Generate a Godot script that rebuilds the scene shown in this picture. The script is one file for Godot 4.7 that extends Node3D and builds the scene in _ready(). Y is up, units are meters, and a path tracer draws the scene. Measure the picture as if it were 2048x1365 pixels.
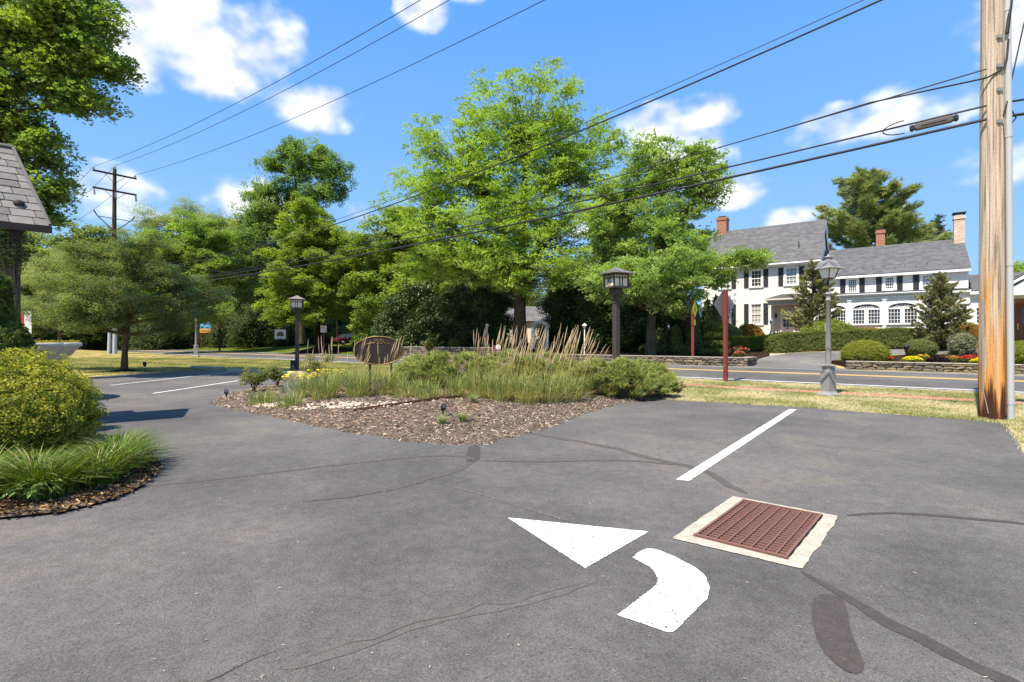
extends Node3D
# World: the camera stands at the origin, 1.5 m up. x is to the right, "depth" d runs away from it (z = -d).
# Along the street: u = (-0.775, 0.632) in (x, d); across it: n = (0.632, 0.775).

var M := {}
var L := {}
var counts := {}
var rng := RandomNumberGenerator.new()

class MB:
	var st := SurfaceTool.new()
	func _init():
		st.begin(Mesh.PRIMITIVE_TRIANGLES)
		st.set_color(Color(1, 1, 1))
		st.set_uv(Vector2.ZERO)
		st.set_smooth_group(-1)
	func smooth(on):
		st.set_smooth_group(0 if on else -1)
	func col(c):
		st.set_color(c)
	func v(p, uv = null):
		if uv != null: st.set_uv(uv)
		st.add_vertex(p)
	func tri(a, b, c):
		st.add_vertex(a); st.add_vertex(b); st.add_vertex(c)
	func quad(a, b, c, d):
		tri(a, b, c); tri(a, c, d)
	func quv(a, b, c, d, ua, ub, uc, ud):
		v(a, ua); v(b, ub); v(c, uc); v(a, ua); v(c, uc); v(d, ud)
	func box(c: Vector3, s: Vector3, bs := Basis()):
		var h = s * 0.5
		var p = []
		for i in 8:
			p.append(c + bs * Vector3(h.x if i & 1 else -h.x, h.y if i & 2 else -h.y, h.z if i & 4 else -h.z))
		quad(p[4], p[6], p[7], p[5]); quad(p[1], p[3], p[2], p[0]); quad(p[5], p[7], p[3], p[1])
		quad(p[0], p[2], p[6], p[4]); quad(p[6], p[2], p[3], p[7]); quad(p[0], p[4], p[5], p[1])
	func span(a: Vector3, b: Vector3):
		box((a + b) * 0.5, (b - a).abs())
	func bevel(c: Vector3, s: Vector3, k: float, bs := Basis()):
		# a box whose long edges are chamfered: two crossing slabs and the slanted faces between them
		var h = s * 0.5
		var ring = [Vector2(h.x - k, h.z), Vector2(h.x, h.z - k), Vector2(h.x, -h.z + k), Vector2(h.x - k, -h.z), Vector2(-h.x + k, -h.z), Vector2(-h.x, -h.z + k), Vector2(-h.x, h.z - k), Vector2(-h.x + k, h.z)]
		var lv = [[-h.y, 1.0 - k / maxf(h.x, 0.001)], [-h.y + k, 1.0], [h.y - k, 1.0], [h.y, 1.0 - k / maxf(h.x, 0.001)]]
		for i in 3:
			for j in 8:
				var q = ring[j]; var r = ring[(j + 1) % 8]
				quad(c + bs * Vector3(q.x * lv[i][1], lv[i][0], q.y * lv[i][1]), c + bs * Vector3(q.x * lv[i + 1][1], lv[i + 1][0], q.y * lv[i + 1][1]),
					c + bs * Vector3(r.x * lv[i + 1][1], lv[i + 1][0], r.y * lv[i + 1][1]), c + bs * Vector3(r.x * lv[i][1], lv[i][0], r.y * lv[i][1]))
		for e in [0, 3]:
			for j in range(1, 7):
				var a = ring[0] * lv[e][1]; var q = ring[j] * lv[e][1]; var r = ring[j + 1] * lv[e][1]
				tri(c + bs * Vector3(a.x, lv[e][0], a.y), c + bs * Vector3(q.x, lv[e][0], q.y), c + bs * Vector3(r.x, lv[e][0], r.y))
	func tube(pts: Array, radii: Array, n := 8, caps := true):
		var rings = []
		var side = Vector3.ZERO
		for i in pts.size():
			var dir = (pts[mini(i + 1, pts.size() - 1)] - pts[maxi(i - 1, 0)]).normalized()
			if side == Vector3.ZERO:
				side = dir.cross(Vector3.UP if absf(dir.y) < 0.9 else Vector3.RIGHT).normalized()
			side = (side - dir * side.dot(dir)).normalized()
			var up = dir.cross(side)
			var ring = []
			for k in n:
				var a = TAU * k / n
				ring.append(pts[i] + (side * cos(a) + up * sin(a)) * radii[i])
			rings.append(ring)
		smooth(true)
		for i in pts.size() - 1:
			for k in n:
				var k2 = (k + 1) % n
				var va = float(i) / (pts.size() - 1); var vb = float(i + 1) / (pts.size() - 1)
				quv(rings[i][k], rings[i][k2], rings[i + 1][k2], rings[i + 1][k], Vector2(float(k) / n, va), Vector2(float(k + 1) / n, va), Vector2(float(k + 1) / n, vb), Vector2(float(k) / n, vb))
		smooth(false)
		if caps:
			for k in range(1, n - 1):
				tri(rings[0][0], rings[0][k + 1], rings[0][k])
				var e = pts.size() - 1
				tri(rings[e][0], rings[e][k], rings[e][k + 1])
	func lathe(prof: Array, n := 16, o := Vector3.ZERO, turn := 0.0, soft := true):
		smooth(soft)
		for i in prof.size() - 1:
			for k in n:
				var a = TAU * k / n + turn; var b = TAU * (k + 1) / n + turn
				var p = prof[i]; var q = prof[i + 1]
				quad(o + Vector3(cos(a) * p.x, p.y, sin(a) * p.x), o + Vector3(cos(a) * q.x, q.y, sin(a) * q.x), o + Vector3(cos(b) * q.x, q.y, sin(b) * q.x), o + Vector3(cos(b) * p.x, p.y, sin(b) * p.x))
		smooth(false)
	func prism(poly: PackedVector2Array, z0: float, z1: float, tf := Transform3D()):
		var ix = Geometry2D.triangulate_polygon(poly)
		for i in range(0, ix.size(), 3):
			var a = poly[ix[i]]; var b = poly[ix[i + 1]]; var c = poly[ix[i + 2]]
			tri(tf * Vector3(a.x, a.y, z1), tf * Vector3(c.x, c.y, z1), tf * Vector3(b.x, b.y, z1))
			tri(tf * Vector3(a.x, a.y, z0), tf * Vector3(b.x, b.y, z0), tf * Vector3(c.x, c.y, z0))
		for i in poly.size():
			var a = poly[i]; var b = poly[(i + 1) % poly.size()]
			quad(tf * Vector3(a.x, a.y, z0), tf * Vector3(a.x, a.y, z1), tf * Vector3(b.x, b.y, z1), tf * Vector3(b.x, b.y, z0))
	func blade(p: Vector3, dir: Vector3, length: float, w: float, droop: float, segs := 3):
		# a grass blade: a narrow strip that leans over along dir
		var across = Vector3(-dir.z, 0, dir.x) * w * 0.5
		var pa = p; var wa = 1.0
		for i in segs:
			var f = float(i + 1) / segs
			var pb = p + dir * length * droop * f * f + Vector3.UP * length * (f - 0.45 * droop * f * f)
			var wb = 1.0 - f * f
			if i == segs - 1:
				tri(pa - across * wa, pa + across * wa, pb)
			else:
				quad(pa - across * wa, pb - across * wb, pb + across * wb, pa + across * wa)
			pa = pb; wa = wb
	func done() -> ArrayMesh:
		st.generate_normals()
		return st.commit()

func lin(r, g, b): return Color(r, g, b).linear_to_srgb()
func W(x, y, d): return Vector3(x, y, -d)
func NT(n, t, y): return Vector3(0.632 * n - 0.775 * t, y, -(0.775 * n + 0.632 * t))
func nof(x, d): return 0.632 * x + 0.775 * d
func rr(a, b): return rng.randf_range(a, b)

func EN(n):
	if n <= 20.7: return 0.0
	if n <= 24.2: return 0.155 * (n - 20.7) / 3.5
	if n <= 27.7: return 0.155 + 0.025 * (n - 24.2) / 3.5
	if n <= 29.5: return 0.18
	if n <= 42.0: return 0.18 + 1.17 * (n - 29.5) / 12.5
	return 1.35
func E(x, d):
	var n = nof(x, d)
	return EN(n) + 0.5 * smoothstep(-18.0, -34.0, x) * (1.0 - smoothstep(14.0, 20.0, n))
func G(x, d, up = 0.0): return Vector3(x, E(x, d) + up, -d)

func mat(key, c, rough = 0.8, opt = {}):
	var m := StandardMaterial3D.new()
	m.albedo_color = c
	m.roughness = rough
	m.metallic_specular = opt.get("spec", 0.4)
	m.metallic = opt.get("metal", 0.0)
	if opt.has("tex"):
		m.albedo_texture = opt.tex
	if opt.has("bump"):
		m.heightmap_enabled = true
		m.heightmap_texture = opt.bump
		m.heightmap_scale = opt.get("bump_cm", 1.0)
	if opt.has("tri"):
		m.uv1_triplanar = true
		m.uv1_world_triplanar = true
		m.uv1_scale = Vector3.ONE * opt.tri
	elif opt.has("uv"):
		m.uv1_scale = Vector3(opt.uv.x, opt.uv.y, 1)
	if opt.has("back"):
		m.backlight_enabled = true
		m.backlight = opt.back
	if opt.get("vc", false):
		m.vertex_color_use_as_albedo = true
	if opt.has("coat"):
		m.clearcoat_enabled = true
		m.clearcoat = opt.coat
		m.clearcoat_roughness = 0.08
	if opt.has("detail"):
		m.detail_enabled = true
		m.detail_albedo = opt.detail
		m.detail_blend_mode = BaseMaterial3D.BLEND_MODE_MUL
		m.detail_uv_layer = BaseMaterial3D.DETAIL_UV_2
	m.cull_mode = BaseMaterial3D.CULL_DISABLED
	M[key] = m
	return m

func numbered(n):
	counts[n] = counts.get(n, 0) + 1
	return n if counts[n] == 1 else "%s_%03d" % [n, counts[n] - 1]
func tag(o, label, category, group = ""):
	o.set_meta("label", label)
	o.set_meta("category", category)
	if group != "": o.set_meta("group", group)
	return o
func thing(called, label, category, at = Vector3.ZERO, turn = 0.0, group = ""):
	var o := Node3D.new()
	o.name = numbered(called)
	add_child(o)
	o.position = at
	o.rotation.y = turn
	return tag(o, label, category, group)
func part(called, mesh, m, parent, at = Vector3.ZERO, turn = 0.0):
	var o := MeshInstance3D.new()
	o.name = called
	o.mesh = mesh.done() if mesh is MB else mesh
	o.material_override = M[m] if m is String else m
	parent.add_child(o, true)
	o.position = at
	o.rotation.y = turn
	return o
func struct(called, mesh, m):
	var o = part(numbered(called), mesh, m, self)
	o.set_meta("kind", "structure")
	return o
func scatter(called, mesh, m, buf: PackedFloat32Array, parent, stuff = true):
	# many small copies (leaves, blades, chips) as one part; 12 numbers of a transform and 4 of a colour each
	var mm := MultiMesh.new()
	mm.transform_format = MultiMesh.TRANSFORM_3D
	mm.use_colors = true
	mm.mesh = mesh
	mm.instance_count = buf.size() / 16
	mm.buffer = buf
	var o := MultiMeshInstance3D.new()
	o.name = called
	o.multimesh = mm
	o.material_override = M[m] if m is String else m
	parent.add_child(o, true)
	if stuff: o.set_meta("kind", "stuff")
	return o
func put(buf: PackedFloat32Array, b: Basis, o: Vector3, c: Color):
	buf.append_array(PackedFloat32Array([b.x.x, b.y.x, b.z.x, o.x, b.x.y, b.y.y, b.z.y, o.y, b.x.z, b.y.z, b.z.z, o.z, c.r, c.g, c.b, 1.0]))
func turned(yaw, tilt, roll, s):
	return Basis.from_euler(Vector3(tilt, yaw, roll)).scaled(Vector3.ONE * s)

# ---------------------------------------------------------------- textures
func noise_img(w, h, freq, seed, octaves = 4, type = FastNoiseLite.TYPE_SIMPLEX_SMOOTH):
	var n := FastNoiseLite.new()
	n.noise_type = type
	n.frequency = freq
	n.seed = seed
	n.fractal_type = FastNoiseLite.FRACTAL_FBM
	n.fractal_octaves = octaves
	var im: Image = n.get_seamless_image(w, h, false, false, 0.12)
	im.convert(Image.FORMAT_L8)
	return im
func ramp_tex(w, h, layers, fn):
	# layers: grey images; fn turns their values and a random number into a colour
	var ds = []
	for l in layers: ds.append(l.get_data())
	var out := PackedByteArray()
	out.resize(w * h * 3)
	var r := RandomNumberGenerator.new()
	r.seed = 77
	for i in w * h:
		var c: Vector3 = fn.call(ds, i, r.randf())
		out[i * 3] = clampi(int(c.x * 255.0), 0, 255)
		out[i * 3 + 1] = clampi(int(c.y * 255.0), 0, 255)
		out[i * 3 + 2] = clampi(int(c.z * 255.0), 0, 255)
	return ImageTexture.create_from_image(Image.create_from_data(w, h, false, Image.FORMAT_RGB8, out))
func grey_tex(im): return ImageTexture.create_from_image(im)

func make_textures():
	var n1 = noise_img(1024, 1024, 0.02, 3)
	var n2 = noise_img(1024, 1024, 0.12, 5, 3)
	var n5 = noise_img(512, 512, 0.012, 9, 5)
	var n6 = noise_img(512, 512, 0.06, 11, 4)
	# asphalt: dark binder with grey, tan and white chips of stone
	var asp = ramp_tex(1024, 1024, [n1, n2], func(ds, i, r):
		var b = 0.76 + 0.12 * (ds[0][i] / 255.0 - 0.5) + 0.16 * (ds[1][i] / 255.0 - 0.5)
		var c = Vector3(b, b, b)
		if r > 0.982: c = Vector3(1.0, 0.98, 0.94) * (b + 0.24)
		elif r > 0.93: c = Vector3(1.02, 0.93, 0.85) * (b + 0.15)
		elif r > 0.55: c *= 1.0 + (r - 0.55) * 0.28
		elif r < 0.18: c *= 0.52 + r * 2.4
		else: c *= 0.92 + 0.12 * r
		return c)
	var asp_patch = ramp_tex(512, 512, [n5, n6], func(ds, i, r):
		var a = ds[0][i] / 255.0; var b = ds[1][i] / 255.0
		var k = 0.90 + 0.26 * (a - 0.5) + 0.14 * (b - 0.5)
		var warm = clampf((a - 0.55) * 3.0, 0.0, 1.0) * clampf((b - 0.4) * 3.0, 0.0, 1.0)
		return Vector3(k * (1.0 + 0.13 * warm), k * (1.0 + 0.04 * warm), k * (1.0 - 0.06 * warm)))
	mat("asphalt", lin(0.268, 0.256, 0.240), 0.9, {"tex": asp, "bump": grey_tex(n2), "bump_cm": 0.25, "uv": Vector2(1, 1), "detail": asp_patch})
	mat("road_asphalt", lin(0.285, 0.265, 0.25), 0.9, {"tex": asp, "uv": Vector2(1, 1), "detail": asp_patch})
	mat("driveway_asphalt", lin(0.40, 0.39, 0.37), 0.9, {"tex": asp, "uv": Vector2(1, 1), "detail": asp_patch})
	mat("tar", lin(0.122, 0.105, 0.096), 0.85, {"tex": asp, "tri": 0.5})
	mat("tar_soft", lin(0.168, 0.152, 0.141), 0.9, {"tex": asp, "tri": 0.5})
	mat("tar_faint", lin(0.205, 0.188, 0.175), 0.9, {"tex": asp, "tri": 0.5})
	mat("crack", lin(0.06, 0.055, 0.05), 0.95)
	# worn traffic paint: white with small chipped spots
	var worn = ramp_tex(1024, 1024, [n1, n6_big(n6), n2], func(ds, i, r):
		var a = ds[1][i] / 255.0; var b = ds[2][i] / 255.0
		var c = Vector3(0.95, 0.95, 0.94) * (0.97 + 0.03 * r)
		if a > 0.66 and b > 0.58: c = Vector3(0.45, 0.45, 0.45)
		elif a > 0.56 and b > 0.68: c = Vector3(0.70, 0.70, 0.69)
		elif b < 0.22: c *= 0.86
		return c)
	mat("paint", lin(0.80, 0.80, 0.79), 0.7, {"tex": worn, "bump": grey_tex(n2), "bump_cm": 0.25, "tri": 0.31})
	mat("road_paint", lin(0.78, 0.78, 0.76), 0.7)
	mat("yellow_paint", lin(0.85, 0.56, 0.16), 0.7)
	# lawn: dry straw and green mixed
	var lawn = ramp_tex(512, 512, [n5, n6], func(ds, i, r):
		var a = ds[0][i] / 255.0; var b = ds[1][i] / 255.0
		var k = clampf((a - 0.36) * 2.4 + (b - 0.5) * 0.9 + (r - 0.5) * 0.5, 0.0, 1.0)
		return Vector3(0.52, 0.51, 0.29).lerp(Vector3(0.79, 0.71, 0.51), k) * (0.82 + 0.3 * r))
	mat("lawn", lin(0.85, 0.80, 0.70), 1.0, {"tex": lawn, "bump": grey_tex(n6), "bump_cm": 2.0, "tri": 0.11, "spec": 0.1})
	var lawn2 = ramp_tex(512, 512, [n5, n6], func(ds, i, r):
		var a = ds[0][i] / 255.0; var b = ds[1][i] / 255.0
		var k = clampf((a - 0.52) * 2.4 + (b - 0.5) * 0.9 + (r - 0.5) * 0.5, 0.0, 1.0)
		return Vector3(0.42, 0.50, 0.20).lerp(Vector3(0.74, 0.66, 0.40), k) * (0.82 + 0.3 * r))
	mat("far_lawn", lin(0.55, 0.55, 0.5), 1.0, {"tex": lawn2, "tri": 0.09, "spec": 0.1})
	var mulch = ramp_tex(512, 512, [n6, n5], func(ds, i, r):
		var a = ds[0][i] / 255.0; var b = ds[1][i] / 255.0
		var k = clampf(0.25 + (a - 0.5) * 1.2 + (r - 0.5) * 0.6, 0.0, 1.0)
		return Vector3(0.36, 0.32, 0.29).lerp(Vector3(0.64, 0.56, 0.50), k) * (0.85 + 0.3 * b))
	mat("mulch", lin(0.9, 0.88, 0.86), 1.0, {"tex": mulch, "bump": grey_tex(n6), "bump_cm": 4.0, "tri": 0.55, "spec": 0.1})
	mat("dark_mulch", lin(0.26, 0.22, 0.20), 1.0, {"tex": mulch, "bump": grey_tex(n6), "bump_cm": 4.0, "tri": 0.55, "spec": 0.1})
	var conc = ramp_tex(512, 512, [n6, n5], func(ds, i, r):
		var a = ds[0][i] / 255.0; var b = ds[1][i] / 255.0
		var k = 0.86 + 0.16 * (a - 0.5) + 0.14 * (b - 0.5) + 0.08 * (r - 0.5)
		if r > 0.97: k -= 0.2
		return Vector3(k, k * 0.985, k * 0.95))
	mat("concrete", lin(0.60, 0.555, 0.48), 0.9, {"tex": conc, "bump": grey_tex(n6), "bump_cm": 0.5, "tri": 0.9})
	mat("grey_concrete", lin(0.52, 0.50, 0.46), 0.95, {"tex": conc, "bump": grey_tex(n6), "bump_cm": 0.8, "tri": 0.8})
	mat("planter_concrete", lin(0.82, 0.80, 0.75), 0.9, {"tex": conc, "tri": 0.5})
	# brick pavers seen at a flat angle
	var brick := Image.create(256, 256, false, Image.FORMAT_RGB8)
	brick.fill(Color(0.66, 0.50, 0.42))
	rng.seed = 5
	for row in 16:
		for k in 9:
			var c = Color(0.72, 0.42, 0.34).lerp(Color(0.80, 0.58, 0.48), rng.randf())
			brick.fill_rect(Rect2i(k * 32 - (16 if row % 2 else 0) + 1, row * 16 + 1, 30, 14), c)
	var brick_t = ImageTexture.create_from_image(brick)
	mat("paver", lin(0.85, 0.80, 0.78), 0.9, {"tex": brick_t, "tri": 0.62})
	var brick2 := Image.create(256, 256, false, Image.FORMAT_RGB8)
	brick2.fill(Color(0.72, 0.66, 0.60))
	var brick3 := brick2.duplicate()
	for row in 16:
		for k in 9:
			var rc = Rect2i(k * 32 - (16 if row % 2 else 0) + 2, row * 16 + 2, 28, 12)
			brick2.fill_rect(rc, Color(0.55, 0.26, 0.18).lerp(Color(0.70, 0.40, 0.30), rng.randf()))
			brick3.fill_rect(rc, Color(0.93, 0.88, 0.84).lerp(Color(0.80, 0.62, 0.54), pow(rng.randf(), 1.6)))
	mat("red_brick", lin(0.9, 0.88, 0.85), 0.9, {"tex": ImageTexture.create_from_image(brick2), "tri": 0.75})
	mat("pale_brick", lin(0.85, 0.82, 0.80), 0.9, {"tex": ImageTexture.create_from_image(brick3), "tri": 0.75})
	# roof shingles: rows of tabs in slightly different greys; one row is 0.145 m, one tab 0.3 m
	var shin := Image.create(512, 512, false, Image.FORMAT_RGB8)
	for row in 32:
		for k in 33:
			var g = rng.randf_range(0.45, 0.56)
			shin.fill_rect(Rect2i(k * 16 - (8 if row % 2 else 0) - (row * 5) % 7, row * 16, 16, 16), Color(g, g * 0.995, g * 1.0))
	mat("shingle", lin(0.62, 0.62, 0.63), 0.95, {"tex": ImageTexture.create_from_image(shin), "uv": Vector2(1.0 / 9.6, 1.0 / 4.64)})
	mat("kiosk_shingle_a", lin(0.25, 0.245, 0.25), 0.9, {"tex": conc, "bump": grey_tex(n6), "bump_cm": 0.5, "tri": 1.3})
	mat("kiosk_shingle_b", lin(0.20, 0.195, 0.20), 0.9, {"tex": conc, "bump": grey_tex(n6), "bump_cm": 0.5, "tri": 1.3})
	mat("kiosk_shingle_c", lin(0.30, 0.29, 0.29), 0.9, {"tex": conc, "bump": grey_tex(n6), "bump_cm": 0.5, "tri": 1.3})
	# stones of the garden walls
	for k in 4:
		mat("stone_%d" % k, [lin(0.26, 0.22, 0.17), lin(0.17, 0.155, 0.14), lin(0.34, 0.28, 0.20), lin(0.22, 0.19, 0.165)][k], 0.95, {"tex": conc, "bump": grey_tex(n6), "bump_cm": 1.5, "tri": 2.1})
	mat("mortar", lin(0.13, 0.115, 0.10), 1.0)
	mat("cap_stone", lin(0.46, 0.42, 0.36), 0.95, {"tex": conc, "tri": 1.2})
	# bark
	var bark_n = noise_img(256, 256, 0.05, 21, 4)
	var bark = ramp_tex(256, 256, [bark_n], func(ds, i, r):
		var x = i % 256
		var a = ds[0][(i / 256 / 6 * 256 + x)] / 255.0
		var k = 0.55 + 0.8 * (a - 0.5) + 0.08 * r
		return Vector3(k, k * 0.93, k * 0.84))
	mat("bark", lin(0.34, 0.29, 0.25), 1.0, {"tex": bark, "uv": Vector2(3, 6), "spec": 0.1})
	mat("pale_bark", lin(0.40, 0.36, 0.31), 1.0, {"tex": bark, "uv": Vector2(3, 6), "spec": 0.1})
	mat("dark_bark", lin(0.12, 0.10, 0.085), 1.0, {"tex": bark, "uv": Vector2(3, 6), "spec": 0.1})
	mat("pole_wood_old", lin(0.22, 0.175, 0.135), 1.0, {"tex": bark, "uv": Vector2(2, 8)})
	# the near pole: grey weathered above, orange stained below, dark creosote at the foot, all in long grain
	var gw = noise_img(256, 64, 0.09, 31, 4)
	gw.resize(256, 2048, Image.INTERPOLATE_CUBIC)
	var gl = noise_img(256, 256, 0.03, 33, 4)
	gl.resize(256, 2048, Image.INTERPOLATE_CUBIC)
	var gf = noise_img(256, 256, 0.10, 35, 3)
	var gd = gw.get_data(); var gd2 = gl.get_data(); var gd3 = gf.get_data()
	var pb := PackedByteArray()
	pb.resize(256 * 2048 * 3)
	for y in 2048:
		var hgt = 14.2 * y / 2047.0
		for x in 256:
			var a = gd[y * 256 + x] / 255.0
			var b = gd2[y * 256 + x] / 255.0
			var f = gd3[(y % 256) * 256 + (x * 2) % 256] / 255.0
			var k = clampf((2.7 - hgt) * 0.55 + (b - 0.5) * 1.9 + (a - 0.5) * 0.9, 0.0, 1.0)
			var c = Vector3(0.80, 0.73, 0.65).lerp(Vector3(0.85, 0.60, 0.33), k)
			c *= 0.92 + 0.42 * (a - 0.48) + 0.16 * (f - 0.5)
			if a < 0.30: c *= 0.84
			if hgt < 1.3: c = c.lerp(Vector3(0.27, 0.16, 0.09), clampf((0.62 - hgt) * 2.5 + (b - 0.5) * 3.0 + (a - 0.5) * 2.0, 0.0, 1.0))
			for j in 3: pb[(y * 256 + x) * 3 + j] = clampi(int(c[j] * 255.0), 0, 255)
	mat("pole_wood", lin(0.92, 0.90, 0.88), 0.95, {"tex": ImageTexture.create_from_image(Image.create_from_data(256, 2048, false, Image.FORMAT_RGB8, pb)), "bump": grey_tex(gw), "bump_cm": 0.6})
	# plain things
	mat("white", lin(0.88, 0.87, 0.84), 0.75, {"tex": conc_soft(n5, n6), "tri": 0.35})
	mat("white_trim", lin(0.88, 0.87, 0.85), 0.6)
	mat("cream", lin(0.62, 0.58, 0.52), 0.8)
	mat("shutter", lin(0.035, 0.036, 0.042), 0.5)
	mat("glass", lin(0.035, 0.04, 0.045), 0.04, {"spec": 0.6})
	mat("glass_light", lin(0.30, 0.32, 0.32), 0.05, {"spec": 0.6})
	mat("curtain_glass", lin(0.42, 0.42, 0.38), 0.06, {"spec": 0.6})
	mat("door_brown", lin(0.16, 0.055, 0.035), 0.5)
	mat("brass", lin(0.6, 0.42, 0.16), 0.3, {"metal": 0.9})
	mat("black_metal", lin(0.02, 0.02, 0.022), 0.5)
	mat("dark_bronze", lin(0.062, 0.050, 0.044), 0.6)
	mat("bronze_roof", lin(0.20, 0.17, 0.15), 0.6)
	mat("amber_glass", lin(0.88, 0.78, 0.54), 0.3, {"back": Color(0.5, 0.42, 0.28)})
	mat("frost_glass", lin(0.85, 0.85, 0.8), 0.35, {"back": Color(0.5, 0.5, 0.48)})
	mat("grey_paint", lin(0.26, 0.25, 0.245), 0.55)
	mat("grey_metal", lin(0.27, 0.265, 0.265), 0.55)
	mat("conduit", lin(0.44, 0.46, 0.48), 0.5)
	mat("red_post", lin(0.30, 0.055, 0.05), 0.6, {"tex": conc, "tri": 0.9})
	mat("sign_yellow", lin(0.75, 0.75, 0.02), 0.5)
	mat("sign_white", lin(0.78, 0.78, 0.76), 0.5)
	mat("sign_blue", lin(0.10, 0.38, 0.62), 0.5)
	mat("sign_orange", lin(0.85, 0.36, 0.03), 0.5)
	mat("sign_red", lin(0.55, 0.03, 0.03), 0.5)
	mat("sign_brown", lin(0.12, 0.075, 0.05), 0.6)
	mat("sign_purple", lin(0.20, 0.06, 0.13), 0.6)
	mat("splice_grey", lin(0.10, 0.092, 0.085), 0.6)
	mat("sign_back", lin(0.17, 0.17, 0.175), 0.7)
	mat("gold", lin(0.26, 0.18, 0.06), 0.45, {"metal": 0.5})
	mat("oval_board", lin(0.035, 0.022, 0.018), 0.45)
	mat("rust", lin(0.26, 0.135, 0.115), 0.8, {"tex": conc, "tri": 3.0})
	mat("rust_edge", lin(0.16, 0.07, 0.035), 0.9)
	mat("pit", lin(0.22, 0.19, 0.16), 1.0)
	mat("wire", lin(0.022, 0.022, 0.024), 0.6)
	mat("porcelain", lin(0.42, 0.40, 0.38), 0.3)
	mat("fascia", lin(0.035, 0.026, 0.022), 0.7)
	mat("kiosk_wall", lin(0.30, 0.31, 0.28), 0.8)
	mat("fence", lin(0.16, 0.115, 0.085), 0.9)
	mat("roof_pale", lin(0.42, 0.42, 0.42), 0.9)
	mat("twig", lin(0.14, 0.105, 0.075), 1.0)
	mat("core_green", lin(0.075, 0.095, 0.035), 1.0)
	mat("pebble", lin(0.62, 0.56, 0.50), 0.9, {"vc": true})
	mat("chip", Color.WHITE, 1.0, {"vc": true, "spec": 0.1})
	mat("tyre", lin(0.015, 0.015, 0.016), 0.8)
	mat("rim", lin(0.5, 0.5, 0.52), 0.35, {"metal": 0.7})
	mat("tail", lin(0.35, 0.01, 0.01), 0.3)
	mat("lamp_lens", lin(0.7, 0.7, 0.7), 0.2)
	for c in [["car_red", lin(0.075, 0.013, 0.013)], ["car_black", lin(0.02, 0.022, 0.026)], ["car_blue", lin(0.03, 0.055, 0.13)], ["car_silver", lin(0.45, 0.47, 0.50)], ["car_grey", lin(0.16, 0.17, 0.19)]]:
		mat(c[0], c[1], 0.35, {"coat": 0.8})
	# leaves: one white base, tinted by each clump's own colour
	for c in [["leaf", 0.55, 1.0], ["leaf_gloss", 0.35, 0.5], ["needle", 0.6, 0.65], ["petal", 0.6, 0.6], ["blade", 0.55, 0.7]]:
		mat(c[0], Color.WHITE, c[1], {"vc": true, "spec": 0.35, "back": Color(c[2], c[2] * 1.02, c[2] * 0.55)})

func n6_big(im):
	var o = im.duplicate()
	o.resize(1024, 1024, Image.INTERPOLATE_BILINEAR)
	return o
func conc_soft(a, b):
	return ramp_tex(512, 512, [a, b], func(ds, i, r):
		var k = 0.95 + 0.05 * (ds[0][i] / 255.0 - 0.5) + 0.03 * (ds[1][i] / 255.0 - 0.5)
		return Vector3(k, k * 0.995, k * 0.98))

# ---------------------------------------------------------------- leaves
func leaf_clump(count, radius, ll, lw, fold = 0.25, flat = 0.6, seed = 1, lobed = false):
	rng.seed = seed
	var b = MB.new()
	for i in count:
		var a = rr(0, TAU)
		var p = Vector3(cos(a), 0, sin(a)) * radius * sqrt(rng.randf()) + Vector3.UP * rr(-1, 1) * radius * flat
		var bs = Basis.from_euler(Vector3(rr(-0.7, 0.5), rr(0, TAU), rr(-0.6, 0.6)))
		var l = ll * rr(0.7, 1.25); var w = lw * rr(0.75, 1.2)
		var tip = p + bs * Vector3(0, -l * 0.12, -l)
		var le = p + bs * Vector3(-w * 0.5, w * fold, -l * 0.45)
		var re = p + bs * Vector3(w * 0.5, w * fold, -l * 0.45)
		if lobed:
			var mid = p + bs * Vector3(0, 0, -l * 0.4)
			var l2 = p + bs * Vector3(-w * 0.62, w * fold, -l * 0.18); var r2 = p + bs * Vector3(w * 0.62, w * fold, -l * 0.18)
			var l3 = p + bs * Vector3(-w * 0.5, w * fold, -l * 0.78); var r3 = p + bs * Vector3(w * 0.5, w * fold, -l * 0.78)
			b.tri(p, l2, mid); b.tri(p, mid, r2); b.tri(mid, l3, tip); b.tri(mid, tip, r3); b.tri(mid, l2, le); b.tri(mid, re, r2)
		else:
			b.tri(p, le, tip); b.tri(p, tip, re)
	return b.done()
func frond_clump(count, ln, pairs, lw, seed):
	# compound leaves: a drooping axis with small leaflets on both sides
	rng.seed = seed
	var b = MB.new()
	for i in count:
		var bs = Basis.from_euler(Vector3(rr(-0.6, 0.35), rr(0, TAU), rr(-0.5, 0.5)))
		var p = Vector3(rr(-1, 1), rr(-0.35, 0.35), rr(-1, 1)) * ln * 0.7
		for k in pairs:
			var f = (k + 0.5) / pairs
			var o = Vector3(0, -ln * 0.25 * f * f, -ln * f)
			var w = lw * (1.15 - 0.5 * f)
			for s in [-1, 1]:
				b.tri(p + bs * o, p + bs * (o + Vector3(s * w, 0.1 * w, -ln * 0.07)), p + bs * (o + Vector3(s * w * 0.85, -0.12 * w, -ln * 0.17)))
	return b.done()
func needle_tuft(count, ln, w, spread, seed):
	rng.seed = seed
	var b = MB.new()
	for i in count:
		var dir = Vector3(rr(-1, 1) * spread, rr(-0.5, 1) * spread, -1).normalized()
		var side = dir.cross(Vector3(rr(-1, 1), rr(-1, 1), rr(-1, 1))).normalized() * w
		var o = Vector3(0, 0, rr(0, 0.6) * ln)
		b.tri(o - side, o + side, o + dir * ln * rr(0.7, 1.1))
	return b.done()

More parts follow.
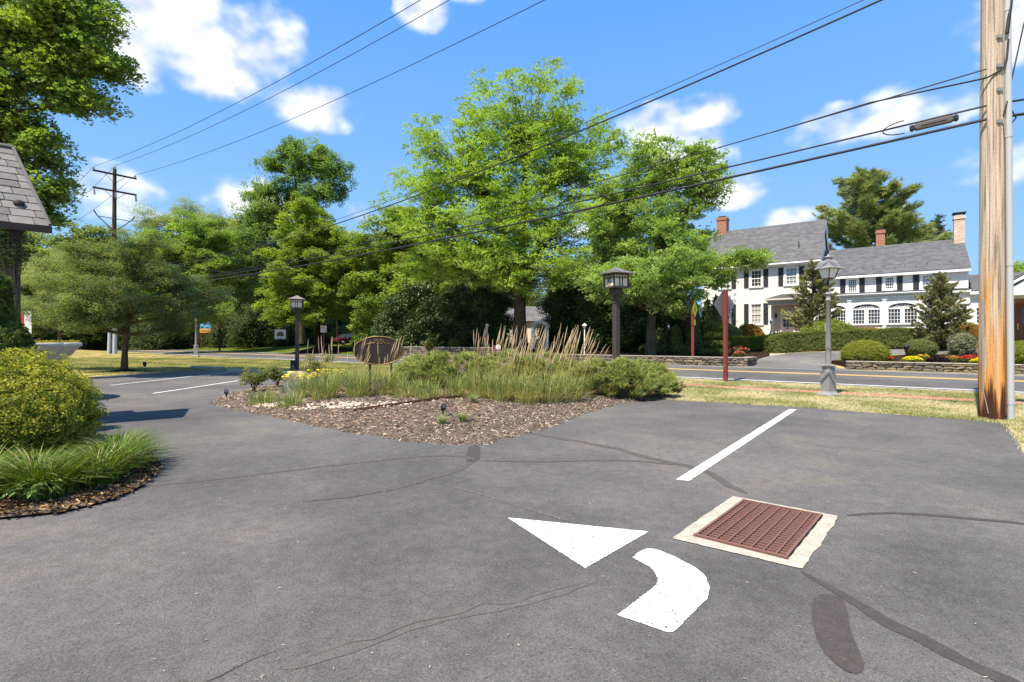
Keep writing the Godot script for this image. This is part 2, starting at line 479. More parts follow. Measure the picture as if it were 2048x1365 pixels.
func tint_of(a: Color, b: Color, spread = 0.16):
	var c = a.lerp(b, rng.randf())
	var k = 1.0 + rr(-spread, spread)
	if c.g > c.r: return Color(minf(c.r * k * 1.24, 0.92), minf(c.g * k * 1.12, 0.92), minf(c.b * k * 1.85, 0.92))
	return Color(minf(c.r * k * 1.1, 0.95), minf(c.g * k * 1.1, 0.95), minf(c.b * k, 0.95))

func tree(p: Dictionary):
	# lobes: [x, y, z, rx, ry, rz, sprays]; y above the foot, z towards the street's near side
	rng.seed = p.get("seed", 1)
	var o = thing(p.name, p.label, p.get("cat", "tree"), p.at, 0.0, p.get("group", ""))
	var wood = MB.new()
	var buf := PackedFloat32Array()
	var top = 0.0
	var tx = 0.0; var tz = 0.0
	for l in p.lobes:
		if l[1] > top:
			top = l[1]; tx = l[0]; tz = l[2]
	var r0 = p.r
	var tp = []; var tr = []
	var steps = 7
	for i in steps + 1:
		var f = float(i) / steps
		var wob = p.get("wobble", 0.25) * sin(f * 5.0 + p.get("seed", 1)) * f
		tp.append(Vector3(tx * f * f + wob, top * f - (0.15 if i == 0 else 0.0), tz * f * f + wob * 0.5))
		tr.append(r0 * (1.25 if i == 0 else 1.0 - 0.82 * f))
	wood.tube(tp, tr, 10)
	var sr = p.sr; var flat = p.get("flat", 0.45); var sc = p.get("scale", 1.0)
	var low: float = p.get("fork", 0.35)
	for l in p.lobes:
		var c = Vector3(l[0], l[1], l[2])
		var rad = Vector3(l[3], l[4], l[5])
		var f = clampf((l[1] - rad.y * 1.15) / top, low * 0.7, 0.92)
		var i0 = f * steps
		var a = tp[int(i0)].lerp(tp[mini(int(i0) + 1, steps)], i0 - int(i0))
		var mid = a.lerp(c, 0.5) + Vector3(rr(-0.3, 0.3), -rad.y * 0.12, rr(-0.3, 0.3))
		var rl = r0 * p.get("limb", 0.42) * (1.1 - f)
		wood.tube([a, mid, c], [rl + 0.03, rl * 0.7 + 0.025, rl * 0.4 + 0.02], 6, false)
		for s in l[6]:
			var dir = Vector3(rr(-1, 1), rr(-1, 1), rr(-1, 1)).normalized()
			var q = pow(rng.randf(), 0.45)
			var sp = c + dir * rad * q
			var from = mid.lerp(c, rng.randf())
			var reach = (sp - from).length()
			var bend = from.lerp(sp, 0.55) + Vector3(rr(-0.08, 0.08), rr(-0.14, 0.06), rr(-0.08, 0.08)) * reach
			var br = p.get("branch", 0.035)
			wood.tube([from, bend, sp], [br, br * 0.6, 0.008], 4, false)
			var tone = tint_of(p.c0, p.c1, 0.14)
			var n = int(p.cps * rr(0.6, 1.3))
			var r1 = sr * rr(0.65, 1.25)
			var lie = Basis.from_euler(Vector3(rr(-1, 1), 0, rr(-1, 1)) * p.get("tilt", 0.5))
			for k in n / 3:
				var g = 1.0 + rr(-0.22, 0.22)
				put(buf, turned(rr(0, TAU), rr(-0.4, 0.4), rr(-0.4, 0.4), sc * rr(0.6, 1.1)), from.lerp(bend, rr(0.5, 1.0)).lerp(sp, rng.randf()) + Vector3(rr(-1, 1), rr(-0.4, 0.5), rr(-1, 1)) * sr * 0.32, Color(tone.r * g, tone.g * g, tone.b * g))
			for k in n:
				var an = rr(0, TAU)
				var rd = sqrt(rng.randf())
				var yy = rng.randfn(0.0, 0.45) * r1 * flat - p.get("droop", 0.25) * rd * rd * r1
				var at = sp + lie * Vector3(cos(an) * rd * r1, yy, sin(an) * rd * r1)
				var g = 1.0 + rr(-0.22, 0.22)
				put(buf, turned(rr(0, TAU), rr(-0.4, 0.4), rr(-0.4, 0.4), sc * rr(0.7, 1.3)), at, Color(tone.r * g, tone.g * g, tone.b * g))
	part("trunk", wood, p.get("bark", "bark"), o)
	scatter("crown", L[p.leaf], p.get("mat", "leaf"), buf, o)
	return o

func conifer(p: Dictionary):
	# whorls of limbs on a straight stem, each limb carrying tufts along its outer part
	rng.seed = p.get("seed", 1)
	var o = thing(p.name, p.label, p.get("cat", "tree"), p.at, 0.0, p.get("group", ""))
	var wood = MB.new()
	var buf := PackedFloat32Array()
	wood.tube([Vector3(0, -0.1, 0), Vector3(0, p.h * 0.5, 0), Vector3(0, p.h, 0)], [p.r, p.r * 0.6, 0.02], 8)
	for lv in p.levels:
		var f = float(lv) / (p.levels - 1)
		var y = lerpf(p.low, p.h * 0.97, f)
		var ln = p.w * (pow(1.0 - f, p.get("taper", 0.8)) * (1.0 - p.get("tip", 0.06)) + p.get("tip", 0.06))
		if f < 0.15: ln *= 0.85 + f
		for k in p.per:
			if rng.randf() < p.get("gap", 0.1): continue
			var an = rr(0, TAU)
			var le = ln * rr(0.6, 1.15)
			var rise = p.rise * rr(0.6, 1.4)
			var dir = Vector3(cos(an), 0, sin(an))
			var a = Vector3(0, y + rr(-0.2, 0.2), 0)
			var b = a + dir * le * 0.55 + Vector3.UP * le * rise * 0.3
			var c = a + dir * le + Vector3.UP * le * rise * p.get("curl", 1.0)
			wood.tube([a, b, c], [p.r * 0.22 * (1.1 - f) + 0.012, p.r * 0.12 * (1.1 - f) + 0.01, 0.008], 4, false)
			var tone = tint_of(p.c0, p.c1, 0.12)
			for m in int(p.tufts * le):
				var q = lerpf(p.get("bare", 0.25), 1.0, rng.randf())
				var at = a.lerp(b, q * 2.0) if q < 0.5 else b.lerp(c, q * 2.0 - 1.0)
				at += Vector3(rr(-1, 1), rr(-0.5, 0.6), rr(-1, 1)) * p.get("fuzz", 0.3) * (0.4 + 0.8 * (1.0 - absf(q - 0.6)))
				var g = 1.0 + rr(-0.2, 0.2)
				put(buf, turned(PI / 2 - an + PI + rr(-0.9, 0.9), rise * 0.6 + rr(-0.4, 0.6), rr(-0.5, 0.5), p.scale * rr(0.75, 1.25)), at, Color(tone.r * g, tone.g * g, tone.b * g))
	part("trunk", wood, p.get("bark", "bark"), o)
	scatter("crown", L[p.leaf], p.get("mat", "needle"), buf, o)
	return o

func shell(parent, called, shape: Callable, count, leaf, m, c0, c1, sc, jitter):
	# leaf clumps over a rounded form; shape(u, v) gives [point, outward direction]
	var buf := PackedFloat32Array()
	for i in count:
		var pr = shape.call(rng.randf(), rng.randf())
		var nrm: Vector3 = pr[1]
		var at: Vector3 = pr[0] + nrm * rng.randfn(-0.3, 0.55) * jitter
		var q = Quaternion(Vector3.UP, nrm) if nrm.y > -0.99 else Quaternion(Vector3.RIGHT, PI)
		var b = Basis(q) * Basis.from_euler(Vector3(rr(-0.5, 0.5), rr(0, TAU), rr(-0.5, 0.5)))
		put(buf, b.scaled(Vector3.ONE * sc * rr(0.7, 1.3)), at, tint_of(c0, c1, 0.22))
	return scatter(called, L[leaf], m, buf, parent)
func ball_shape(c: Vector3, r: Vector3, lowest := -0.6, lump := 0.0):
	return func(u, v):
		var y = lerpf(lowest, 1.0, v)
		var k = sqrt(maxf(0.0, 1.0 - y * y))
		var a = u * TAU
		var d = Vector3(cos(a) * k, y, sin(a) * k)
		var w = 1.0 + lump * (sin(a * 3.0 + y * 4.0) * 0.6 + sin(a * 7.0 - y * 6.0) * 0.4)
		return [c + d * r * w, (d / r).normalized()]
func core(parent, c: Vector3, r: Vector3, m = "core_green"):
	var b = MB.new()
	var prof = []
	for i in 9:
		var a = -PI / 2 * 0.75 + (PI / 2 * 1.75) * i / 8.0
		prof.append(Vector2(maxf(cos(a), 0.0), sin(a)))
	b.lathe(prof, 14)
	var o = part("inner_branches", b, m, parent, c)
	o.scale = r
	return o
func bush(called, label, at, r: Vector3, leaf, m, c0, c1, count, sc, opt = {}):
	rng.seed = int(at.x * 131.0 + at.z * 37.0) + 900
	var o = thing(called, label, opt.get("cat", "shrub"), at, 0.0, opt.get("group", ""))
	var cy = r.y * opt.get("sit", 0.55)
	var k = opt.get("core", 0.82)
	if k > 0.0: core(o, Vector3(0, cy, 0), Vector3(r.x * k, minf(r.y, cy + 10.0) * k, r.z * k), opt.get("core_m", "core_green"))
	var stem = MB.new()
	for i in 3:
		var a = i * 2.1
		stem.tube([Vector3(cos(a) * 0.05, -0.05, sin(a) * 0.05), Vector3(cos(a) * r.x * 0.3, cy * 0.6, sin(a) * r.z * 0.3)], [0.03, 0.02], 5)
	part("stem", stem, "twig", o)
	shell(o, "foliage", ball_shape(Vector3(0, cy, 0), r, maxf(-0.98, -cy / r.y * 0.97), opt.get("lump", 0.05)), count, leaf, m, c0, c1, sc, opt.get("jitter", 0.08))
	return o
func hedge(called, label, pts: Array, half_w, h, leaf, c0, c1, count, sc, seed):
	# a clipped hedge along a line of points on the ground
	rng.seed = seed
	var o = thing(called, label, "hedge", pts[0])
	var segs = []
	var total = 0.0
	for i in pts.size() - 1:
		var ln = (pts[i + 1] - pts[i]).length()
		segs.append([pts[i] - pts[0], pts[i + 1] - pts[0], ln]); total += ln
	var c = MB.new()
	for s in segs:
		var dir = (s[1] - s[0]) / s[2]
		var side = Vector3(-dir.z, 0, dir.x).normalized()
		var ring = []
		for q in [[-1, 0.05], [-1, 0.72], [-0.7, 0.9], [0.7, 0.9], [1, 0.72], [1, 0.05]]:
			ring.append(side * q[0] * half_w * 0.82 + Vector3.UP * q[1] * h * 0.95)
		for k in ring.size() - 1:
			c.quad(s[0] + ring[k], s[0] + ring[k + 1], s[1] + ring[k + 1], s[1] + ring[k])
		for e in [s[0], s[1]]:
			for k in range(1, ring.size() - 1): c.tri(e + ring[0], e + ring[k], e + ring[k + 1])
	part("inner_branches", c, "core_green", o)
	var shape = func(u, v):
		var at = u * (total + 2.0 * half_w) - half_w
		var a = v * PI
		var x = cos(a); var y = sin(a)
		var sx = signf(x) * pow(absf(x), 0.42) * half_w; var sy = pow(y, 0.38) * h
		var nn = Vector2(signf(x) * pow(absf(x), 1.5) / half_w, pow(y, 1.5) / h * 1.2).normalized()
		if rng.randf() < 0.45:
			sx = rr(-0.95, 0.95) * half_w; sy = h * rr(0.96, 1.0); nn = Vector2(0, 1)
		elif rng.randf() < 0.6:
			sy = rr(0.03, 0.95) * h; sx = half_w * (1.0 if rng.randf() < 0.35 else -1.0); nn = Vector2(signf(sx), 0.1).normalized()
		var over = 0.0
		if at < 0.0: over = at
		elif at > total: over = at - total
		var q = clampf(at, 0.0, total)
		var acc = 0.0
		for s in segs:
			if q <= acc + s[2] or s == segs[-1]:
				var dir = (s[1] - s[0]) / s[2]
				var side = Vector3(-dir.z, 0, dir.x).normalized()
				var round_ = sqrt(maxf(0.0, 1.0 - pow(absf(over) / half_w, 2.0)))
				var pos = s[0] + dir * (q - acc + over) + side * sx * round_ + Vector3.UP * sy * (0.75 + 0.25 * round_)
				pos += Vector3.UP * 0.04 * sin(at * 3.0)
				return [pos, (side * nn.x + Vector3.UP * nn.y + dir * signf(over) * (absf(over) / half_w)).normalized()]
			acc += s[2]
		return [Vector3.ZERO, Vector3.UP]
	shell(o, "foliage", shape, count, leaf, "leaf", c0, c1, sc, 0.05)
	return o

# ---------------------------------------------------------------- ground
func band_sheet(poly: PackedVector2Array, up: float, m, called, uvs = 3.0, parent = null, hole = null):
	# a flat sheet over the ground: (x, d) outline cut where the ground's slope changes
	var st := SurfaceTool.new()
	st.begin(Mesh.PRIMITIVE_TRIANGLES)
	var cuts = [-400.0, 20.7, 24.2, 27.7, 29.5, 42.0, 900.0]
	for i in cuts.size() - 1:
		var bnd := PackedVector2Array()
		for c in [[cuts[i], -900.0], [cuts[i + 1], -900.0], [cuts[i + 1], 900.0], [cuts[i], 900.0]]:
			bnd.append(Vector2(0.632 * c[0] - 0.775 * c[1], 0.775 * c[0] + 0.632 * c[1]))
		for piece in without(Geometry2D.intersect_polygons(poly, bnd), hole):
			var ix = Geometry2D.triangulate_polygon(piece)
			for k in facing_up(piece, ix):
				var q = piece[k]
				st.set_normal(Vector3.UP)
				st.set_uv(q / uvs)
				st.set_uv2(q / 31.0)
				st.add_vertex(Vector3(q.x, EN(nof(q.x, q.y)) + up, -q.y))
	var mesh = st.commit()
	if parent: return part(called, mesh, m, parent)
	return struct(called, mesh, m)
func without(pieces, hole):
	# cut an opening out of a sheet: in two halves, so that no piece has a hole in its middle
	if hole == null: return pieces
	var c = (hole[0] + hole[2]) * 0.5
	var out = []
	for p in pieces:
		for side in [P2([[c.x - 500, -500], [c.x, -500], [c.x, 500], [c.x - 500, 500]]), P2([[c.x, -500], [c.x + 500, -500], [c.x + 500, 500], [c.x, 500]])]:
			for half in Geometry2D.intersect_polygons(p, side): out.append_array(Geometry2D.clip_polygons(half, hole))
	return out
func facing_up(poly, ix):
	# front faces run clockwise: seen from above, (x, d) must turn the other way round than usual
	var out = []
	for i in range(0, ix.size(), 3):
		var a = poly[ix[i]]; var b = poly[ix[i + 1]]; var c = poly[ix[i + 2]]
		if (b - a).cross(c - a) > 0.0: out.append_array([ix[i], ix[i + 2], ix[i + 1]])
		else: out.append_array([ix[i], ix[i + 1], ix[i + 2]])
	return out
func P2(a: Array):
	var o := PackedVector2Array()
	for i in a: o.append(Vector2(i[0], i[1]))
	return o
func ragged(a: Array, amount, step, seed):
	# an outline with small irregular steps, as sprayed or rolled paint has on rough stone
	rng.seed = seed
	var o := PackedVector2Array()
	for i in a.size():
		var p = Vector2(a[i][0], a[i][1]); var q = Vector2(a[(i + 1) % a.size()][0], a[(i + 1) % a.size()][1])
		var n = maxi(1, int((q - p).length() / step))
		for k in n: o.append(p.lerp(q, float(k) / n) + Vector2(rr(-1, 1), rr(-1, 1)) * amount)
	return o
func ntp(n, t): return [0.632 * n - 0.775 * t, 0.775 * n + 0.632 * t]
func strip(n0, n1, t0, t1):
	return P2([ntp(n0, t0), ntp(n1, t0), ntp(n1, t1), ntp(n0, t1)])
func ribbon(parent, called, pts: Array, w0, w1, up, m, seed, rough = 0.3):
	# an irregular band laid on the lot: crack filler
	rng.seed = seed
	var b = MB.new()
	var fine = []
	var pv = []
	for q in pts: pv.append(Vector2(q[0], q[1]))
	for i in pts.size() - 1:
		var a = pv[i]; var c = pv[i + 1]
		var n = maxi(2, int((c - a).length() / 0.05))
		for k in n: fine.append(a.cubic_interpolate(c, pv[maxi(i - 1, 0)], pv[mini(i + 2, pv.size() - 1)], float(k) / n))
	fine.append(Vector2(pts[-1][0], pts[-1][1]))
	var la; var lb
	for i in fine.size():
		var dir = (fine[mini(i + 2, fine.size() - 1)] - fine[maxi(i - 2, 0)]).normalized()
		var side = Vector2(-dir.y, dir.x)
		var w = lerpf(w0, w1, float(i) / fine.size()) * 0.5
		w *= clampf(sqrt((minf(i, fine.size() - 1 - i) + 0.3) / 5.0), 0.15, 1.0)
		var mid = fine[i] + side * sin(i * 0.9 + seed) * w * rough * 0.35
		var p = mid + side * w * (1.0 + rough * (0.6 * sin(i * 0.53 + seed) + 0.3 * sin(i * 1.7) + rr(-0.2, 0.2))); var q = mid - side * w * (1.0 + rough * (0.6 * sin(i * 0.41 + seed * 2.0) + 0.3 * sin(i * 1.3) + rr(-0.2, 0.2)))
		var A = Vector3(p.x, up, -p.y); var B = Vector3(q.x, up, -q.y)
		if i > 0: b.quad(la, A, B, lb)
		la = A; lb = B
	return part(called, b, m, parent)

var ISL: PackedVector2Array = P2([[-7.19, 12.31], [-5.9, 11.15], [-4.46, 9.94], [-3.5, 9.1], [-2.64, 8.43], [-1.43, 7.64], [-0.88, 7.4], [-0.39, 7.46], [-0.03, 7.91], [0.66, 8.97], [1.64, 10.85], [2.76, 12.61], [3.6, 13.05], [4.3, 13.5], [4.5, 14.3], [4.0, 15.6], [2.6, 17.2], [-1.0, 18.6], [-5.0, 20.2], [-7.6, 20.6], [-8.5, 19.2], [-8.13, 16.68], [-7.9, 14.4]])
var LOT: PackedVector2Array = P2([[6.89, 6.96], [7.66, 7.83], [8.5, 8.85], [8.86, 9.3], [8.78, 9.69], [7.86, 10.48], [6.44, 11.66], [5.2, 12.45], [3.95, 13.14], [2.5, 15.0], [-3, 18], [-8.3, 22.2], [-10.8, 23.6], [-14.6, 26.9], [-16.4, 25.9], [-17.2, 24.62], [-18.2, 22.2], [-24, 18], [-40, 24], [-46, 12], [-20, -8], [6, -9], [5.0, 2], [5.2, 4.8]])
var DRAIN: PackedVector2Array = P2([[2.155, 4.835], [2.655, 4.40], [1.875, 3.51], [1.375, 3.94]])
var ISC := Vector2(-1.9, 13.4)
func isl_f(x, d):
	# 0 at the island's middle, 1 on its edge
	var p = Vector2(x, d) - ISC
	if p.length() < 0.01: return 0.0
	for i in ISL.size():
		var hit = Geometry2D.segment_intersects_segment(ISC, ISC + p.normalized() * 30.0, ISL[i], ISL[(i + 1) % ISL.size()])
		if hit != null: return p.length() / (hit - ISC).length()
	return 1.0
func isl_y(x, d):
	var f = isl_f(x, d)
	return 0.22 * (1.0 - f * f) + 0.03 if f < 1.0 else 0.0

func make_sky():
	# blue air that pales towards the horizon, with scattered fair-weather cumulus all round
	var w = 2048; var h = 1024
	var n := FastNoiseLite.new()
	n.noise_type = FastNoiseLite.TYPE_SIMPLEX_SMOOTH
	n.frequency = 1.0
	n.seed = 12
	n.fractal_octaves = 5
	n.fractal_type = FastNoiseLite.FRACTAL_FBM
	# puffs: azimuth, elevation, half width, half height in degrees, strength
	var puffs = [[-34, 29, 5.0, 6.0, 0.95], [-29.5, 25, 5.0, 4.0, 0.95], [-37, 24.0, 3.4, 3.4, 0.75], [-21.5, 22.5, 4.6, 2.3, 0.85], [-9.8, 32, 2.6, 1.8, 0.8], [-5, 34, 2.0, 1.2, 0.6], [15.8, 21.0, 4.0, 2.6, 1.0], [18.8, 17.8, 4.0, 3.2, 0.95], [20.5, 22.3, 3.0, 1.6, 0.8],
		[21.5, 15.0, 4.5, 2.2, 0.9], [37.8, 19.3, 4.2, 2.2, 0.75], [31.5, 19.2, 3.0, 1.8, 0.6], [28.5, 11.5, 2.6, 1.3, 0.7], [-27.5, 13.4, 3.2, 2.2, 1.0], [-38, 12.5, 6.0, 2.4, 0.5], [-15, 12.2, 5.0, 1.8, 0.4], [44.5, 23.5, 3.5, 3.0, 0.8], [46, 14, 5, 2.0, 0.5], [-26, 26.5, 4.0, 4.5, 0.55], [6, 12, 5, 1.5, 0.5]]
	rng.seed = 41
	for i in 90:
		var az = rr(50, 310)
		puffs.append([az if az < 180 else az - 360, rr(6, 60), rr(2.5, 7), rr(1.5, 4), rr(0.5, 1.0)])
	var cells = {}
	for q in puffs:
		for ca in range(int(floor((q[0] - q[2] * 1.9) / 10.0)), int(floor((q[0] + q[2] * 1.9) / 10.0)) + 1):
			var key = posmod(ca, 36)
			if not cells.has(key): cells[key] = []
			cells[key].append(q)
	var data := PackedFloat32Array()
	data.resize(w * h * 4)
	data.fill(1.0)
	for y in h:
		var el = 90.0 - 180.0 * (y + 0.5) / h
		var se = sin(deg_to_rad(el)); var ce = cos(deg_to_rad(el))
		var k = pow(clampf(1.0 - se, 0.0, 1.0), 2.0)
		var sky = Vector3(0.040, 0.19, 0.56).lerp(Vector3(0.25, 0.43, 0.62), k)
		if el < 0.0: sky = Vector3(0.15, 0.16, 0.13)
		for x in w:
			var c = sky
			if el > 0.0:
				var az = 360.0 * (x + 0.5) / w
				var near = cells.get(int(az / 10.0))
				if near != null:
					var best = 0.0
					for q in near:
						var da = az - q[0]
						if da > 180.0: da -= 360.0
						elif da < -180.0: da += 360.0
						da *= ce / cos(deg_to_rad(q[1]))
						var u = da / q[2]; var vv = (el - q[1]) / q[3]
						if vv < 0.0: vv *= 1.35
						var s = q[4] * (1.0 - (u * u + vv * vv) * 0.62)
						if s > best: best = s
					if best > 0.0:
						var a = deg_to_rad(az)
						var dx = sin(a) * ce * 11.0; var dz = cos(a) * ce * 11.0; var dy = se * 17.0
						var nn = n.get_noise_3d(dx, dy, dz)
						var dens = smoothstep(0.04, 0.98, best + nn * 0.85 + 0.03)
						if dens > 0.0:
							var lit = 0.88 + 0.30 * (nn - n.get_noise_3d(dx + 0.12, dy + 0.35, dz))
							c = sky.lerp(Vector3(0.635, 0.64, 0.655) * (lit + 0.10), dens * 0.97)
			var i = (y * w + x) * 4
			data[i] = c.x; data[i + 1] = c.y; data[i + 2] = c.z
	var im := Image.create_from_data(w, h, false, Image.FORMAT_RGBAF, data.to_byte_array())
	var m := PanoramaSkyMaterial.new()
	m.panorama = ImageTexture.create_from_image(im)
	var s := Sky.new()
	s.sky_material = m
	return s

func make_leaves():
	L.maple = leaf_clump(13, 0.30, 0.17, 0.15, 0.2, 0.5, 1)
	L.tulip = leaf_clump(13, 0.34, 0.20, 0.18, 0.15, 0.7, 2)
	L.near_maple = leaf_clump(9, 0.26, 0.17, 0.17, 0.15, 0.6, 3, true)
	L.locust = leaf_clump(11, 0.36, 0.26, 0.105, 0.12, 0.35, 4)
	L.holly = leaf_clump(14, 0.24, 0.15, 0.085, 0.15, 0.7, 5)
	L.fine = leaf_clump(16, 0.26, 0.10, 0.06, 0.2, 0.35, 6)
	L.boxwood = leaf_clump(12, 0.075, 0.042, 0.030, 0.2, 0.5, 7)
	L.azalea = leaf_clump(9, 0.05, 0.055, 0.024, 0.2, 0.35, 8)
	L.big_leaf = leaf_clump(7, 0.05, 0.085, 0.036, 0.2, 0.3, 9)
	L.pine = needle_tuft(26, 0.46, 0.022, 0.75, 10)
	L.spruce = needle_tuft(20, 0.30, 0.02, 0.6, 11)
	L.yew = needle_tuft(22, 0.20, 0.014, 0.55, 12)
	L.juniper = needle_tuft(18, 0.15, 0.008, 0.75, 13)
	L.cedar = needle_tuft(20, 0.16, 0.02, 0.5, 14)
	var b = MB.new()
	for i in 7:
		var a = TAU * i / 7.0
		b.tri(Vector3.ZERO, Vector3(cos(a - 0.35) * 0.03, 0.008, sin(a - 0.35) * 0.03), Vector3(cos(a + 0.35) * 0.03, 0.008, sin(a + 0.35) * 0.03))
	L.flower = b.done()
	rng.seed = 15
	b = MB.new()
	for i in 14:
		var a = rr(0, TAU)
		b.blade(Vector3(rr(-0.06, 0.06), 0, rr(-0.06, 0.06)), Vector3(cos(a), 0, sin(a)), rr(0.03, 0.075), 0.006, rr(0.2, 0.9), 2)
	L.turf = b.done()
	b = MB.new()
	b.quad(Vector3(-0.03, 0, -0.008), Vector3(-0.026, 0.004, 0.009), Vector3(0.03, 0.001, 0.007), Vector3(0.027, 0.006, -0.009))
	b.quad(Vector3(-0.026, 0.004, 0.009), Vector3(-0.028, 0.012, 0.0), Vector3(0.025, 0.011, 0.001), Vector3(0.03, 0.001, 0.007))
	L.chip = b.done()
	b = MB.new()
	b.lathe([Vector2(0.0, -0.03), Vector2(0.04, -0.012), Vector2(0.045, 0.008), Vector2(0.025, 0.028), Vector2(0.0, 0.032)], 6)
	L.pebble = b.done()

func ground():
	# terrain in one sheet, its rows along the street so that the street's slopes are exact
	var ns = [-1500.0, -400.0, -120.0, -60.0, -30.0, -15.0, -5.0, 0.0, 2.0, 8.0, 11.0, 13.0, 14.0, 15.0, 16.0, 17.0, 18.0, 19.0, 20.0, 20.7, 24.2, 27.7, 29.5, 33.0, 36.0, 39.0, 42.0, 50.0, 70.0, 110.0, 200.0, 500.0, 1500.0]
	var ts = [-1500.0, -400.0, -150.0, -80.0, -50.0]
	for i in 41: ts.append(-40.0 + i * 4.0)
	ts.append_array([150.0, 200.0, 300.0, 600.0, 1500.0])
	var st := SurfaceTool.new()
	st.begin(Mesh.PRIMITIVE_TRIANGLES)
	st.set_smooth_group(0)
	for i in ns.size() - 1:
		for j in ts.size() - 1:
			if ns[i] == 2.0 and ts[j] == 0.0:
				for piece in without([strip(2.0, 8.0, 0.0, 4.0)], DRAIN):
					for k in facing_up(piece, Geometry2D.triangulate_polygon(piece)): st.add_vertex(Vector3(piece[k].x, 0, -piece[k].y))
				continue
			var q = []
			for k in [[i, j], [i + 1, j], [i + 1, j + 1], [i, j + 1]]:
				var p = NT(ns[k[0]], ts[k[1]], 0)
				p.y = E(p.x, -p.z)
				q.append(p)
			for k in [0, 2, 1, 0, 3, 2]: st.add_vertex(q[k])
	st.generate_normals()
	struct("ground", st.commit(), "lawn")
	# street
	var road = band_sheet(strip(20.15, 28.1, -220, 420), 0.006, "road_asphalt", "street", 3.0)
	band_sheet(strip(20.85, 20.97, -220, 420), 0.011, "road_paint", "edge_line", 3.0, road)
	band_sheet(strip(27.35, 27.46, -220, 420), 0.011, "road_paint", "edge_line", 3.0, road)
	band_sheet(strip(24.28, 24.42, -220, 420), 0.011, "yellow_paint", "centre_line", 3.0, road)
	band_sheet(strip(23.98, 24.12, -220, 420), 0.011, "yellow_paint", "centre_line", 3.0, road)
	band_sheet(strip(28.1, 75, 36.6, 160), 0.004, "far_lawn", "far_lawn")
	var side = band_sheet(strip(16.95, 17.85, -60, 13), 0.005, "paver", "sidewalk", 1.0)
	# broken concrete gutter edge between turf and street
	rng.seed = 8
	var gut = MB.new()
	var t = -12.0
	while t < 0.8:
		var ln = rr(0.5, 1.4)
		gut.box(NT(19.95 + rr(-0.03, 0.03), t + ln * 0.5, 0.02), Vector3(ln * 0.94, 0.05, rr(0.16, 0.24)), Basis(Vector3.UP, atan2(0.632, -0.775) + PI))
		t += ln
	struct("gutter", gut, "concrete")
	# parking lot
	var lo = band_sheet(LOT, 0.006, "asphalt", "parking_lot", 3.2, null, DRAIN)
	var lotnode = lo
	for s in [[[-13.58, 17.4], [-13.47, 17.4], [-13.47, 24.9], [-13.58, 24.9]], [[-10.27, 14.7], [-10.16, 14.7], [-10.27, 21.4], [-10.38, 21.4]], [[1.765, 5.56], [1.885, 5.50], [6.2, 11.25], [6.06, 11.30]]]:
		band_sheet(ragged(s, 0.004, 0.03, 3), 0.011, "paint", "stall_line", 1.0, lotnode)
	band_sheet(ragged([[-0.04, 4.36], [1.07, 4.04], [0.48, 3.39]], 0.0035, 0.016, 4), 0.011, "paint", "arrow_head", 1.0, lotnode)
	band_sheet(ragged([[0.83, 3.55], [0.87, 3.62], [0.94, 3.69], [0.985, 3.71], [1.03, 3.7], [1.12, 3.58], [1.2, 3.41], [1.225, 3.31], [1.22, 3.23], [1.19, 3.11], [1.13, 2.99], [0.84, 2.66], [0.825, 2.645], [0.8, 2.643], [0.585, 2.8], [0.575, 2.815], [0.6, 2.84], [0.85, 3.12], [0.885, 3.16], [0.9, 3.2], [0.917, 3.25], [0.92, 3.3], [0.918, 3.36], [0.905, 3.42]], 0.0035, 0.016, 5), 0.011, "paint", "arrow_shaft", 1.0, lotnode)
	ribbon(lotnode, "tar_patch", [[-0.54, 7.36], [-0.5, 6.6], [-0.5, 6.3]], 0.19, 0.16, 0.0085, "tar", 1, 0.15)
	ribbon(lotnode, "tar_patch", [[-0.5, 6.35], [-0.62, 6.02], [-0.85, 5.68], [-1.23, 5.2], [-1.55, 4.98], [-1.95, 4.8]], 0.13, 0.06, 0.0094, "tar_soft", 2)
	ribbon(lotnode, "tar_patch", [[-0.45, 6.5], [-0.94, 6.74], [-1.98, 6.3], [-3.12, 5.62], [-3.69, 5.35]], 0.09, 0.05, 0.0088, "tar_soft", 3)
	ribbon(lotnode, "tar_patch", [[-0.4, 6.44], [0.47, 6.41], [1.35, 6.46], [1.97, 6.25]], 0.06, 0.09, 0.0097, "tar_soft", 4)
	ribbon(lotnode, "tar_patch", [[0.33, 8.3], [0.94, 7.72], [1.43, 7.18], [1.71, 6.66], [2.19, 6.01], [2.24, 5.48], [2.3, 5.06]], 0.13, 0.10, 0.0091, "tar_soft", 5)
	ribbon(lotnode, "tar_patch", [[-0.75, 5.39], [-0.31, 5.04], [0.16, 4.59], [0.48, 4.27]], 0.03, 0.07, 0.0086, "tar_faint", 6)
	ribbon(lotnode, "tar_patch", [[2.86, 4.42], [3.28, 4.48], [3.72, 4.39], [4.3, 4.17]], 0.05, 0.08, 0.0087, "tar", 7)
	ribbon(lotnode, "tar_patch", [[1.87, 3.34], [1.94, 3.05], [2.0, 2.73], [2.09, 2.47], [2.25, 2.05]], 0.06, 0.13, 0.0092, "tar", 8)
	var pt = P2([[1.69, 2.92], [1.80, 3.05], [1.93, 3.03], [1.85, 2.84], [1.74, 2.66], [1.67, 2.48], [1.60, 2.33], [1.50, 2.31], [1.49, 2.5], [1.58, 2.72]])
	for rounds in 3:
		var sm := PackedVector2Array()
		for i in pt.size():
			sm.append(pt[i].lerp(pt[(i + 1) % pt.size()], 0.25)); sm.append(pt[i].lerp(pt[(i + 1) % pt.size()], 0.75))
		pt = sm
	band_sheet(pt, 0.0098, "tar", "tar_patch", 1.0, lotnode)
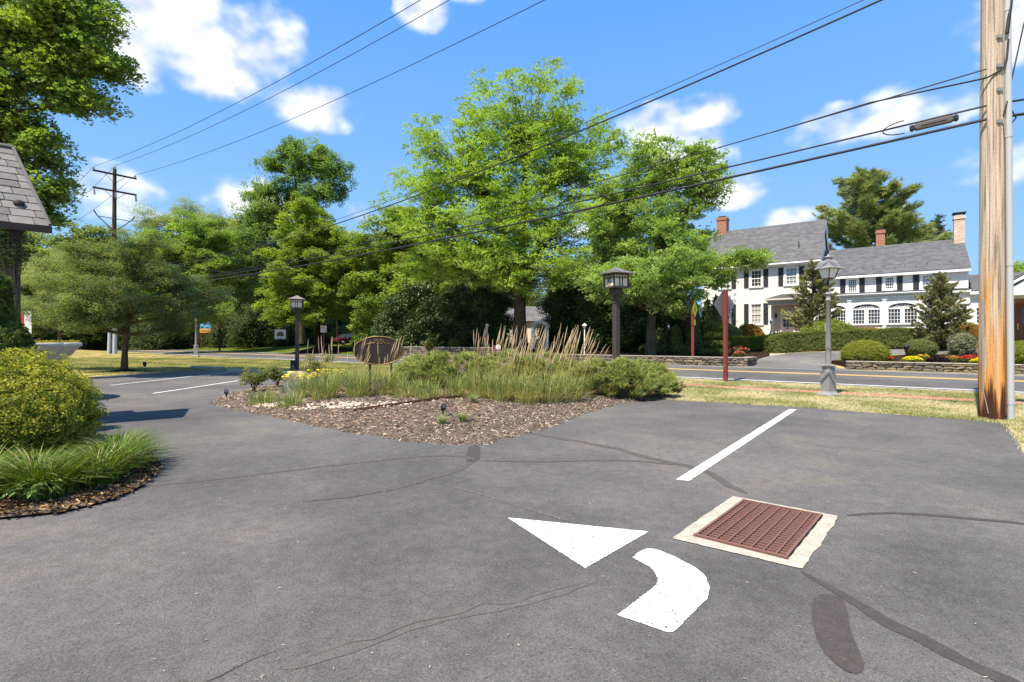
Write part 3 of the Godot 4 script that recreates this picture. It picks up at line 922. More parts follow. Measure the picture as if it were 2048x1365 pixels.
	ribbon(lotnode, "tar_patch", [[0.5, 3.2], [0.16, 3.02], [-0.18, 2.86], [-0.44, 2.78], [-0.75, 2.55], [-1.05, 2.36]], 0.09, 0.12, 0.0086, "tar_faint", 10, 0.25)
	ribbon(lotnode, "crack", [[-0.97, 2.43], [-0.78, 2.56], [-0.69, 2.58], [-0.52, 2.73], [-0.29, 2.82], [-0.17, 2.92], [0.0, 2.93], [0.16, 3.04], [0.45, 3.19]], 0.004, 0.004, 0.0105, "crack", 11, 0.9)
	ribbon(lotnode, "crack", [[-1.5, 2.1], [-1.3, 2.3], [-1.22, 2.42], [-1.02, 2.56], [-0.9, 2.6]], 0.0045, 0.003, 0.0105, "crack", 12, 0.9)
	# driveway and walk of the white house
	var dr = P2([ntp(28.1, 7.5), ntp(29.5, 7.45), [14.3, 30.0], [15.8, 31.4], [17.3, 32.0], [20.0, 31.6], [22.5, 31.1], [25.4, 29.6], [29.5, 26.6], [28.2, 25.2], [24.5, 27.4], [21.5, 28.6], [18.2, 28.4], [16.6, 27.3], ntp(29.5, 3.6), ntp(28.1, 2.9)])
	band_sheet(dr, 0.008, "driveway_asphalt", "driveway", 3.0)
	band_sheet(P2([[15.5, 31.1], [16.7, 31.6], [18.9, 35.2], [17.9, 35.8]]), 0.013, "concrete", "path")
	# beds of mulch in front of the dark shrubs and the house
	band_sheet(P2([ntp(29.6, 7.1), [14.38, 29.85], [15.7, 31.4], [16.2, 32.0], [18.3, 35.6], [13.0, 40.0], ntp(41, 18), ntp(37, 40), ntp(29.6, 40)]), 0.006, "dark_mulch", "garden_bed")
	band_sheet(P2([[16.3, 31.8], [17.4, 32.3], [20.0, 31.9], [22.5, 31.4], [25.4, 29.9], [29.5, 27.0], [31.5, 30.0], [19.2, 38.9], [18.3, 35.0]]), 0.006, "dark_mulch", "garden_bed")
	# rises of mulch behind the kerb further along the street
	var mound = MB.new()
	mound.smooth(true)
	var mp = [[-24.2, 56.0], [-21.6, 54.9], [-18.6, 54.0], [-16.6, 55.0], [-17.8, 58.5], [-21.5, 60.0], [-24.5, 58.6]]
	var mc = Vector3(-20.8, 1.12, -57.2)
	for i in mp.size():
		var a = mp[i]; var c = mp[(i + 1) % mp.size()]
		mound.tri(G(a[0], a[1]), mc, G(c[0], c[1]))
	struct("mulch_mound", mound, "dark_mulch")

func grit():
	# crumbs of stone, dry leaf and seed blown over the lot
	rng.seed = 57
	var buf := PackedFloat32Array()
	for i in 900:
		var d = 2.0 + 10.0 * pow(rng.randf(), 1.4)
		var x = rr(-0.9, 0.95) * d
		if not Geometry2D.is_point_in_polygon(Vector2(x, d), LOT) or Geometry2D.is_point_in_polygon(Vector2(x, d), ISL) or Geometry2D.is_point_in_polygon(Vector2(x, d), DRAIN): continue
		var c = tint_of(Color(0.16, 0.14, 0.12), Color(0.46, 0.40, 0.32), 0.2)
		put(buf, turned(rr(0, TAU), rr(-0.2, 0.2), rr(-0.3, 0.3), rr(0.08, 0.34)), Vector3(x, 0.012, -d), c)
	tag(scatter("grit", L.chip, "chip", buf, self), "tiny bits of leaf and grit scattered over the asphalt", "debris")
func turf():
	# short blades over the nearer lawns
	rng.seed = 51
	var buf := PackedFloat32Array()
	var n := FastNoiseLite.new()
	n.seed = 4; n.frequency = 0.35
	var made = 0
	for i in 120000:
		var nn: float; var t: float
		if i < 80000:
			nn = rr(7.5, 20.1); t = rr(-9, 14)
		else:
			nn = rr(6.0, 20.1); t = rr(14, 44)
		var x = 0.632 * nn - 0.775 * t; var d = 0.775 * nn + 0.632 * t
		if absf(x) > d * 1.06 or d < 6.0 or d > 44.0: continue
		if nn > 16.93 and nn < 17.87 and t < 13.0 and rng.randf() < 0.96: continue
		var p = Vector2(x, d)
		if x > -9.0 and d < 24.0 and Geometry2D.is_point_in_polygon(p, ISL): continue
		if Geometry2D.is_point_in_polygon(p, LOT): continue
		var dry = clampf(0.5 + n.get_noise_2d(x, d) * 1.5 + rr(-0.35, 0.35), 0.0, 1.0)
		var c = Color(0.26, 0.29, 0.08).lerp(Color(0.66, 0.58, 0.36), clampf(dry + 0.12, 0.0, 1.0))
		if t > 16.0: c = Color(0.18, 0.23, 0.055).lerp(Color(0.46, 0.40, 0.16), dry)
		put(buf, turned(rr(0, TAU), 0, 0, rr(0.7, 1.3)), Vector3(x, E(x, d), -d), c)
	var o = scatter("turf", L.turf, "blade", buf, self)
	tag(o, "short dry yellow-green lawn grass between the lot and the street", "grass")

func _ready():
	var cam := Camera3D.new()
	cam.name = "camera"
	cam.position = Vector3(0, 1.5, 0)
	cam.fov = 66.85
	cam.far = 4000.0
	add_child(cam)
	cam.current = true
	var env := Environment.new()
	env.background_mode = Environment.BG_SKY
	env.sky = make_sky()
	env.tonemap_mode = Environment.TONE_MAPPER_LINEAR
	env.tonemap_exposure = 1.8
	env.sdfgi_enabled = true
	env.ssao_enabled = true
	env.ssil_enabled = true
	var we := WorldEnvironment.new()
	we.name = "environment"
	we.environment = env
	add_child(we)
	var sun := DirectionalLight3D.new()
	sun.name = "sun"
	sun.light_energy = 1.5
	sun.light_color = Color(1.0, 0.955, 0.88)
	sun.light_angular_distance = 0.5
	sun.shadow_enabled = true
	add_child(sun)
	# the sun stands high on the left, a little behind the camera
	sun.look_at_from_position(Vector3.ZERO, -Vector3(-0.32, 0.87, 0.37))
	make_textures()
	make_leaves()
	ground()
	turf()
	grit()
	buildings()
	walls_and_beds()
	island()
	left_corner()
	trees()
	poles_and_wires()
	lamps()
	signs()
	cars()
	small_things()

# ---------------------------------------------------------------- buildings
func wall_face(b, s0, s1, y0, y1, z, holes, depth = 0.12):
	# a wall in the plane z, with openings [s0, s1, y0, y1] and their reveals
	var xs = [s0, s1]; var ys = [y0, y1]
	for h in holes:
		xs.append_array([h[0], h[1]]); ys.append_array([h[2], h[3]])
	xs.sort(); ys.sort()
	for i in xs.size() - 1:
		for j in ys.size() - 1:
			if xs[i + 1] - xs[i] < 0.0005 or ys[j + 1] - ys[j] < 0.0005: continue
			var mx = (xs[i] + xs[i + 1]) * 0.5; var my = (ys[j] + ys[j + 1]) * 0.5
			var open_ = false
			for h in holes:
				if mx > h[0] and mx < h[1] and my > h[2] and my < h[3]: open_ = true
			if not open_: b.quad(Vector3(xs[i], ys[j], z), Vector3(xs[i], ys[j + 1], z), Vector3(xs[i + 1], ys[j + 1], z), Vector3(xs[i + 1], ys[j], z))
	for h in holes:
		b.quad(Vector3(h[0], h[2], z), Vector3(h[0], h[3], z), Vector3(h[0], h[3], z - depth), Vector3(h[0], h[2], z - depth))
		b.quad(Vector3(h[1], h[2], z - depth), Vector3(h[1], h[3], z - depth), Vector3(h[1], h[3], z), Vector3(h[1], h[2], z))
		b.quad(Vector3(h[0], h[3], z), Vector3(h[1], h[3], z), Vector3(h[1], h[3], z - depth), Vector3(h[0], h[3], z - depth))
		b.quad(Vector3(h[0], h[2], z), Vector3(h[0], h[2], z - depth), Vector3(h[1], h[2], z - depth), Vector3(h[1], h[2], z))
func sash(parent, s0, s1, y0, y1, z, cols, rows, glass, casing = 0.12):
	# casing round the opening, sash frame and glazing bars, glass set back behind them
	var b = MB.new()
	var c = casing
	b.span(Vector3(s0 - c, y1, z), Vector3(s1 + c, y1 + c, z + 0.05))
	b.span(Vector3(s0 - c - 0.04, y0 - 0.09, z), Vector3(s1 + c + 0.04, y0, z + 0.09))
	b.span(Vector3(s0 - c, y0, z), Vector3(s0, y1, z + 0.045))
	b.span(Vector3(s1, y0, z), Vector3(s1 + c, y1, z + 0.045))
	var zi = z - 0.06
	for x in [s0, s1 - 0.045]: b.span(Vector3(x, y0, zi), Vector3(x + 0.045, y1, zi + 0.05))
	for y in [y0, y1 - 0.045]: b.span(Vector3(s0 + 0.045, y, zi), Vector3(s1 - 0.045, y + 0.045, zi + 0.05))
	for i in range(1, cols):
		var x = lerpf(s0, s1, float(i) / cols)
		b.span(Vector3(x - 0.012, y0 + 0.045, zi + 0.005), Vector3(x + 0.012, y1 - 0.045, zi + 0.035))
	for j in range(1, rows):
		var y = lerpf(y0, y1, float(j) / rows)
		var k = 0.028 if j * 2 == rows else 0.012
		b.span(Vector3(s0 + 0.045, y - k, zi + 0.007), Vector3(s1 - 0.045, y + k, zi + (0.048 if k > 0.02 else 0.038)))
	var w = part("window", b, "white_trim", parent)
	var g = MB.new()
	g.span(Vector3(s0 + 0.01, y0 + 0.01, zi - 0.03), Vector3(s1 - 0.01, y1 - 0.01, zi - 0.012))
	part("pane", g, glass, w)
	return w
func shutter(parent, s0, s1, y0, y1, z):
	var b = MB.new()
	b.span(Vector3(s0, y0, z + 0.004), Vector3(s1, y1, z + 0.025))
	for x in [s0, s1 - 0.05]: b.span(Vector3(x, y0, z + 0.025), Vector3(x + 0.05, y1, z + 0.045))
	for y in [y0, y0 + (y1 - y0) * 0.46, y1 - 0.06]: b.span(Vector3(s0 + 0.05, y, z + 0.025), Vector3(s1 - 0.05, y + 0.06, z + 0.043))
	for q in [[y0 + 0.11, y0 + (y1 - y0) * 0.46 - 0.05], [y0 + (y1 - y0) * 0.46 + 0.11, y1 - 0.11]]:
		b.span(Vector3(s0 + 0.085, q[0], z + 0.025), Vector3(s1 - 0.085, q[1], z + 0.035))
	return part("shutter", b, "shutter", parent)
func slope(b, el: Vector3, er: Vector3, rr_: Vector3, rl: Vector3, course = 0.145):
	# a roof plane of overlapping courses, from the eave (el, er) to the ridge (rl, rr_)
	var n = maxi(2, int((rl - el).length() / course))
	var nrm = (er - el).cross(rl - el).normalized()
	if nrm.y < 0.0: nrm = -nrm
	var lift = nrm * 0.014
	for i in n:
		var f0 = float(i) / n; var f1 = float(i + 1) / n
		var a = el.lerp(rl, f0); var c = er.lerp(rr_, f0); var d = er.lerp(rr_, f1); var e = el.lerp(rl, f1)
		var v0 = f0 * n * 0.145; var v1 = f1 * n * 0.145
		var ua = (a - el).dot((er - el).normalized()); var ub = (c - el).dot((er - el).normalized())
		b.quv(a + lift, e, d, c + lift, Vector2(ua, v0), Vector2(ua, v1), Vector2(ub, v1), Vector2(ub, v0))
		b.quv(a, a + lift, c + lift, c, Vector2(ua, v0), Vector2(ua, v0), Vector2(ub, v0), Vector2(ub, v0))
func arch_y(f, y, rise): return y + rise * sqrt(maxf(0.0, 1.0 - pow(2.0 * f - 1.0, 2.0)))
func arched_window(H, s0, s1, y0, ys, rise, z):
	var b = MB.new()
	var n = 14
	var cx = (s0 + s1) * 0.5
	var zi = z - 0.07
	# arched casing and spandrels up to the frieze
	for i in n:
		var f0 = float(i) / n; var f1 = float(i + 1) / n
		var x0 = lerpf(s0, s1, f0); var x1 = lerpf(s0, s1, f1)
		var a0 = arch_y(f0, ys, rise); var a1 = arch_y(f1, ys, rise)
		var o0 = Vector3(lerpf(s0 - 0.09, s1 + 0.09, f0), arch_y(f0, ys, rise + 0.10), z + 0.04); var o1 = Vector3(lerpf(s0 - 0.09, s1 + 0.09, f1), arch_y(f1, ys, rise + 0.10), z + 0.04)
		b.quad(Vector3(x0, a0, z + 0.04), o0, o1, Vector3(x1, a1, z + 0.04))
		b.quad(Vector3(x0, a0, zi), Vector3(x0, a0, z + 0.04), Vector3(x1, a1, z + 0.04), Vector3(x1, a1, zi))
		b.quad(o0, o0 - Vector3(0, 0, 0.04), o1 - Vector3(0, 0, 0.04), o1)
	for x in [s0 - 0.09, s1]: b.span(Vector3(x, y0, z), Vector3(x + 0.09, ys, z + 0.045))
	b.span(Vector3(s0 - 0.14, y0 - 0.1, z), Vector3(s1 + 0.14, y0, z + 0.10))
	b.span(Vector3(s0, ys - 0.05, zi), Vector3(s1, ys + 0.05, zi + 0.06))
	b.span(Vector3(cx - 0.085, y0, zi), Vector3(cx + 0.085, ys - 0.05, zi + 0.065))
	for half in [[s0, cx - 0.085], [cx + 0.085, s1]]:
		for x in [half[0], half[1] - 0.04]: b.span(Vector3(x, y0, zi), Vector3(x + 0.04, ys - 0.05, zi + 0.05))
		for i in range(1, 4):
			var x = lerpf(half[0], half[1], i / 4.0)
			b.span(Vector3(x - 0.011, y0, zi + 0.004), Vector3(x + 0.011, ys - 0.05, zi + 0.034))
			var y = lerpf(y0, ys - 0.05, i / 4.0)
			b.span(Vector3(half[0] + 0.04, y - 0.011, zi + 0.006), Vector3(half[1] - 0.04, y + 0.011, zi + 0.036))
	# fan of bars
	for i in range(1, 6):
		var a = PI * i / 6.0
		var p = Vector3(cx, ys + 0.05, zi + 0.02)
		var q = Vector3(cx + cos(a) * (s1 - s0) * 0.5, ys + sin(a) * rise, zi + 0.02)
		b.tube([p, q], [0.012, 0.012], 4, false)
	for i in 10:
		var a0 = PI * i / 10.0; var a1 = PI * (i + 1) / 10.0
		b.tube([Vector3(cx + cos(a0) * (s1 - s0) * 0.27, ys + 0.03 + sin(a0) * rise * 0.52, zi + 0.021), Vector3(cx + cos(a1) * (s1 - s0) * 0.27, ys + 0.03 + sin(a1) * rise * 0.52, zi + 0.021)], [0.012, 0.012], 4, false)
	var w = part("arched_window", b, "white_trim", H)
	var g = MB.new()
	g.quad(Vector3(s0, y0, zi - 0.015), Vector3(s0, ys, zi - 0.015), Vector3(s1, ys, zi - 0.015), Vector3(s1, y0, zi - 0.015))
	for i in n:
		var f0 = float(i) / n; var f1 = float(i + 1) / n
		g.quad(Vector3(lerpf(s0, s1, f0), ys, zi - 0.015), Vector3(lerpf(s0, s1, f0), arch_y(f0, ys, rise), zi - 0.015), Vector3(lerpf(s0, s1, f1), arch_y(f1, ys, rise), zi - 0.015), Vector3(lerpf(s0, s1, f1), ys, zi - 0.015))
	part("pane", g, "glass", w)
func boards(H, called, s0, s1, y0, y1, z, m, step = 0.15):
	var y = y0
	while y < y1 - 0.01:
		var h = minf(step, y1 - y)
		var b = MB.new()
		b.prism(P2([[z, y], [z + 0.03, y + 0.001], [z + 0.008, y + h], [z, y + h]]), s0, s1, Transform3D(Basis(Vector3(0, 0, 1), Vector3(0, 1, 0), Vector3(1, 0, 0)), Vector3.ZERO))
		part(called, b, m, H)
		y += step
func chimney(H, s0, s1, k0, k1, y0, y1, m, cap):
	var b = MB.new()
	b.span(Vector3(s0, y0, -k1), Vector3(s1, y1 - 0.25, -k0))
	b.span(Vector3(s0 - 0.05, y1 - 0.25, -k1 - 0.05), Vector3(s1 + 0.05, y1 - 0.12, -k0 + 0.05))
	b.span(Vector3(s0 - 0.02, y1 - 0.12, -k1 - 0.02), Vector3(s1 + 0.02, y1, -k0 + 0.02))
	var c = part("chimney", b, m, H)
	var t = MB.new()
	if cap:
		t.span(Vector3(s0 - 0.08, y1 + 0.16, -k1 - 0.08), Vector3(s1 + 0.08, y1 + 0.22, -k0 + 0.08))
		for x in [s0, s1 - 0.05]:
			for k in [k0, k1 - 0.05]: t.span(Vector3(x, y1, -k - 0.05), Vector3(x + 0.05, y1 + 0.16, -k))
	else:
		t.span(Vector3(s0 + 0.1, y1, -k1 + 0.1), Vector3(s1 - 0.1, y1 + 0.12, -k0 - 0.1))
	part("chimney_cap", t, "black_metal", c)

func buildings():
	var H = thing("white_house", "large white colonial house with grey roofs, black shutters and arched windows across the street", "house", Vector3(21.17, 0, -38))
	H.basis = Basis(Vector3(0.809, 0, 0.588), Vector3.UP, Vector3(-0.588, 0, 0.809))
	var wl = -7.0; var wr = 1.15
	# main block
	var up = [[-5.62, -4.9, 5.68, 6.93], [-3.31, -2.59, 5.68, 6.93], [-0.92, -0.2, 5.68, 6.93]]
	var low = [[-5.62, -4.9, 2.80, 4.33], [-3.31, -2.59, 2.80, 4.33]]
	var b = MB.new()
	wall_face(b, wl, wr, 0.9, 7.35, 0.0, up + low + [[-1.2, -0.4, 1.6, 3.6]])
	b.quad(Vector3(wl, 0.9, -8), Vector3(wl, 7.35, -8), Vector3(wr, 7.35, -8), Vector3(wr, 0.9, -8))
	for x in [wl, wr]:
		b.quad(Vector3(x, 0.9, 0), Vector3(x, 7.35, 0), Vector3(x, 7.35, -8), Vector3(x, 0.9, -8))
		b.tri(Vector3(x, 7.35, 0), Vector3(x, 10.95, -4), Vector3(x, 7.35, -8))
	part("wall", b, "white", H)
	for i in 3: sash(H, up[i][0], up[i][1], up[i][2], up[i][3], 0.0, 3, 4, ["glass", "glass", "glass_light"][i])
	for i in 2: sash(H, low[i][0], low[i][1], low[i][2], low[i][3], 0.0, 3, 4, ["glass", "curtain_glass"][i])
	for s in [-6.12, -4.74, -3.82, -2.44, -1.42, -0.04]:
		shutter(H, s, s + 0.33, 5.63, 6.98, 0.0)
		if s < -2.0: shutter(H, s, s + 0.33, 2.78, 4.38, 0.0)
	b = MB.new()
	slope(b, Vector3(wl - 0.2, 7.28, 0.35), Vector3(wr + 0.2, 7.28, 0.35), Vector3(wr + 0.2, 11.05, -4), Vector3(wl - 0.2, 11.05, -4))
	slope(b, Vector3(wl - 0.2, 7.28, -8.35), Vector3(wr + 0.2, 7.28, -8.35), Vector3(wr + 0.2, 11.05, -4), Vector3(wl - 0.2, 11.05, -4))
	var rf = part("roof", b, "shingle", H)
	b = MB.new()
	b.span(Vector3(wl - 0.2, 7.12, 0.24), Vector3(wr + 0.2, 7.27, 0.36))
	b.span(Vector3(wl - 0.2, 7.08, 0.003), Vector3(wr + 0.2, 7.12, 0.30))
	for x in [wl - 0.2, wr + 0.12]:
		b.prism(P2([[-0.3, 7.05], [-0.3, 7.24], [4.0, 10.99], [8.3, 7.24], [8.3, 7.05], [4.0, 10.76]]), x, x + 0.08, Transform3D(Basis(Vector3(0, 0, -1), Vector3(0, 1, 0), Vector3(1, 0, 0)), Vector3.ZERO))
	part("eave_trim", b, "white_trim", H)
	b = MB.new()
	b.tube([Vector3(wl - 0.2, 7.24, 0.42), Vector3(wr + 0.2, 7.24, 0.42)], [0.06, 0.06], 8)
	b.tube([Vector3(wr - 0.1, 7.2, 0.40), Vector3(wr - 0.1, 7.0, 0.08), Vector3(wr - 0.1, 1.5, 0.06)], [0.04, 0.04, 0.04], 6)
	part("gutter", b, "white_trim", H)
	b = MB.new()
	b.tube([Vector3(-0.2, 8.6, -1.1), Vector3(-0.2, 9.0, -1.1)], [0.04, 0.04], 6)
	part("vent_pipe", b, "black_metal", rf)
	rng.seed = 70
	for k in 9:
		b = MB.new()
		b.box(Vector3(-4.5 + k * 0.62, 7.75 + (k % 2) * 0.18, -0.19 - (k % 2) * 0.21), Vector3(0.07, 0.06, 0.05))
		part("snow_guard", b, "black_metal", rf)
	chimney(H, -6.8, -6.0, 3.6, 4.5, 10.4, 12.2, "red_brick", false)
	# porch with its door
	boards(H, "siding_board", -1.72, -1.27, 1.62, 4.16, 0.005, "cream", 0.16)
	boards(H, "siding_board", -0.33, 0.52, 1.62, 4.16, 0.005, "cream", 0.16)
	boards(H, "siding_board", -1.27, -0.33, 3.71, 4.16, 0.005, "cream", 0.16)
	b = MB.new()
	b.span(Vector3(-1.27, 1.62, 0.004), Vector3(-1.19, 3.71, 0.07))
	b.span(Vector3(-0.41, 1.62, 0.004), Vector3(-0.33, 3.71, 0.07))
	b.span(Vector3(-1.19, 3.6, 0.004), Vector3(-0.41, 3.71, 0.07))
	part("door_frame", b, "white_trim", H)
	b = MB.new()
	wall_face(b, -1.19, -0.41, 1.62, 3.6, -0.02, [[-1.1, -0.5, 2.55, 3.5]], 0.03)
	for i in range(1, 3): b.span(Vector3(-1.1 + i * 0.2 - 0.012, 2.55, -0.045), Vector3(-1.1 + i * 0.2 + 0.012, 3.5, -0.022))
	for i in range(1, 3): b.span(Vector3(-1.1, 2.55 + i * 0.317 - 0.012, -0.046), Vector3(-0.5, 2.55 + i * 0.317 + 0.012, -0.021))
	for x in [-1.1, -0.76]: b.span(Vector3(x, 1.8, -0.02), Vector3(x + 0.26, 2.4, -0.005))
	var dn = part("door", b, "white_trim", H)
	b = MB.new(); b.span(Vector3(-1.1, 2.55, -0.07), Vector3(-0.5, 3.5, -0.05)); part("pane", b, "glass", dn)
	b = MB.new(); b.span(Vector3(-0.92, 2.43, -0.019), Vector3(-0.68, 2.48, 0.0)); part("mail_slot", b, "black_metal", dn)
	for x in [-1.55, -0.1]:
		b = MB.new()
		b.box(Vector3(x, 3.38, 0.12), Vector3(0.03, 0.05, 0.16))
		b.lathe([Vector2(0.02, 3.22), Vector2(0.075, 3.26), Vector2(0.09, 3.44), Vector2(0.11, 3.46), Vector2(0.03, 3.56), Vector2(0.0, 3.6)], 6, Vector3(x, 0, 0.2), 0, false)
		part("wall_lantern", b, "black_metal", H)
	b = MB.new()
	b.span(Vector3(-2.12, 4.5, -0.0), Vector3(0.78, 4.62, 1.3))
	b.span(Vector3(-2.02, 4.38, 0.0), Vector3(0.68, 4.5, 1.2))
	b.span(Vector3(-1.92, 4.16, 0.0), Vector3(0.58, 4.38, 1.1))
	part("porch_cornice", b, "cream", H)
	b = MB.new()
	var pe = [Vector3(-2.12, 4.625, 1.3), Vector3(0.78, 4.625, 1.3), Vector3(0.78, 4.625, 0), Vector3(-2.12, 4.625, 0)]
	slope(b, pe[0], pe[1], Vector3(-0.2, 5.02, 0.02), Vector3(-1.1, 5.02, 0.02))
	b.tri(pe[3], Vector3(-1.1, 5.02, 0.02), pe[0]); b.tri(pe[1], Vector3(-0.2, 5.02, 0.02), pe[2])
	part("porch_roof", b, "shingle", H)
	for x in [-1.83, 0.45]:
		b = MB.new()
		b.bevel(Vector3(x, 2.86, 0.98), Vector3(0.17, 2.56, 0.17), 0.012)
		b.box(Vector3(x, 4.1, 0.98), Vector3(0.23, 0.1, 0.23)); b.box(Vector3(x, 1.66, 0.98), Vector3(0.23, 0.12, 0.23))
		part("column", b, "white_trim", H)
	b = MB.new()
	b.span(Vector3(-2.0, 0.9, 0.004), Vector3(0.65, 1.6, 1.2))
	for i in 4: b.span(Vector3(-1.75, 0.8, 1.2 + i * 0.28), Vector3(-0.2, 1.44 - i * 0.16, 1.48 + i * 0.28))
	part("porch_steps", b, "red_brick", H)
	b = MB.new()
	for x in [-1.72]:
		b.tube([Vector3(x, 1.6, 1.12), Vector3(x, 2.4, 1.12), Vector3(x, 1.75, 2.3), Vector3(x, 0.95, 2.3)], [0.02, 0.02, 0.02, 0.02], 6)
		for k in 5: b.tube([Vector3(x, 1.5 - k * 0.12, 1.3 + k * 0.2), Vector3(x, 2.28 - k * 0.11, 1.3 + k * 0.2)], [0.01, 0.01], 4)
	part("handrail", b, "black_metal", H)
	# wing: two storeys set back, one storey with arches in front
	var e0 = 1.152; var e1 = 9.45
	var wu = [[2.91, 3.44, 4.98, 5.93], [5.06, 5.58, 5.10, 5.93], [7.1, 7.64, 4.98, 5.93]]
	b = MB.new()
	wall_face(b, e0, e1, 4.6, 6.25, -1.2, wu)
	b.quad(Vector3(e1, 0.9, -1.2), Vector3(e1, 6.25, -1.2), Vector3(e1, 6.25, -9.2), Vector3(e1, 0.9, -9.2))
	b.tri(Vector3(e1, 6.25, -1.2), Vector3(e1, 8.7, -5.2), Vector3(e1, 6.25, -9.2))
	b.quad(Vector3(e0, 0.9, -9.2), Vector3(e0, 6.25, -9.2), Vector3(e1, 6.25, -9.2), Vector3(e1, 0.9, -9.2))
	part("wall", b, "white", H)
	for i in 3: sash(H, wu[i][0], wu[i][1], wu[i][2], wu[i][3], -1.2, [4, 4, 3][i], [6, 4, 4][i], ["glass", "glass", "glass_light"][i], 0.11)
	for s in [2.43, 3.59, 4.57, 5.74, 6.62, 7.78]: shutter(H, s, s + 0.32, 4.97, 5.98, -1.2)
	b = MB.new()
	b.span(Vector3(5.08, 4.97, -1.24), Vector3(5.56, 5.12, -0.95)); part("air_conditioner", b, "white_trim", H)
	b = MB.new()
	slope(b, Vector3(e0 + 0.2, 6.2, -0.85), Vector3(e1 + 0.12, 6.2, -0.85), Vector3(e1 + 0.12, 8.76, -5.2), Vector3(e0 + 0.02, 8.76, -5.2))
	slope(b, Vector3(e0, 6.2, -9.55), Vector3(e1 + 0.12, 6.2, -9.55), Vector3(e1 + 0.12, 8.76, -5.2), Vector3(e0 + 0.02, 8.76, -5.2))
	rf = part("roof", b, "shingle", H)
	for k in 12:
		b = MB.new()
		b.box(Vector3(2.0 + k * 0.6, 6.58 + (k % 2) * 0.16, -1.46 - (k % 2) * 0.27), Vector3(0.07, 0.06, 0.05))
		part("snow_guard", b, "black_metal", rf)
	b = MB.new()
	b.span(Vector3(e0 + 0.02, 6.0, -1.19), Vector3(e1 + 0.1, 6.19, -0.88))
	b.prism(P2([[0.9, 6.0], [0.9, 6.15], [5.2, 8.68], [9.5, 6.15], [9.5, 6.0], [5.2, 8.5]]), e1 + 0.003, e1 + 0.07, Transform3D(Basis(Vector3(0, 0, -1), Vector3(0, 1, 0), Vector3(1, 0, 0)), Vector3.ZERO))
	part("eave_trim", b, "white_trim", H)
	chimney(H, 4.5, 5.05, 5.4, 5.95, 8.2, 10.0, "red_brick", false)
	chimney(H, 9.0, 9.58, 4.5, 5.1, 8.0, 10.3, "pale_brick", true)
	# ground-floor front with arches
	b = MB.new()
	var arcs = [[1.35, 2.86], [3.24, 4.83], [5.23, 6.81]]
	var ho = []
	for a in arcs: ho.append([a[0], a[1], 2.7, 3.7])
	var solid = []
	for a in arcs: solid.append([a[0], a[1], 2.7, 4.08])
	wall_face(b, e0, 7.35, 0.9, 4.62, 0.0, solid, 0.1)
	for a in arcs:
		for i in 14:
			var f0 = i / 14.0; var f1 = (i + 1) / 14.0
			b.quad(Vector3(lerpf(a[0], a[1], f0), arch_y(f0, 3.7, 0.34), 0), Vector3(lerpf(a[0], a[1], f0), 4.08, 0), Vector3(lerpf(a[0], a[1], f1), 4.08, 0), Vector3(lerpf(a[0], a[1], f1), arch_y(f1, 3.7, 0.34), 0))
	b.quad(Vector3(7.35, 0.9, 0), Vector3(7.35, 4.62, 0), Vector3(7.35, 4.62, -1.2), Vector3(7.35, 0.9, -1.2))
	wall_face(b, 7.35, e1, 0.9, 4.62, -0.6, [[8.2, 9.36, 2.65, 3.9]], 0.1)
	part("wall", b, "white", H)
	for a in arcs: arched_window(H, a[0], a[1], 2.7, 3.7, 0.34, 0.0)
	sash(H, 8.2, 9.36, 2.65, 3.9, -0.6, 6, 4, "glass", 0.1)
	for a in [[1.35, 2.86], [3.3, 4.78], [5.28, 6.76]]: boards(H, "siding_board", a[0], a[1], 1.55, 2.42, 0.002, "white", 0.16)
	for s in [2.93, 4.92, 6.86]:
		b = MB.new()
		b.bevel(Vector3(s + 0.12, 2.75, 0.03), Vector3(0.22, 3.3, 0.07), 0.008)
		b.span(Vector3(s - 0.02, 4.3, 0.0), Vector3(s + 0.26, 4.42, 0.10)); b.span(Vector3(s - 0.02, 1.1, 0.0), Vector3(s + 0.26, 1.45, 0.10))
		part("pilaster", b, "white_trim", H)
	for k in 17:
		b = MB.new()
		b.bevel(Vector3(7.22, 1.3 + k * 0.19, 0.02), Vector3(0.2 if k % 2 else 0.25, 0.165, 0.06), 0.012)
		part("quoin", b, "white_trim", H)
	b = MB.new()
	b.span(Vector3(e0, 4.42, 0.0), Vector3(7.4, 4.52, 0.08)); b.span(Vector3(e0, 4.62, -0.05), Vector3(7.45, 4.7, 0.22)); b.span(Vector3(e0, 4.7, -1.19), Vector3(7.5, 4.8, 0.30))
	b.span(Vector3(7.4, 4.62, -1.19), Vector3(e1 + 0.05, 4.78, -0.4))
	part("cornice", b, "white_trim", H)
	for k in 34:
		b = MB.new()
		b.span(Vector3(e0 + 0.06 + k * 0.182, 4.523, 0.0), Vector3(e0 + 0.15 + k * 0.182, 4.615, 0.14))
		part("dentil", b, "white_trim", H)
	b = MB.new()
	slope(b, Vector3(e0, 4.803, 0.33), Vector3(7.52, 4.803, 0.33), Vector3(7.52, 4.94, -1.19), Vector3(e0, 4.94, -1.19))
	slope(b, Vector3(7.52, 4.80, -0.36), Vector3(e1, 4.80, -0.36), Vector3(e1, 4.94, -1.19), Vector3(7.52, 4.94, -1.19))
	part("lower_roof", b, "shingle", H)
	# low wing with the entrance portico
	b = MB.new()
	wall_face(b, e1, 18.0, 0.9, 4.6, -0.62, [[9.75, 10.3, 2.6, 3.6], [11.2, 14.5, 1.5, 4.1]], 0.1)
	part("wall", b, "white", H)
	sash(H, 9.75, 10.3, 2.6, 3.6, -0.62, 3, 4, "glass", 0.1)
	b = MB.new()
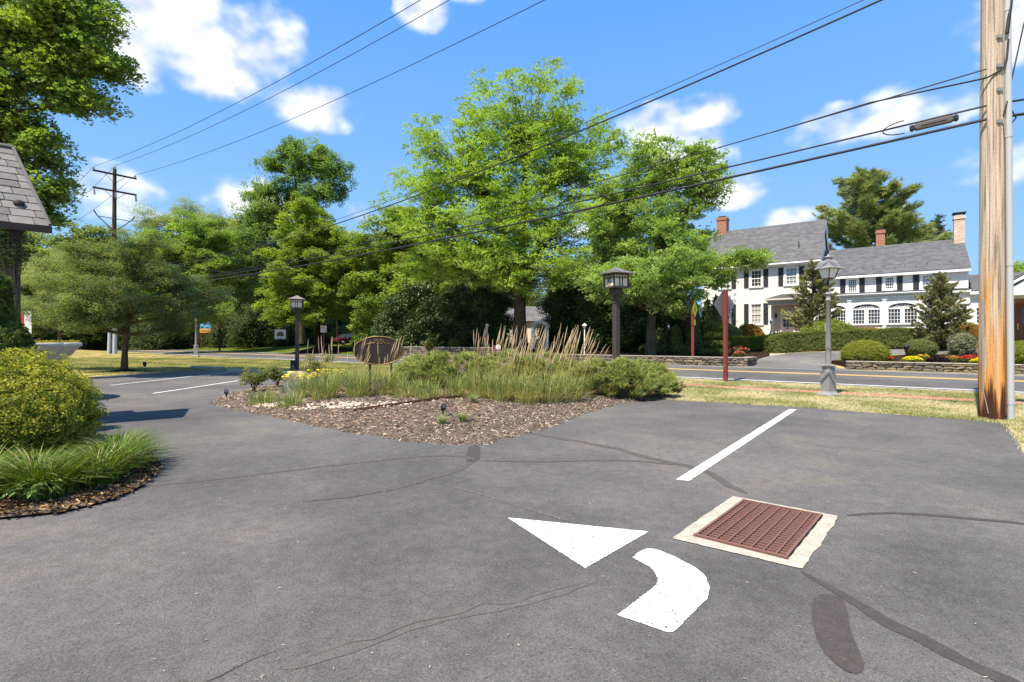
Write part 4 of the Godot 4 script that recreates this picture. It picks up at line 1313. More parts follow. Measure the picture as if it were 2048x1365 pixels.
	slope(b, Vector3(e1 + 0.1, 4.66, -0.3), Vector3(18.2, 4.66, -0.3), Vector3(18.2, 6.05, -4), Vector3(e1 + 0.1, 6.05, -4))
	slope(b, Vector3(e1 + 0.1, 4.66, -7.7), Vector3(18.2, 4.66, -7.7), Vector3(18.2, 6.05, -4), Vector3(e1 + 0.1, 6.05, -4))
	part("roof", b, "shingle", H)
	b = MB.new(); b.span(Vector3(e1, 4.45, -0.6), Vector3(18.0, 4.64, -0.32)); part("eave_trim", b, "white_trim", H)
	b = MB.new()
	b.span(Vector3(11.2, 1.4, -0.9), Vector3(14.5, 4.1, -0.75)); part("brick_wall", b, "red_brick", H)
	b = MB.new()
	b.prism(P2([[10.9, 4.2], [10.9, 4.5], [12.85, 5.9], [14.8, 4.5], [14.8, 4.2]]), 1.4, 1.5)
	b.span(Vector3(10.9, 4.2, -0.6), Vector3(11.05, 4.5, 1.4)); b.span(Vector3(14.65, 4.2, -0.6), Vector3(14.8, 4.5, 1.4))
	b.prism(P2([[10.68, 4.5], [10.68, 4.66], [12.85, 6.2], [15.0, 4.66], [15.0, 4.5], [12.85, 6.0]]), 1.4, 1.62)
	b.span(Vector3(10.9, 4.18, 1.35), Vector3(14.8, 4.3, 1.58))
	part("pediment", b, "white_trim", H)
	b = MB.new()
	slope(b, Vector3(10.66, 4.68, 1.6), Vector3(10.66, 4.68, -2.0), Vector3(12.85, 6.22, -2.0), Vector3(12.85, 6.22, 1.6))
	slope(b, Vector3(15.02, 4.68, 1.6), Vector3(15.02, 4.68, -2.0), Vector3(12.85, 6.22, -2.0), Vector3(12.85, 6.22, 1.6))
	part("portico_roof", b, "shingle", H)
	for x in [11.02, 14.6]:
		b = MB.new(); b.bevel(Vector3(x, 2.85, 1.45), Vector3(0.2, 2.7, 0.2), 0.015); b.box(Vector3(x, 1.58, 1.45), Vector3(0.28, 0.14, 0.28)); part("column", b, "white_trim", H)
	b = MB.new()
	b.span(Vector3(10.7, 0.9, -0.74), Vector3(15.0, 1.45, 1.7)); b.span(Vector3(11.4, 0.9, 1.7), Vector3(14.4, 1.28, 2.0)); b.span(Vector3(11.4, 0.9, 2.0), Vector3(14.4, 1.12, 2.3))
	part("portico_steps", b, "grey_concrete", H)
	for x in [11.55, 12.4]:
		b = MB.new()
		wall_face(b, x, x + 0.82, 1.46, 3.75, -0.66, [[x + 0.3, x + 0.62, 2.5, 3.5]], 0.04)
		b.span(Vector3(x + 0.18, 1.65, -0.66), Vector3(x + 0.64, 2.25, -0.64))
		for y in [2.83, 3.17]: b.span(Vector3(x + 0.3, y - 0.012, -0.69), Vector3(x + 0.62, y + 0.012, -0.665))
		var d2 = part("door", b, "door_brown", H)
		b = MB.new(); b.span(Vector3(x + 0.3, 2.5, -0.73), Vector3(x + 0.62, 3.5, -0.71)); part("pane", b, "glass", d2)
		b = MB.new(); b.box(Vector3(x + 0.12, 2.4, -0.62), Vector3(0.05, 0.35, 0.05)); part("handle", b, "brass", d2)
	b = MB.new()
	b.tube([Vector3(11.6, 1.4, 1.6), Vector3(11.6, 2.35, 1.6), Vector3(11.6, 2.0, 2.5), Vector3(11.6, 1.0, 2.5)], [0.03, 0.03, 0.03, 0.03], 6)
	part("handrail", b, "black_metal", H)
	# far houses between the trees
	var F = thing("far_house", "small white house with pale grey roof behind the parked cars", "house", Vector3(-24.5, 1.35, -96))
	F.rotation.y = -0.35
	b = MB.new(); wall_face(b, -4, 4, 0, 2.9, 3.0, [[-2.6, -1.7, 0.9, 2.2], [0.6, 1.5, 0.9, 2.2]]); b.quad(Vector3(4, 0, 3), Vector3(4, 2.9, 3), Vector3(4, 2.9, -3), Vector3(4, 0, -3)); b.quad(Vector3(-4, 0, 3), Vector3(-4, 2.9, 3), Vector3(-4, 2.9, -3), Vector3(-4, 0, -3)); part("wall", b, "white", F)
	b = MB.new()
	slope(b, Vector3(-4.5, 2.8, 3.6), Vector3(4.5, 2.8, 3.6), Vector3(1.2, 5.2, 0), Vector3(-1.2, 5.2, 0), 0.3)
	b.tri(Vector3(4.5, 2.8, 3.6), Vector3(4.5, 2.8, -3.6), Vector3(1.2, 5.2, 0)); b.tri(Vector3(-4.5, 2.8, 3.6), Vector3(-1.2, 5.2, 0), Vector3(-4.5, 2.8, -3.6))
	b.quad(Vector3(-4.5, 2.8, -3.6), Vector3(4.5, 2.8, -3.6), Vector3(1.2, 5.2, 0), Vector3(-1.2, 5.2, 0))
	part("roof", b, "roof_pale", F)
	for x in [-2.6, 0.6]: sash(F, x, x + 0.9, 0.9, 2.2, 3.0, 2, 2, "glass")
	F = thing("garden_house", "low house with grey roof glimpsed behind the white garden arbor", "house", Vector3(3.6, 0.9, -56))
	F.rotation.y = -0.5
	b = MB.new(); b.span(Vector3(-4, 0, -3), Vector3(4, 2.7, 3)); part("wall", b, "cream", F)
	b = MB.new()
	slope(b, Vector3(-4.4, 2.65, 3.4), Vector3(4.4, 2.65, 3.4), Vector3(4.4, 4.4, 0), Vector3(-4.4, 4.4, 0), 0.3)
	slope(b, Vector3(-4.4, 2.65, -3.4), Vector3(4.4, 2.65, -3.4), Vector3(4.4, 4.4, 0), Vector3(-4.4, 4.4, 0), 0.3)
	b.tri(Vector3(-4, 2.65, 3), Vector3(-4, 4.3, 0), Vector3(-4, 2.65, -3)); b.tri(Vector3(4, 2.65, 3), Vector3(4, 4.3, 0), Vector3(4, 2.65, -3))
	part("roof", b, "shingle", F)
	F = thing("garden_shed", "small shed with pale shingled roof beside the arborvitae trees", "shed", Vector3(14.2, 1.0, -40.5))
	F.rotation.y = 0.5
	b = MB.new(); b.span(Vector3(-1.3, 0, -1.2), Vector3(1.3, 2.3, 1.2)); part("wall", b, "fence", F)
	b = MB.new()
	slope(b, Vector3(-1.6, 2.2, 1.6), Vector3(1.6, 2.2, 1.6), Vector3(1.6, 3.3, 0), Vector3(-1.6, 3.3, 0), 0.2)
	slope(b, Vector3(-1.6, 2.2, -1.6), Vector3(1.6, 2.2, -1.6), Vector3(1.6, 3.3, 0), Vector3(-1.6, 3.3, 0), 0.2)
	part("roof", b, "roof_pale", F)

func trees():
	tree({"name": "locust_tree", "label": "tall feathery honey locust with a wide airy crown, the largest tree", "r": 0.58, "sr": 0.85, "flat": 0.34, "droop": 0.22, "cps": 12, "leaf": "locust", "c0": Color(0.257, 0.408, 0.057), "c1": Color(0.380, 0.551, 0.085), "bark": "bark", "scale": 0.85, "seed": 11, "fork": 0.3, "branch": 0.032, "limb": 0.5, "at": W(0.65, 0.90, 42.00), "lobes": [[0.41, 17.94, 0, 6.52, 4.56, 6.65, 204], [-4.67, 14.49, 1, 5.0, 4.13, 5.48, 145], [4.47, 15.3, 0, 4.56, 4.13, 5.22, 138], [-7.72, 10.84, 2, 3.48, 2.83, 3.78, 66], [-0.81, 12.05, 1, 6.52, 3.48, 6.0, 145], [2.44, 9.21, 3, 5.65, 3.04, 5.22, 99], [-3.25, 7.99, 3, 5.65, 3.04, 5.22, 112], [0.41, 6.16, 4, 5.65, 2.17, 4.69, 99], [-6.5, 7.18, 2, 3.48, 2.39, 3.52, 46]]})
	tree({"name": "locust_tree", "label": "smaller honey locust with pale straight trunk in front of the house", "r": 0.32, "sr": 0.72, "flat": 0.42, "droop": 0.3, "cps": 20, "leaf": "locust", "c0": Color(0.228, 0.370, 0.085), "c1": Color(0.361, 0.513, 0.114), "bark": "pale_bark", "scale": 0.78, "seed": 12, "fork": 0.3, "branch": 0.04, "limb": 0.5, "at": W(9.41, 0.72, 35.00), "lobes": [[0.95, 12.36, 0, 3.66, 2.27, 3.56, 75], [-2.44, 9.99, 0, 2.61, 2.09, 2.82, 52], [3.32, 10.66, 1, 1.92, 1.92, 2.3, 34], [0.61, 8.29, 1, 3.49, 2.09, 3.35, 69], [-3.45, 7.62, 0, 2.09, 1.74, 2.3, 26], [-0.41, 4.91, 3, 3.66, 1.74, 3.24, 81], [3.15, 5.25, 2, 2.09, 1.39, 2.09, 34], [5.52, 5.99, 3, 1.19, 0.56, 1.05, 23], [-2.94, 4.4, 2, 2.09, 1.39, 2.09, 29], [0.61, 3.39, 3, 2.27, 0.87, 1.88, 26]]})
	tree({"name": "maple_tree", "label": "dense green maple left of the great locust, partly behind it", "r": 0.5, "sr": 1.3, "flat": 0.5, "cps": 37, "leaf": "maple", "c0": Color(0.149, 0.263, 0.044), "c1": Color(0.280, 0.394, 0.061), "bark": "bark", "scale": 1.25, "seed": 13, "at": W(-11.70, 1.00, 54.00), "lobes": [[0.26, 12.62, 0, 3.6, 2.7, 3.78, 27], [-1.83, 8.96, 0, 3.0, 3.3, 3.78, 25], [2.61, 10.0, 0, 4.5, 3.3, 4.68, 34], [0.0, 5.3, 2, 5.1, 3.0, 4.86, 40], [-1.83, 2.69, 2, 2.7, 2.1, 2.88, 17], [3.66, 4.78, 2, 4.2, 3.0, 4.32, 30]]})
	tree({"name": "maple_tree", "label": "bright yellow-green maple with dark trunk on the mulch mound", "r": 0.3, "sr": 1.0, "flat": 0.42, "cps": 40, "leaf": "maple", "c0": Color(0.196, 0.308, 0.042), "c1": Color(0.322, 0.434, 0.063), "bark": "dark_bark", "scale": 1.05, "seed": 14, "droop": 0.35, "at": W(-21.07, 1.10, 56.00), "lobes": [[-0.54, 14.05, 0, 2.37, 1.74, 2.47, 20], [-1.35, 11.88, 0, 3.74, 2.18, 3.55, 30], [1.9, 11.34, 0, 3.43, 2.18, 3.36, 27], [-2.71, 8.63, 1, 2.8, 2.49, 3.18, 23], [0.54, 8.09, 2, 4.67, 2.49, 4.3, 40], [3.52, 9.17, 0, 1.87, 2.49, 2.62, 15], [-1.9, 5.38, 2, 3.74, 2.49, 3.74, 30], [2.44, 5.38, 2, 3.11, 2.49, 3.36, 27], [0.0, 3.49, 2, 5.29, 1.37, 4.0, 34]]})
	tree({"name": "tulip_tree", "label": "tallest dark green tree with ragged open top behind the bright maple", "r": 0.45, "sr": 1.25, "flat": 0.6, "cps": 35, "leaf": "tulip", "tilt": 0.9, "c0": Color(0.138, 0.250, 0.070), "c1": Color(0.250, 0.388, 0.100), "bark": "bark", "scale": 1.0, "seed": 15, "at": W(-26.94, 1.30, 66.00), "lobes": [[-1.09, 24.58, 0, 1.72, 1.52, 1.94, 11], [-3.64, 22.67, 0, 1.38, 1.24, 1.57, 8], [0.51, 22.67, 0, 2.76, 1.93, 2.81, 18], [3.06, 23.94, 0, 1.52, 1.72, 1.94, 10], [4.47, 21.71, 0, 1.72, 2.07, 2.27, 13], [-4.6, 19.16, 0, 2.62, 1.52, 2.48, 15], [-0.13, 18.84, 0, 3.45, 2.41, 3.52, 25], [3.06, 19.16, 0, 2.76, 1.52, 2.56, 13], [-2.68, 16.29, 0, 3.45, 2.07, 3.31, 22], [-5.23, 15.01, 0, 3.1, 2.76, 3.52, 23], [-6.51, 11.18, 0, 3.45, 3.45, 4.14, 23], [-2.68, 11.82, 0, 3.45, 2.76, 3.72, 17], [-6.51, 7.35, 0, 3.45, 3.45, 4.14, 20]]})
	tree({"name": "maple_tree", "label": "rounded light green maple beyond the street, left of the fence", "r": 0.35, "sr": 1.1, "flat": 0.42, "cps": 40, "leaf": "maple", "c0": Color(0.175, 0.306, 0.052), "c1": Color(0.306, 0.446, 0.088), "bark": "dark_bark", "scale": 1.1, "seed": 16, "droop": 0.35, "at": W(-38.32, 0.90, 62.00), "lobes": [[0.3, 13.91, 0, 3.45, 2.07, 3.31, 22], [-2.1, 12.11, 1, 3.1, 2.41, 3.31, 22], [2.7, 12.11, 1, 2.76, 2.41, 3.1, 18], [0.0, 9.71, 2, 5.17, 2.41, 4.55, 37], [-3.3, 7.92, 2, 3.1, 2.76, 3.52, 20], [3.3, 8.51, 2, 2.41, 2.76, 3.1, 17], [0.3, 6.12, 3, 5.52, 2.07, 4.55, 34], [3.3, 4.32, 3, 3.1, 1.24, 2.61, 17], [-0.3, 3.42, 2, 3.79, 1.24, 3.02, 17]]})
	tree({"name": "far_tree", "label": "hazy olive-green tree rising behind the rounded light green maple", "r": 0.4, "sr": 1.6, "flat": 0.5, "cps": 37, "leaf": "fine", "c0": Color(0.228, 0.315, 0.096), "c1": Color(0.350, 0.438, 0.140), "bark": "bark", "scale": 1.7, "seed": 17, "at": W(-59.52, 1.35, 85.00), "lobes": [[1.64, 20.04, 0, 5.2, 2.65, 4.71, 20], [7.4, 20.87, 0, 4.25, 2.36, 3.97, 17], [-1.64, 15.11, 0, 4.73, 3.78, 5.1, 20], [12.33, 17.58, 0, 3.78, 3.78, 4.54, 17], [4.11, 13.47, 0, 6.62, 4.73, 6.81, 23], [-4.11, 10.18, 0, 4.73, 3.78, 5.1, 17]]})
	tree({"name": "willow_tree", "label": "pale grey-green tree at far left beyond the small spreading tree", "r": 0.35, "sr": 1.5, "flat": 0.6, "cps": 44, "leaf": "fine", "c0": Color(0.280, 0.367, 0.123), "c1": Color(0.420, 0.507, 0.210), "bark": "bark", "scale": 1.5, "seed": 18, "droop": 0.6, "at": W(-68.19, 1.00, 78.00), "lobes": [[0.75, 12.34, 0, 4.34, 2.43, 4.06, 20], [-3.02, 9.7, 0, 3.9, 2.6, 3.9, 17], [3.02, 8.19, 0, 4.34, 2.6, 4.16, 17], [-0.75, 5.93, 0, 5.21, 2.6, 4.68, 20], [-3.77, 4.42, 0, 4.34, 2.17, 3.9, 13]]})
	tree({"name": "hawthorn_tree", "label": "low wide-spreading small tree with fine leaves on the lawn", "r": 0.15, "sr": 0.42, "flat": 0.3, "droop": 0.1, "cps": 12, "leaf": "fine", "c0": Color(0.116, 0.189, 0.059), "c1": Color(0.263, 0.347, 0.105), "bark": "bark", "scale": 0.8, "seed": 19, "fork": 0.16, "branch": 0.022, "limb": 0.55, "wobble": 0.12, "at": W(-19.14, 0.02, 25.50), "lobes": [[0.05, 5.35, 0, 1.74, 0.95, 1.74, 46], [-1.43, 4.86, 0, 1.58, 0.82, 1.56, 42], [1.53, 4.74, 0, 1.58, 0.82, 1.56, 42], [-2.91, 4.24, 0, 1.42, 0.69, 1.37, 33], [2.76, 4.12, 0, 1.26, 0.69, 1.27, 33], [-0.2, 3.75, 1, 1.89, 0.79, 1.74, 46], [-1.68, 3.26, 1, 1.74, 0.69, 1.58, 42], [1.53, 3.26, 1, 1.74, 0.69, 1.58, 42], [-3.4, 2.89, 0, 1.42, 0.63, 1.33, 33], [3.26, 3.01, 0, 1.42, 0.57, 1.29, 29], [4.24, 3.75, 0, 1.1, 0.47, 1.03, 16], [-0.2, 2.52, 1, 1.89, 0.57, 1.6, 37], [-2.17, 2.39, 0, 1.58, 0.51, 1.35, 29], [2.27, 2.27, 0, 1.26, 0.44, 1.11, 25], [-2.05, 5.97, 0, 1.89, 0.44, 1.52, 29], [1.04, 6.34, 0, 1.74, 0.44, 1.42, 25]]})
	tree({"name": "maple_tree", "label": "big ivy-clad maple towering over the left edge", "r": 0.42, "sr": 0.55, "flat": 0.5, "droop": 0.3, "cps": 11, "leaf": "near_maple", "c0": Color(0.116, 0.221, 0.042), "c1": Color(0.273, 0.399, 0.063), "bark": "bark", "scale": 0.8, "seed": 20, "fork": 0.25, "branch": 0.035, "limb": 0.45, "wobble": 0.1, "at": W(-18.56, 0.00, 19.00), "lobes": [[0.85, 12.93, 0, 1.74, 1.16, 1.74, 52], [2.68, 13.3, 0, 1.54, 0.96, 1.5, 48], [3.42, 11.83, 0, 1.06, 0.68, 1.04, 31], [1.4, 11.28, 0, 1.74, 0.77, 1.5, 43], [2.68, 10.36, 0, 0.96, 0.48, 0.87, 21], [0.57, 9.44, 0, 1.16, 0.68, 1.1, 21], [1.4, 8.52, 0, 0.68, 0.77, 0.87, 16], [1.67, 7.23, 0, 0.42, 0.54, 0.58, 12], [0.48, 7.97, 0, 0.58, 0.77, 0.81, 9], [-0.99, 10.72, 0, 1.54, 1.54, 1.85, 38], [-1.36, 13.66, 0, 1.93, 1.74, 2.2, 38], [1.4, 15.32, 0, 2.12, 1.35, 2.08, 43], [-0.62, 17.16, 0, 2.32, 1.35, 2.2, 33], [1.21, 6.31, 0, 0.39, 0.48, 0.52, 9]]})
	tree({"name": "far_tree", "label": "light green tree behind the low wing at the right edge", "r": 0.3, "sr": 1.3, "flat": 0.5, "cps": 34, "leaf": "maple", "c0": Color(0.210, 0.350, 0.070), "c1": Color(0.350, 0.490, 0.105), "bark": "bark", "scale": 1.4, "seed": 22, "at": W(73.69, 1.40, 75.00), "lobes": [[-0.36, 10.04, 0, 3.34, 1.84, 3.1, 13], [1.45, 8.95, 0, 3.34, 2.09, 3.25, 13]]})
	tree({"name": "maple_tree", "label": "dark maple filling the gap behind the two locusts", "r": 0.4, "sr": 1.4, "flat": 0.5, "cps": 35, "leaf": "maple", "c0": Color(0.123, 0.228, 0.052), "c1": Color(0.245, 0.350, 0.079), "bark": "bark", "scale": 1.35, "seed": 23, "at": W(11.84, 1.20, 58.00), "lobes": [[0.0, 12.19, 0, 3.87, 3.23, 4.26, 23], [3.09, 9.39, 0, 4.52, 3.23, 4.64, 23], [-3.09, 8.27, 0, 4.52, 3.23, 4.64, 23], [6.45, 10.51, 0, 3.87, 2.9, 4.06, 20], [10.38, 9.39, 0, 2.9, 2.58, 3.29, 15], [0.28, 5.46, 0, 7.74, 2.58, 6.19, 37]]})
	# woods far behind: a few kinds, each tree placed on its own
	var kinds = []
	var spots = [[-92, 92, 1.0], [-78, 104, 0.9], [-66, 112, 1.0], [-54, 100, 0.85], [-43, 96, 0.9], [-33, 112, 1.05], [-17, 104, 0.85], [-9, 88, 0.8], [0, 84, 0.85], [9, 80, 0.8], [17, 78, 0.75], [-100, 104, 1.0], [-84, 88, 0.75], [-108, 118, 1.1], [-74, 118, 0.9], [-48, 112, 0.9], [-24, 100, 0.75], [-14, 74, 0.6], [-62, 92, 0.7], [-78, 84, 1.15], [-66, 80, 1.2], [-58, 88, 1.25], [-50, 92, 1.35], [-44, 84, 1.1], [-36, 92, 1.3], [-28, 78, 1.0], [-20, 84, 1.1], [-12, 84, 1.0], [-4, 72, 0.8], [-38, 84, 0.6], [-26, 90, 0.72]]
	for i in spots.size():
		var s = spots[i]
		var o
		if i < 3:
			o = tree({"name": "woodland_tree", "label": "leafy green tree in the wooded background beyond the street", "group": "woods beyond the street", "at": Vector3.ZERO, "r": 0.4, "sr": 1.7, "flat": 0.5, "cps": 40, "leaf": "maple", "scale": 1.7, "seed": 40 + i, "bark": "dark_bark",
				"c0": [Color(0.12, 0.20, 0.05), Color(0.19, 0.27, 0.08), Color(0.14, 0.22, 0.06)][i], "c1": [Color(0.22, 0.32, 0.08), Color(0.32, 0.39, 0.12), Color(0.26, 0.34, 0.09)][i], "lobes": [[0, 14.5, 0, 3.2, 2.6, 3.2, 14], [-2.5, 11, 1, 3.2, 3, 3.2, 16], [2.6, 10.5, 1, 3.2, 3, 3.2, 16], [0, 7.5, 1.5, 4.6, 3.2, 4, 24], [-1.5, 4.0, 1, 4.2, 2.2, 3.6, 16], [2.2, 3.6, 1.4, 3.4, 2.0, 3.2, 12]]})
			kinds.append(o)
		else:
			o = kinds[i % 3].duplicate()
			o.name = numbered("woodland_tree")
			add_child(o)
		o.position = G(s[0], s[1])
		o.rotation.y = i * 1.7
		o.scale = Vector3.ONE * s[2]
	# evergreens
	conifer({"name": "white_pine", "label": "broad white pine rising behind the house roof", "at": W(43.0, 1.4, 62), "h": 20.5, "r": 0.45, "low": 4.5, "levels": 17, "per": 7, "w": 7.4, "taper": 0.55, "tip": 0.14, "rise": 0.42, "curl": 0.9, "tufts": 26.0, "fuzz": 0.6, "bare": 0.3, "scale": 1.35, "leaf": "pine", "c0": Color(0.18, 0.26, 0.07), "c1": Color(0.34, 0.42, 0.10), "bark": "dark_bark", "seed": 61, "gap": 0.12})
	conifer({"name": "spruce_tree", "label": "pointed dark spruce just behind the pale brick chimney", "at": W(57.0, 1.4, 69), "h": 17.0, "r": 0.3, "low": 3.0, "levels": 22, "per": 7, "w": 3.6, "taper": 0.9, "rise": -0.1, "tufts": 26.0, "fuzz": 0.4, "scale": 1.4, "leaf": "spruce", "c0": Color(0.085, 0.155, 0.07), "c1": Color(0.16, 0.23, 0.10), "seed": 62})
	conifer({"name": "spruce_tree", "label": "shorter spruce to the left of the pale brick chimney", "at": W(53.0, 1.4, 70.5), "h": 14.6, "r": 0.3, "low": 3.0, "levels": 20, "per": 7, "w": 3.6, "taper": 0.8, "rise": -0.1, "tufts": 26.0, "fuzz": 0.4, "scale": 1.4, "leaf": "spruce", "c0": Color(0.085, 0.155, 0.07), "c1": Color(0.16, 0.23, 0.10), "seed": 63})
	conifer({"name": "upright_yew", "label": "spreading dark conifer beside the house porch", "cat": "conifer", "at": W(20.3, 1.15, 34.9), "h": 5.75, "r": 0.09, "low": 0.5, "levels": 20, "per": 9, "w": 2.2, "taper": 0.7, "rise": 0.75, "curl": 0.8, "tufts": 20.0, "fuzz": 0.12, "scale": 1.0, "leaf": "yew", "bare": 0.3, "c0": Color(0.15, 0.175, 0.045), "c1": Color(0.32, 0.34, 0.085), "seed": 64, "bark": "dark_bark", "gap": 0.22})
	conifer({"name": "upright_yew", "label": "spreading dark conifer at the wing's corner by the flower bed", "cat": "conifer", "at": W(24.3, 0.96, 29.3), "h": 4.4, "r": 0.09, "low": 0.15, "levels": 20, "per": 9, "w": 1.6, "taper": 0.65, "rise": 0.75, "curl": 0.8, "tufts": 22.0, "fuzz": 0.12, "scale": 0.95, "leaf": "yew", "bare": 0.2, "c0": Color(0.14, 0.165, 0.05), "c1": Color(0.30, 0.32, 0.09), "seed": 65, "bark": "dark_bark", "gap": 0.22})
	# clipped and columnar evergreens by the house
	for a in [[10.4, 36.6, 1.9, 0.62, "third"], [11.55, 36.4, 2.1, 0.6, "second"], [12.45, 35.2, 2.35, 0.62, "nearest"]]:
		arborvitae(a[0], a[1], a[2], a[3], "low dark arborvitae, %s of the hedge row right of the pale trunk" % {"third": "leftmost", "second": "middle one", "nearest": "rightmost"}[a[4]])
	arborvitae(13.1, 37.2, 4.3, 0.62, "arborvitae hidden partly by the red post with the yellow sign")
	arborvitae(14.0, 37.0, 4.0, 0.66, "tall slim arborvitae next to the house corner, left one")
	arborvitae(14.75, 37.4, 4.3, 0.6, "tall slim arborvitae against the white house corner, right one")
	# dark broadleaf evergreens behind the stone walls
	var hs = [[-10.2, 47.6, 2.1, 3.3], [-8.4, 46.6, 2.7, 4.3], [-5.4, 45.6, 2.6, 3.8], [-2.2, 45.0, 2.6, 4.2], [5.0, 43.6, 2.5, 4.0], [7.8, 41.8, 2.3, 3.4], [10.4, 40.4, 2.2, 3.7]]
	for i in hs.size():
		var a = hs[i]
		var w = a[2]; var h = a[3] * 1.55
		tree({"name": "holly_shrub", "cat": "shrub", "group": "dark hollies behind the stone wall", "label": ["dark glossy holly behind the first white lamppost", "big dark holly left of the white lampposts", "dark holly between the two white lampposts", "dark holly just left of the great locust trunk", "dark holly right of the garden arbor", "dark holly behind the brown lantern post", "dark holly left of the pale locust trunk"][i],
			"at": G(a[0], a[1]), "r": 0.16, "sr": 0.85, "flat": 0.7, "tilt": 0.9, "cps": 24, "leaf": "holly", "mat": "leaf_gloss", "scale": 1.4, "seed": 140 + i, "bark": "dark_bark", "fork": 0.2, "wobble": 0.1, "c0": Color(0.035, 0.07, 0.016), "c1": Color(0.12, 0.18, 0.04),
			"lobes": [[0.1, h * 0.82, 0, w * 0.5, h * 0.2, w * 0.45, 12], [-w * 0.5, h * 0.58, 0.3, w * 0.5, h * 0.2, w * 0.45, 13], [w * 0.5, h * 0.55, 0.3, w * 0.5, h * 0.22, w * 0.45, 13], [0, h * 0.36, 0.5, w * 0.8, h * 0.18, w * 0.5, 16], [-w * 0.4, h * 0.16, 0.6, w * 0.7, h * 0.14, w * 0.5, 14], [w * 0.45, h * 0.16, 0.6, w * 0.7, h * 0.14, w * 0.5, 14]]})
	# understorey between the far trunks
	var us = [[-50, 84], [-43, 80], [-36, 76], [-30, 74], [-24, 80], [-17, 72], [-60, 88], [-70, 92], [-56, 80], [-10, 62], [-78, 96], [-88, 100], [-98, 108], [-66, 86], [-47, 88], [-38, 86], [-28, 86], [-12, 70], [-4, 66], [4, 62], [12, 58]]
	var first
	for i in us.size():
		var o
		if i == 0:
			first = bush("thicket_shrub", "dark green thicket shrub under the far trees", Vector3(0.01, 0, 0.01), Vector3(3.6, 2.6, 2.4), "holly", "leaf", Color(0.05, 0.085, 0.02), Color(0.13, 0.18, 0.045), 1500, 1.8, {"lump": 0.26, "jitter": 0.9, "core": 0.62, "group": "thicket under the far trees"})
			o = first
		else:
			o = first.duplicate()
			o.name = numbered("thicket_shrub")
			add_child(o)
		o.position = G(us[i][0], us[i][1])
		o.rotation.y = i * 2.3
		o.scale = Vector3.ONE * (0.85 + 0.25 * (i % 3))

func arborvitae(x, d, h, r, label):
	rng.seed = int(x * 100)
	var o = thing("arborvitae", label, "conifer", G(x, d), 0.0, "arborvitae beside the house")
	var b = MB.new()
	b.lathe([Vector2(0.0, h * 0.94), Vector2(r * 0.35, h * 0.72), Vector2(r * 0.7, h * 0.4), Vector2(r * 0.8, h * 0.12), Vector2(0.1, 0.0)], 10)
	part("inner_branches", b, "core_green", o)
	shell(o, "foliage", func(u, v):
		var f = 1.0 - sqrt(1.0 - v * 0.985)
		var rad = r * pow(1.0 - f, 0.62) * (0.94 + 0.06 * sin(u * 40.0))
		if f < 0.12: rad *= 0.86 + f
		var a = u * TAU
		return [Vector3(cos(a) * rad, f * h, sin(a) * rad), Vector3(cos(a), 0.55, sin(a)).normalized()], int(1000 * h * r), "cedar", "needle", Color(0.08, 0.14, 0.025), Color(0.22, 0.30, 0.05), 0.62, 0.06)
	return o

# ---------------------------------------------------------------- stone walls, beds, hedges
const TURN := -0.6842   # a thing turned so that its x runs along the street towards the right
var stone_meshes := []
func stone_wall(label, n, t0, t1, y0, h, course, seed, turn_in = false):
	rng.seed = seed
	if stone_meshes.is_empty():
		for k in 5:
			var m = MB.new()
			var p = []
			for i in 8: p.append(Vector3(0.5 if i & 1 else -0.5, 0.5 if i & 2 else -0.5, 0.5 if i & 4 else -0.5) + Vector3(rr(-0.09, 0.09), rr(-0.1, 0.1), rr(-0.22, 0.12)))
			var fc = (p[4] + p[5] + p[6] + p[7]) * 0.25 + Vector3(rr(-0.1, 0.1), rr(-0.1, 0.1), 0.12)
			m.tri(p[4], p[6], fc); m.tri(p[6], p[7], fc); m.tri(p[7], p[5], fc); m.tri(p[5], p[4], fc)
			m.quad(p[5], p[7], p[3], p[1]); m.quad(p[0], p[2], p[6], p[4]); m.quad(p[6], p[2], p[3], p[7]); m.quad(p[0], p[4], p[5], p[1])
			stone_meshes.append(m.done())
	var o = thing("stone_wall", label, "wall", NT(n, t0, y0), TURN, "low stone garden walls")
	var ln = t0 - t1
	var b = MB.new()
	b.span(Vector3(0.02, -0.2, -0.42), Vector3(ln - 0.02, h - 0.05, -0.10))
	part("mortar", b, "mortar", o)
	var y = 0.0
	while y < h - 0.06:
		var ch = minf(course * rr(0.85, 1.2), h - y)
		if h - y - ch < 0.05: ch = h - y
		var x = 0.0
		while x < ln - 0.05:
			var w = minf(rr(0.18, 0.52), ln - x)
			var hh = ch * rr(0.82, 1.0)
			var s = part("stone", stone_meshes[rng.randi() % 5], "stone_%d" % (rng.randi() % 4), o, Vector3(x + w * 0.5, y + hh * 0.5, -0.13 + rr(-0.02, 0.03)))
			s.scale = Vector3(w * 0.95, hh * 0.97, 0.26)
			x += w
		y += ch
	var x = 0.0
	while x < ln - 0.05:
		var w = minf(rr(0.4, 0.9), ln - x)
		var c = MB.new()
		c.bevel(Vector3(x + w * 0.5, h + 0.03, -0.21), Vector3(w - 0.015, 0.05, 0.46), 0.015)
		part("cap_stone", c, "cap_stone", o)
		x += w
	return o
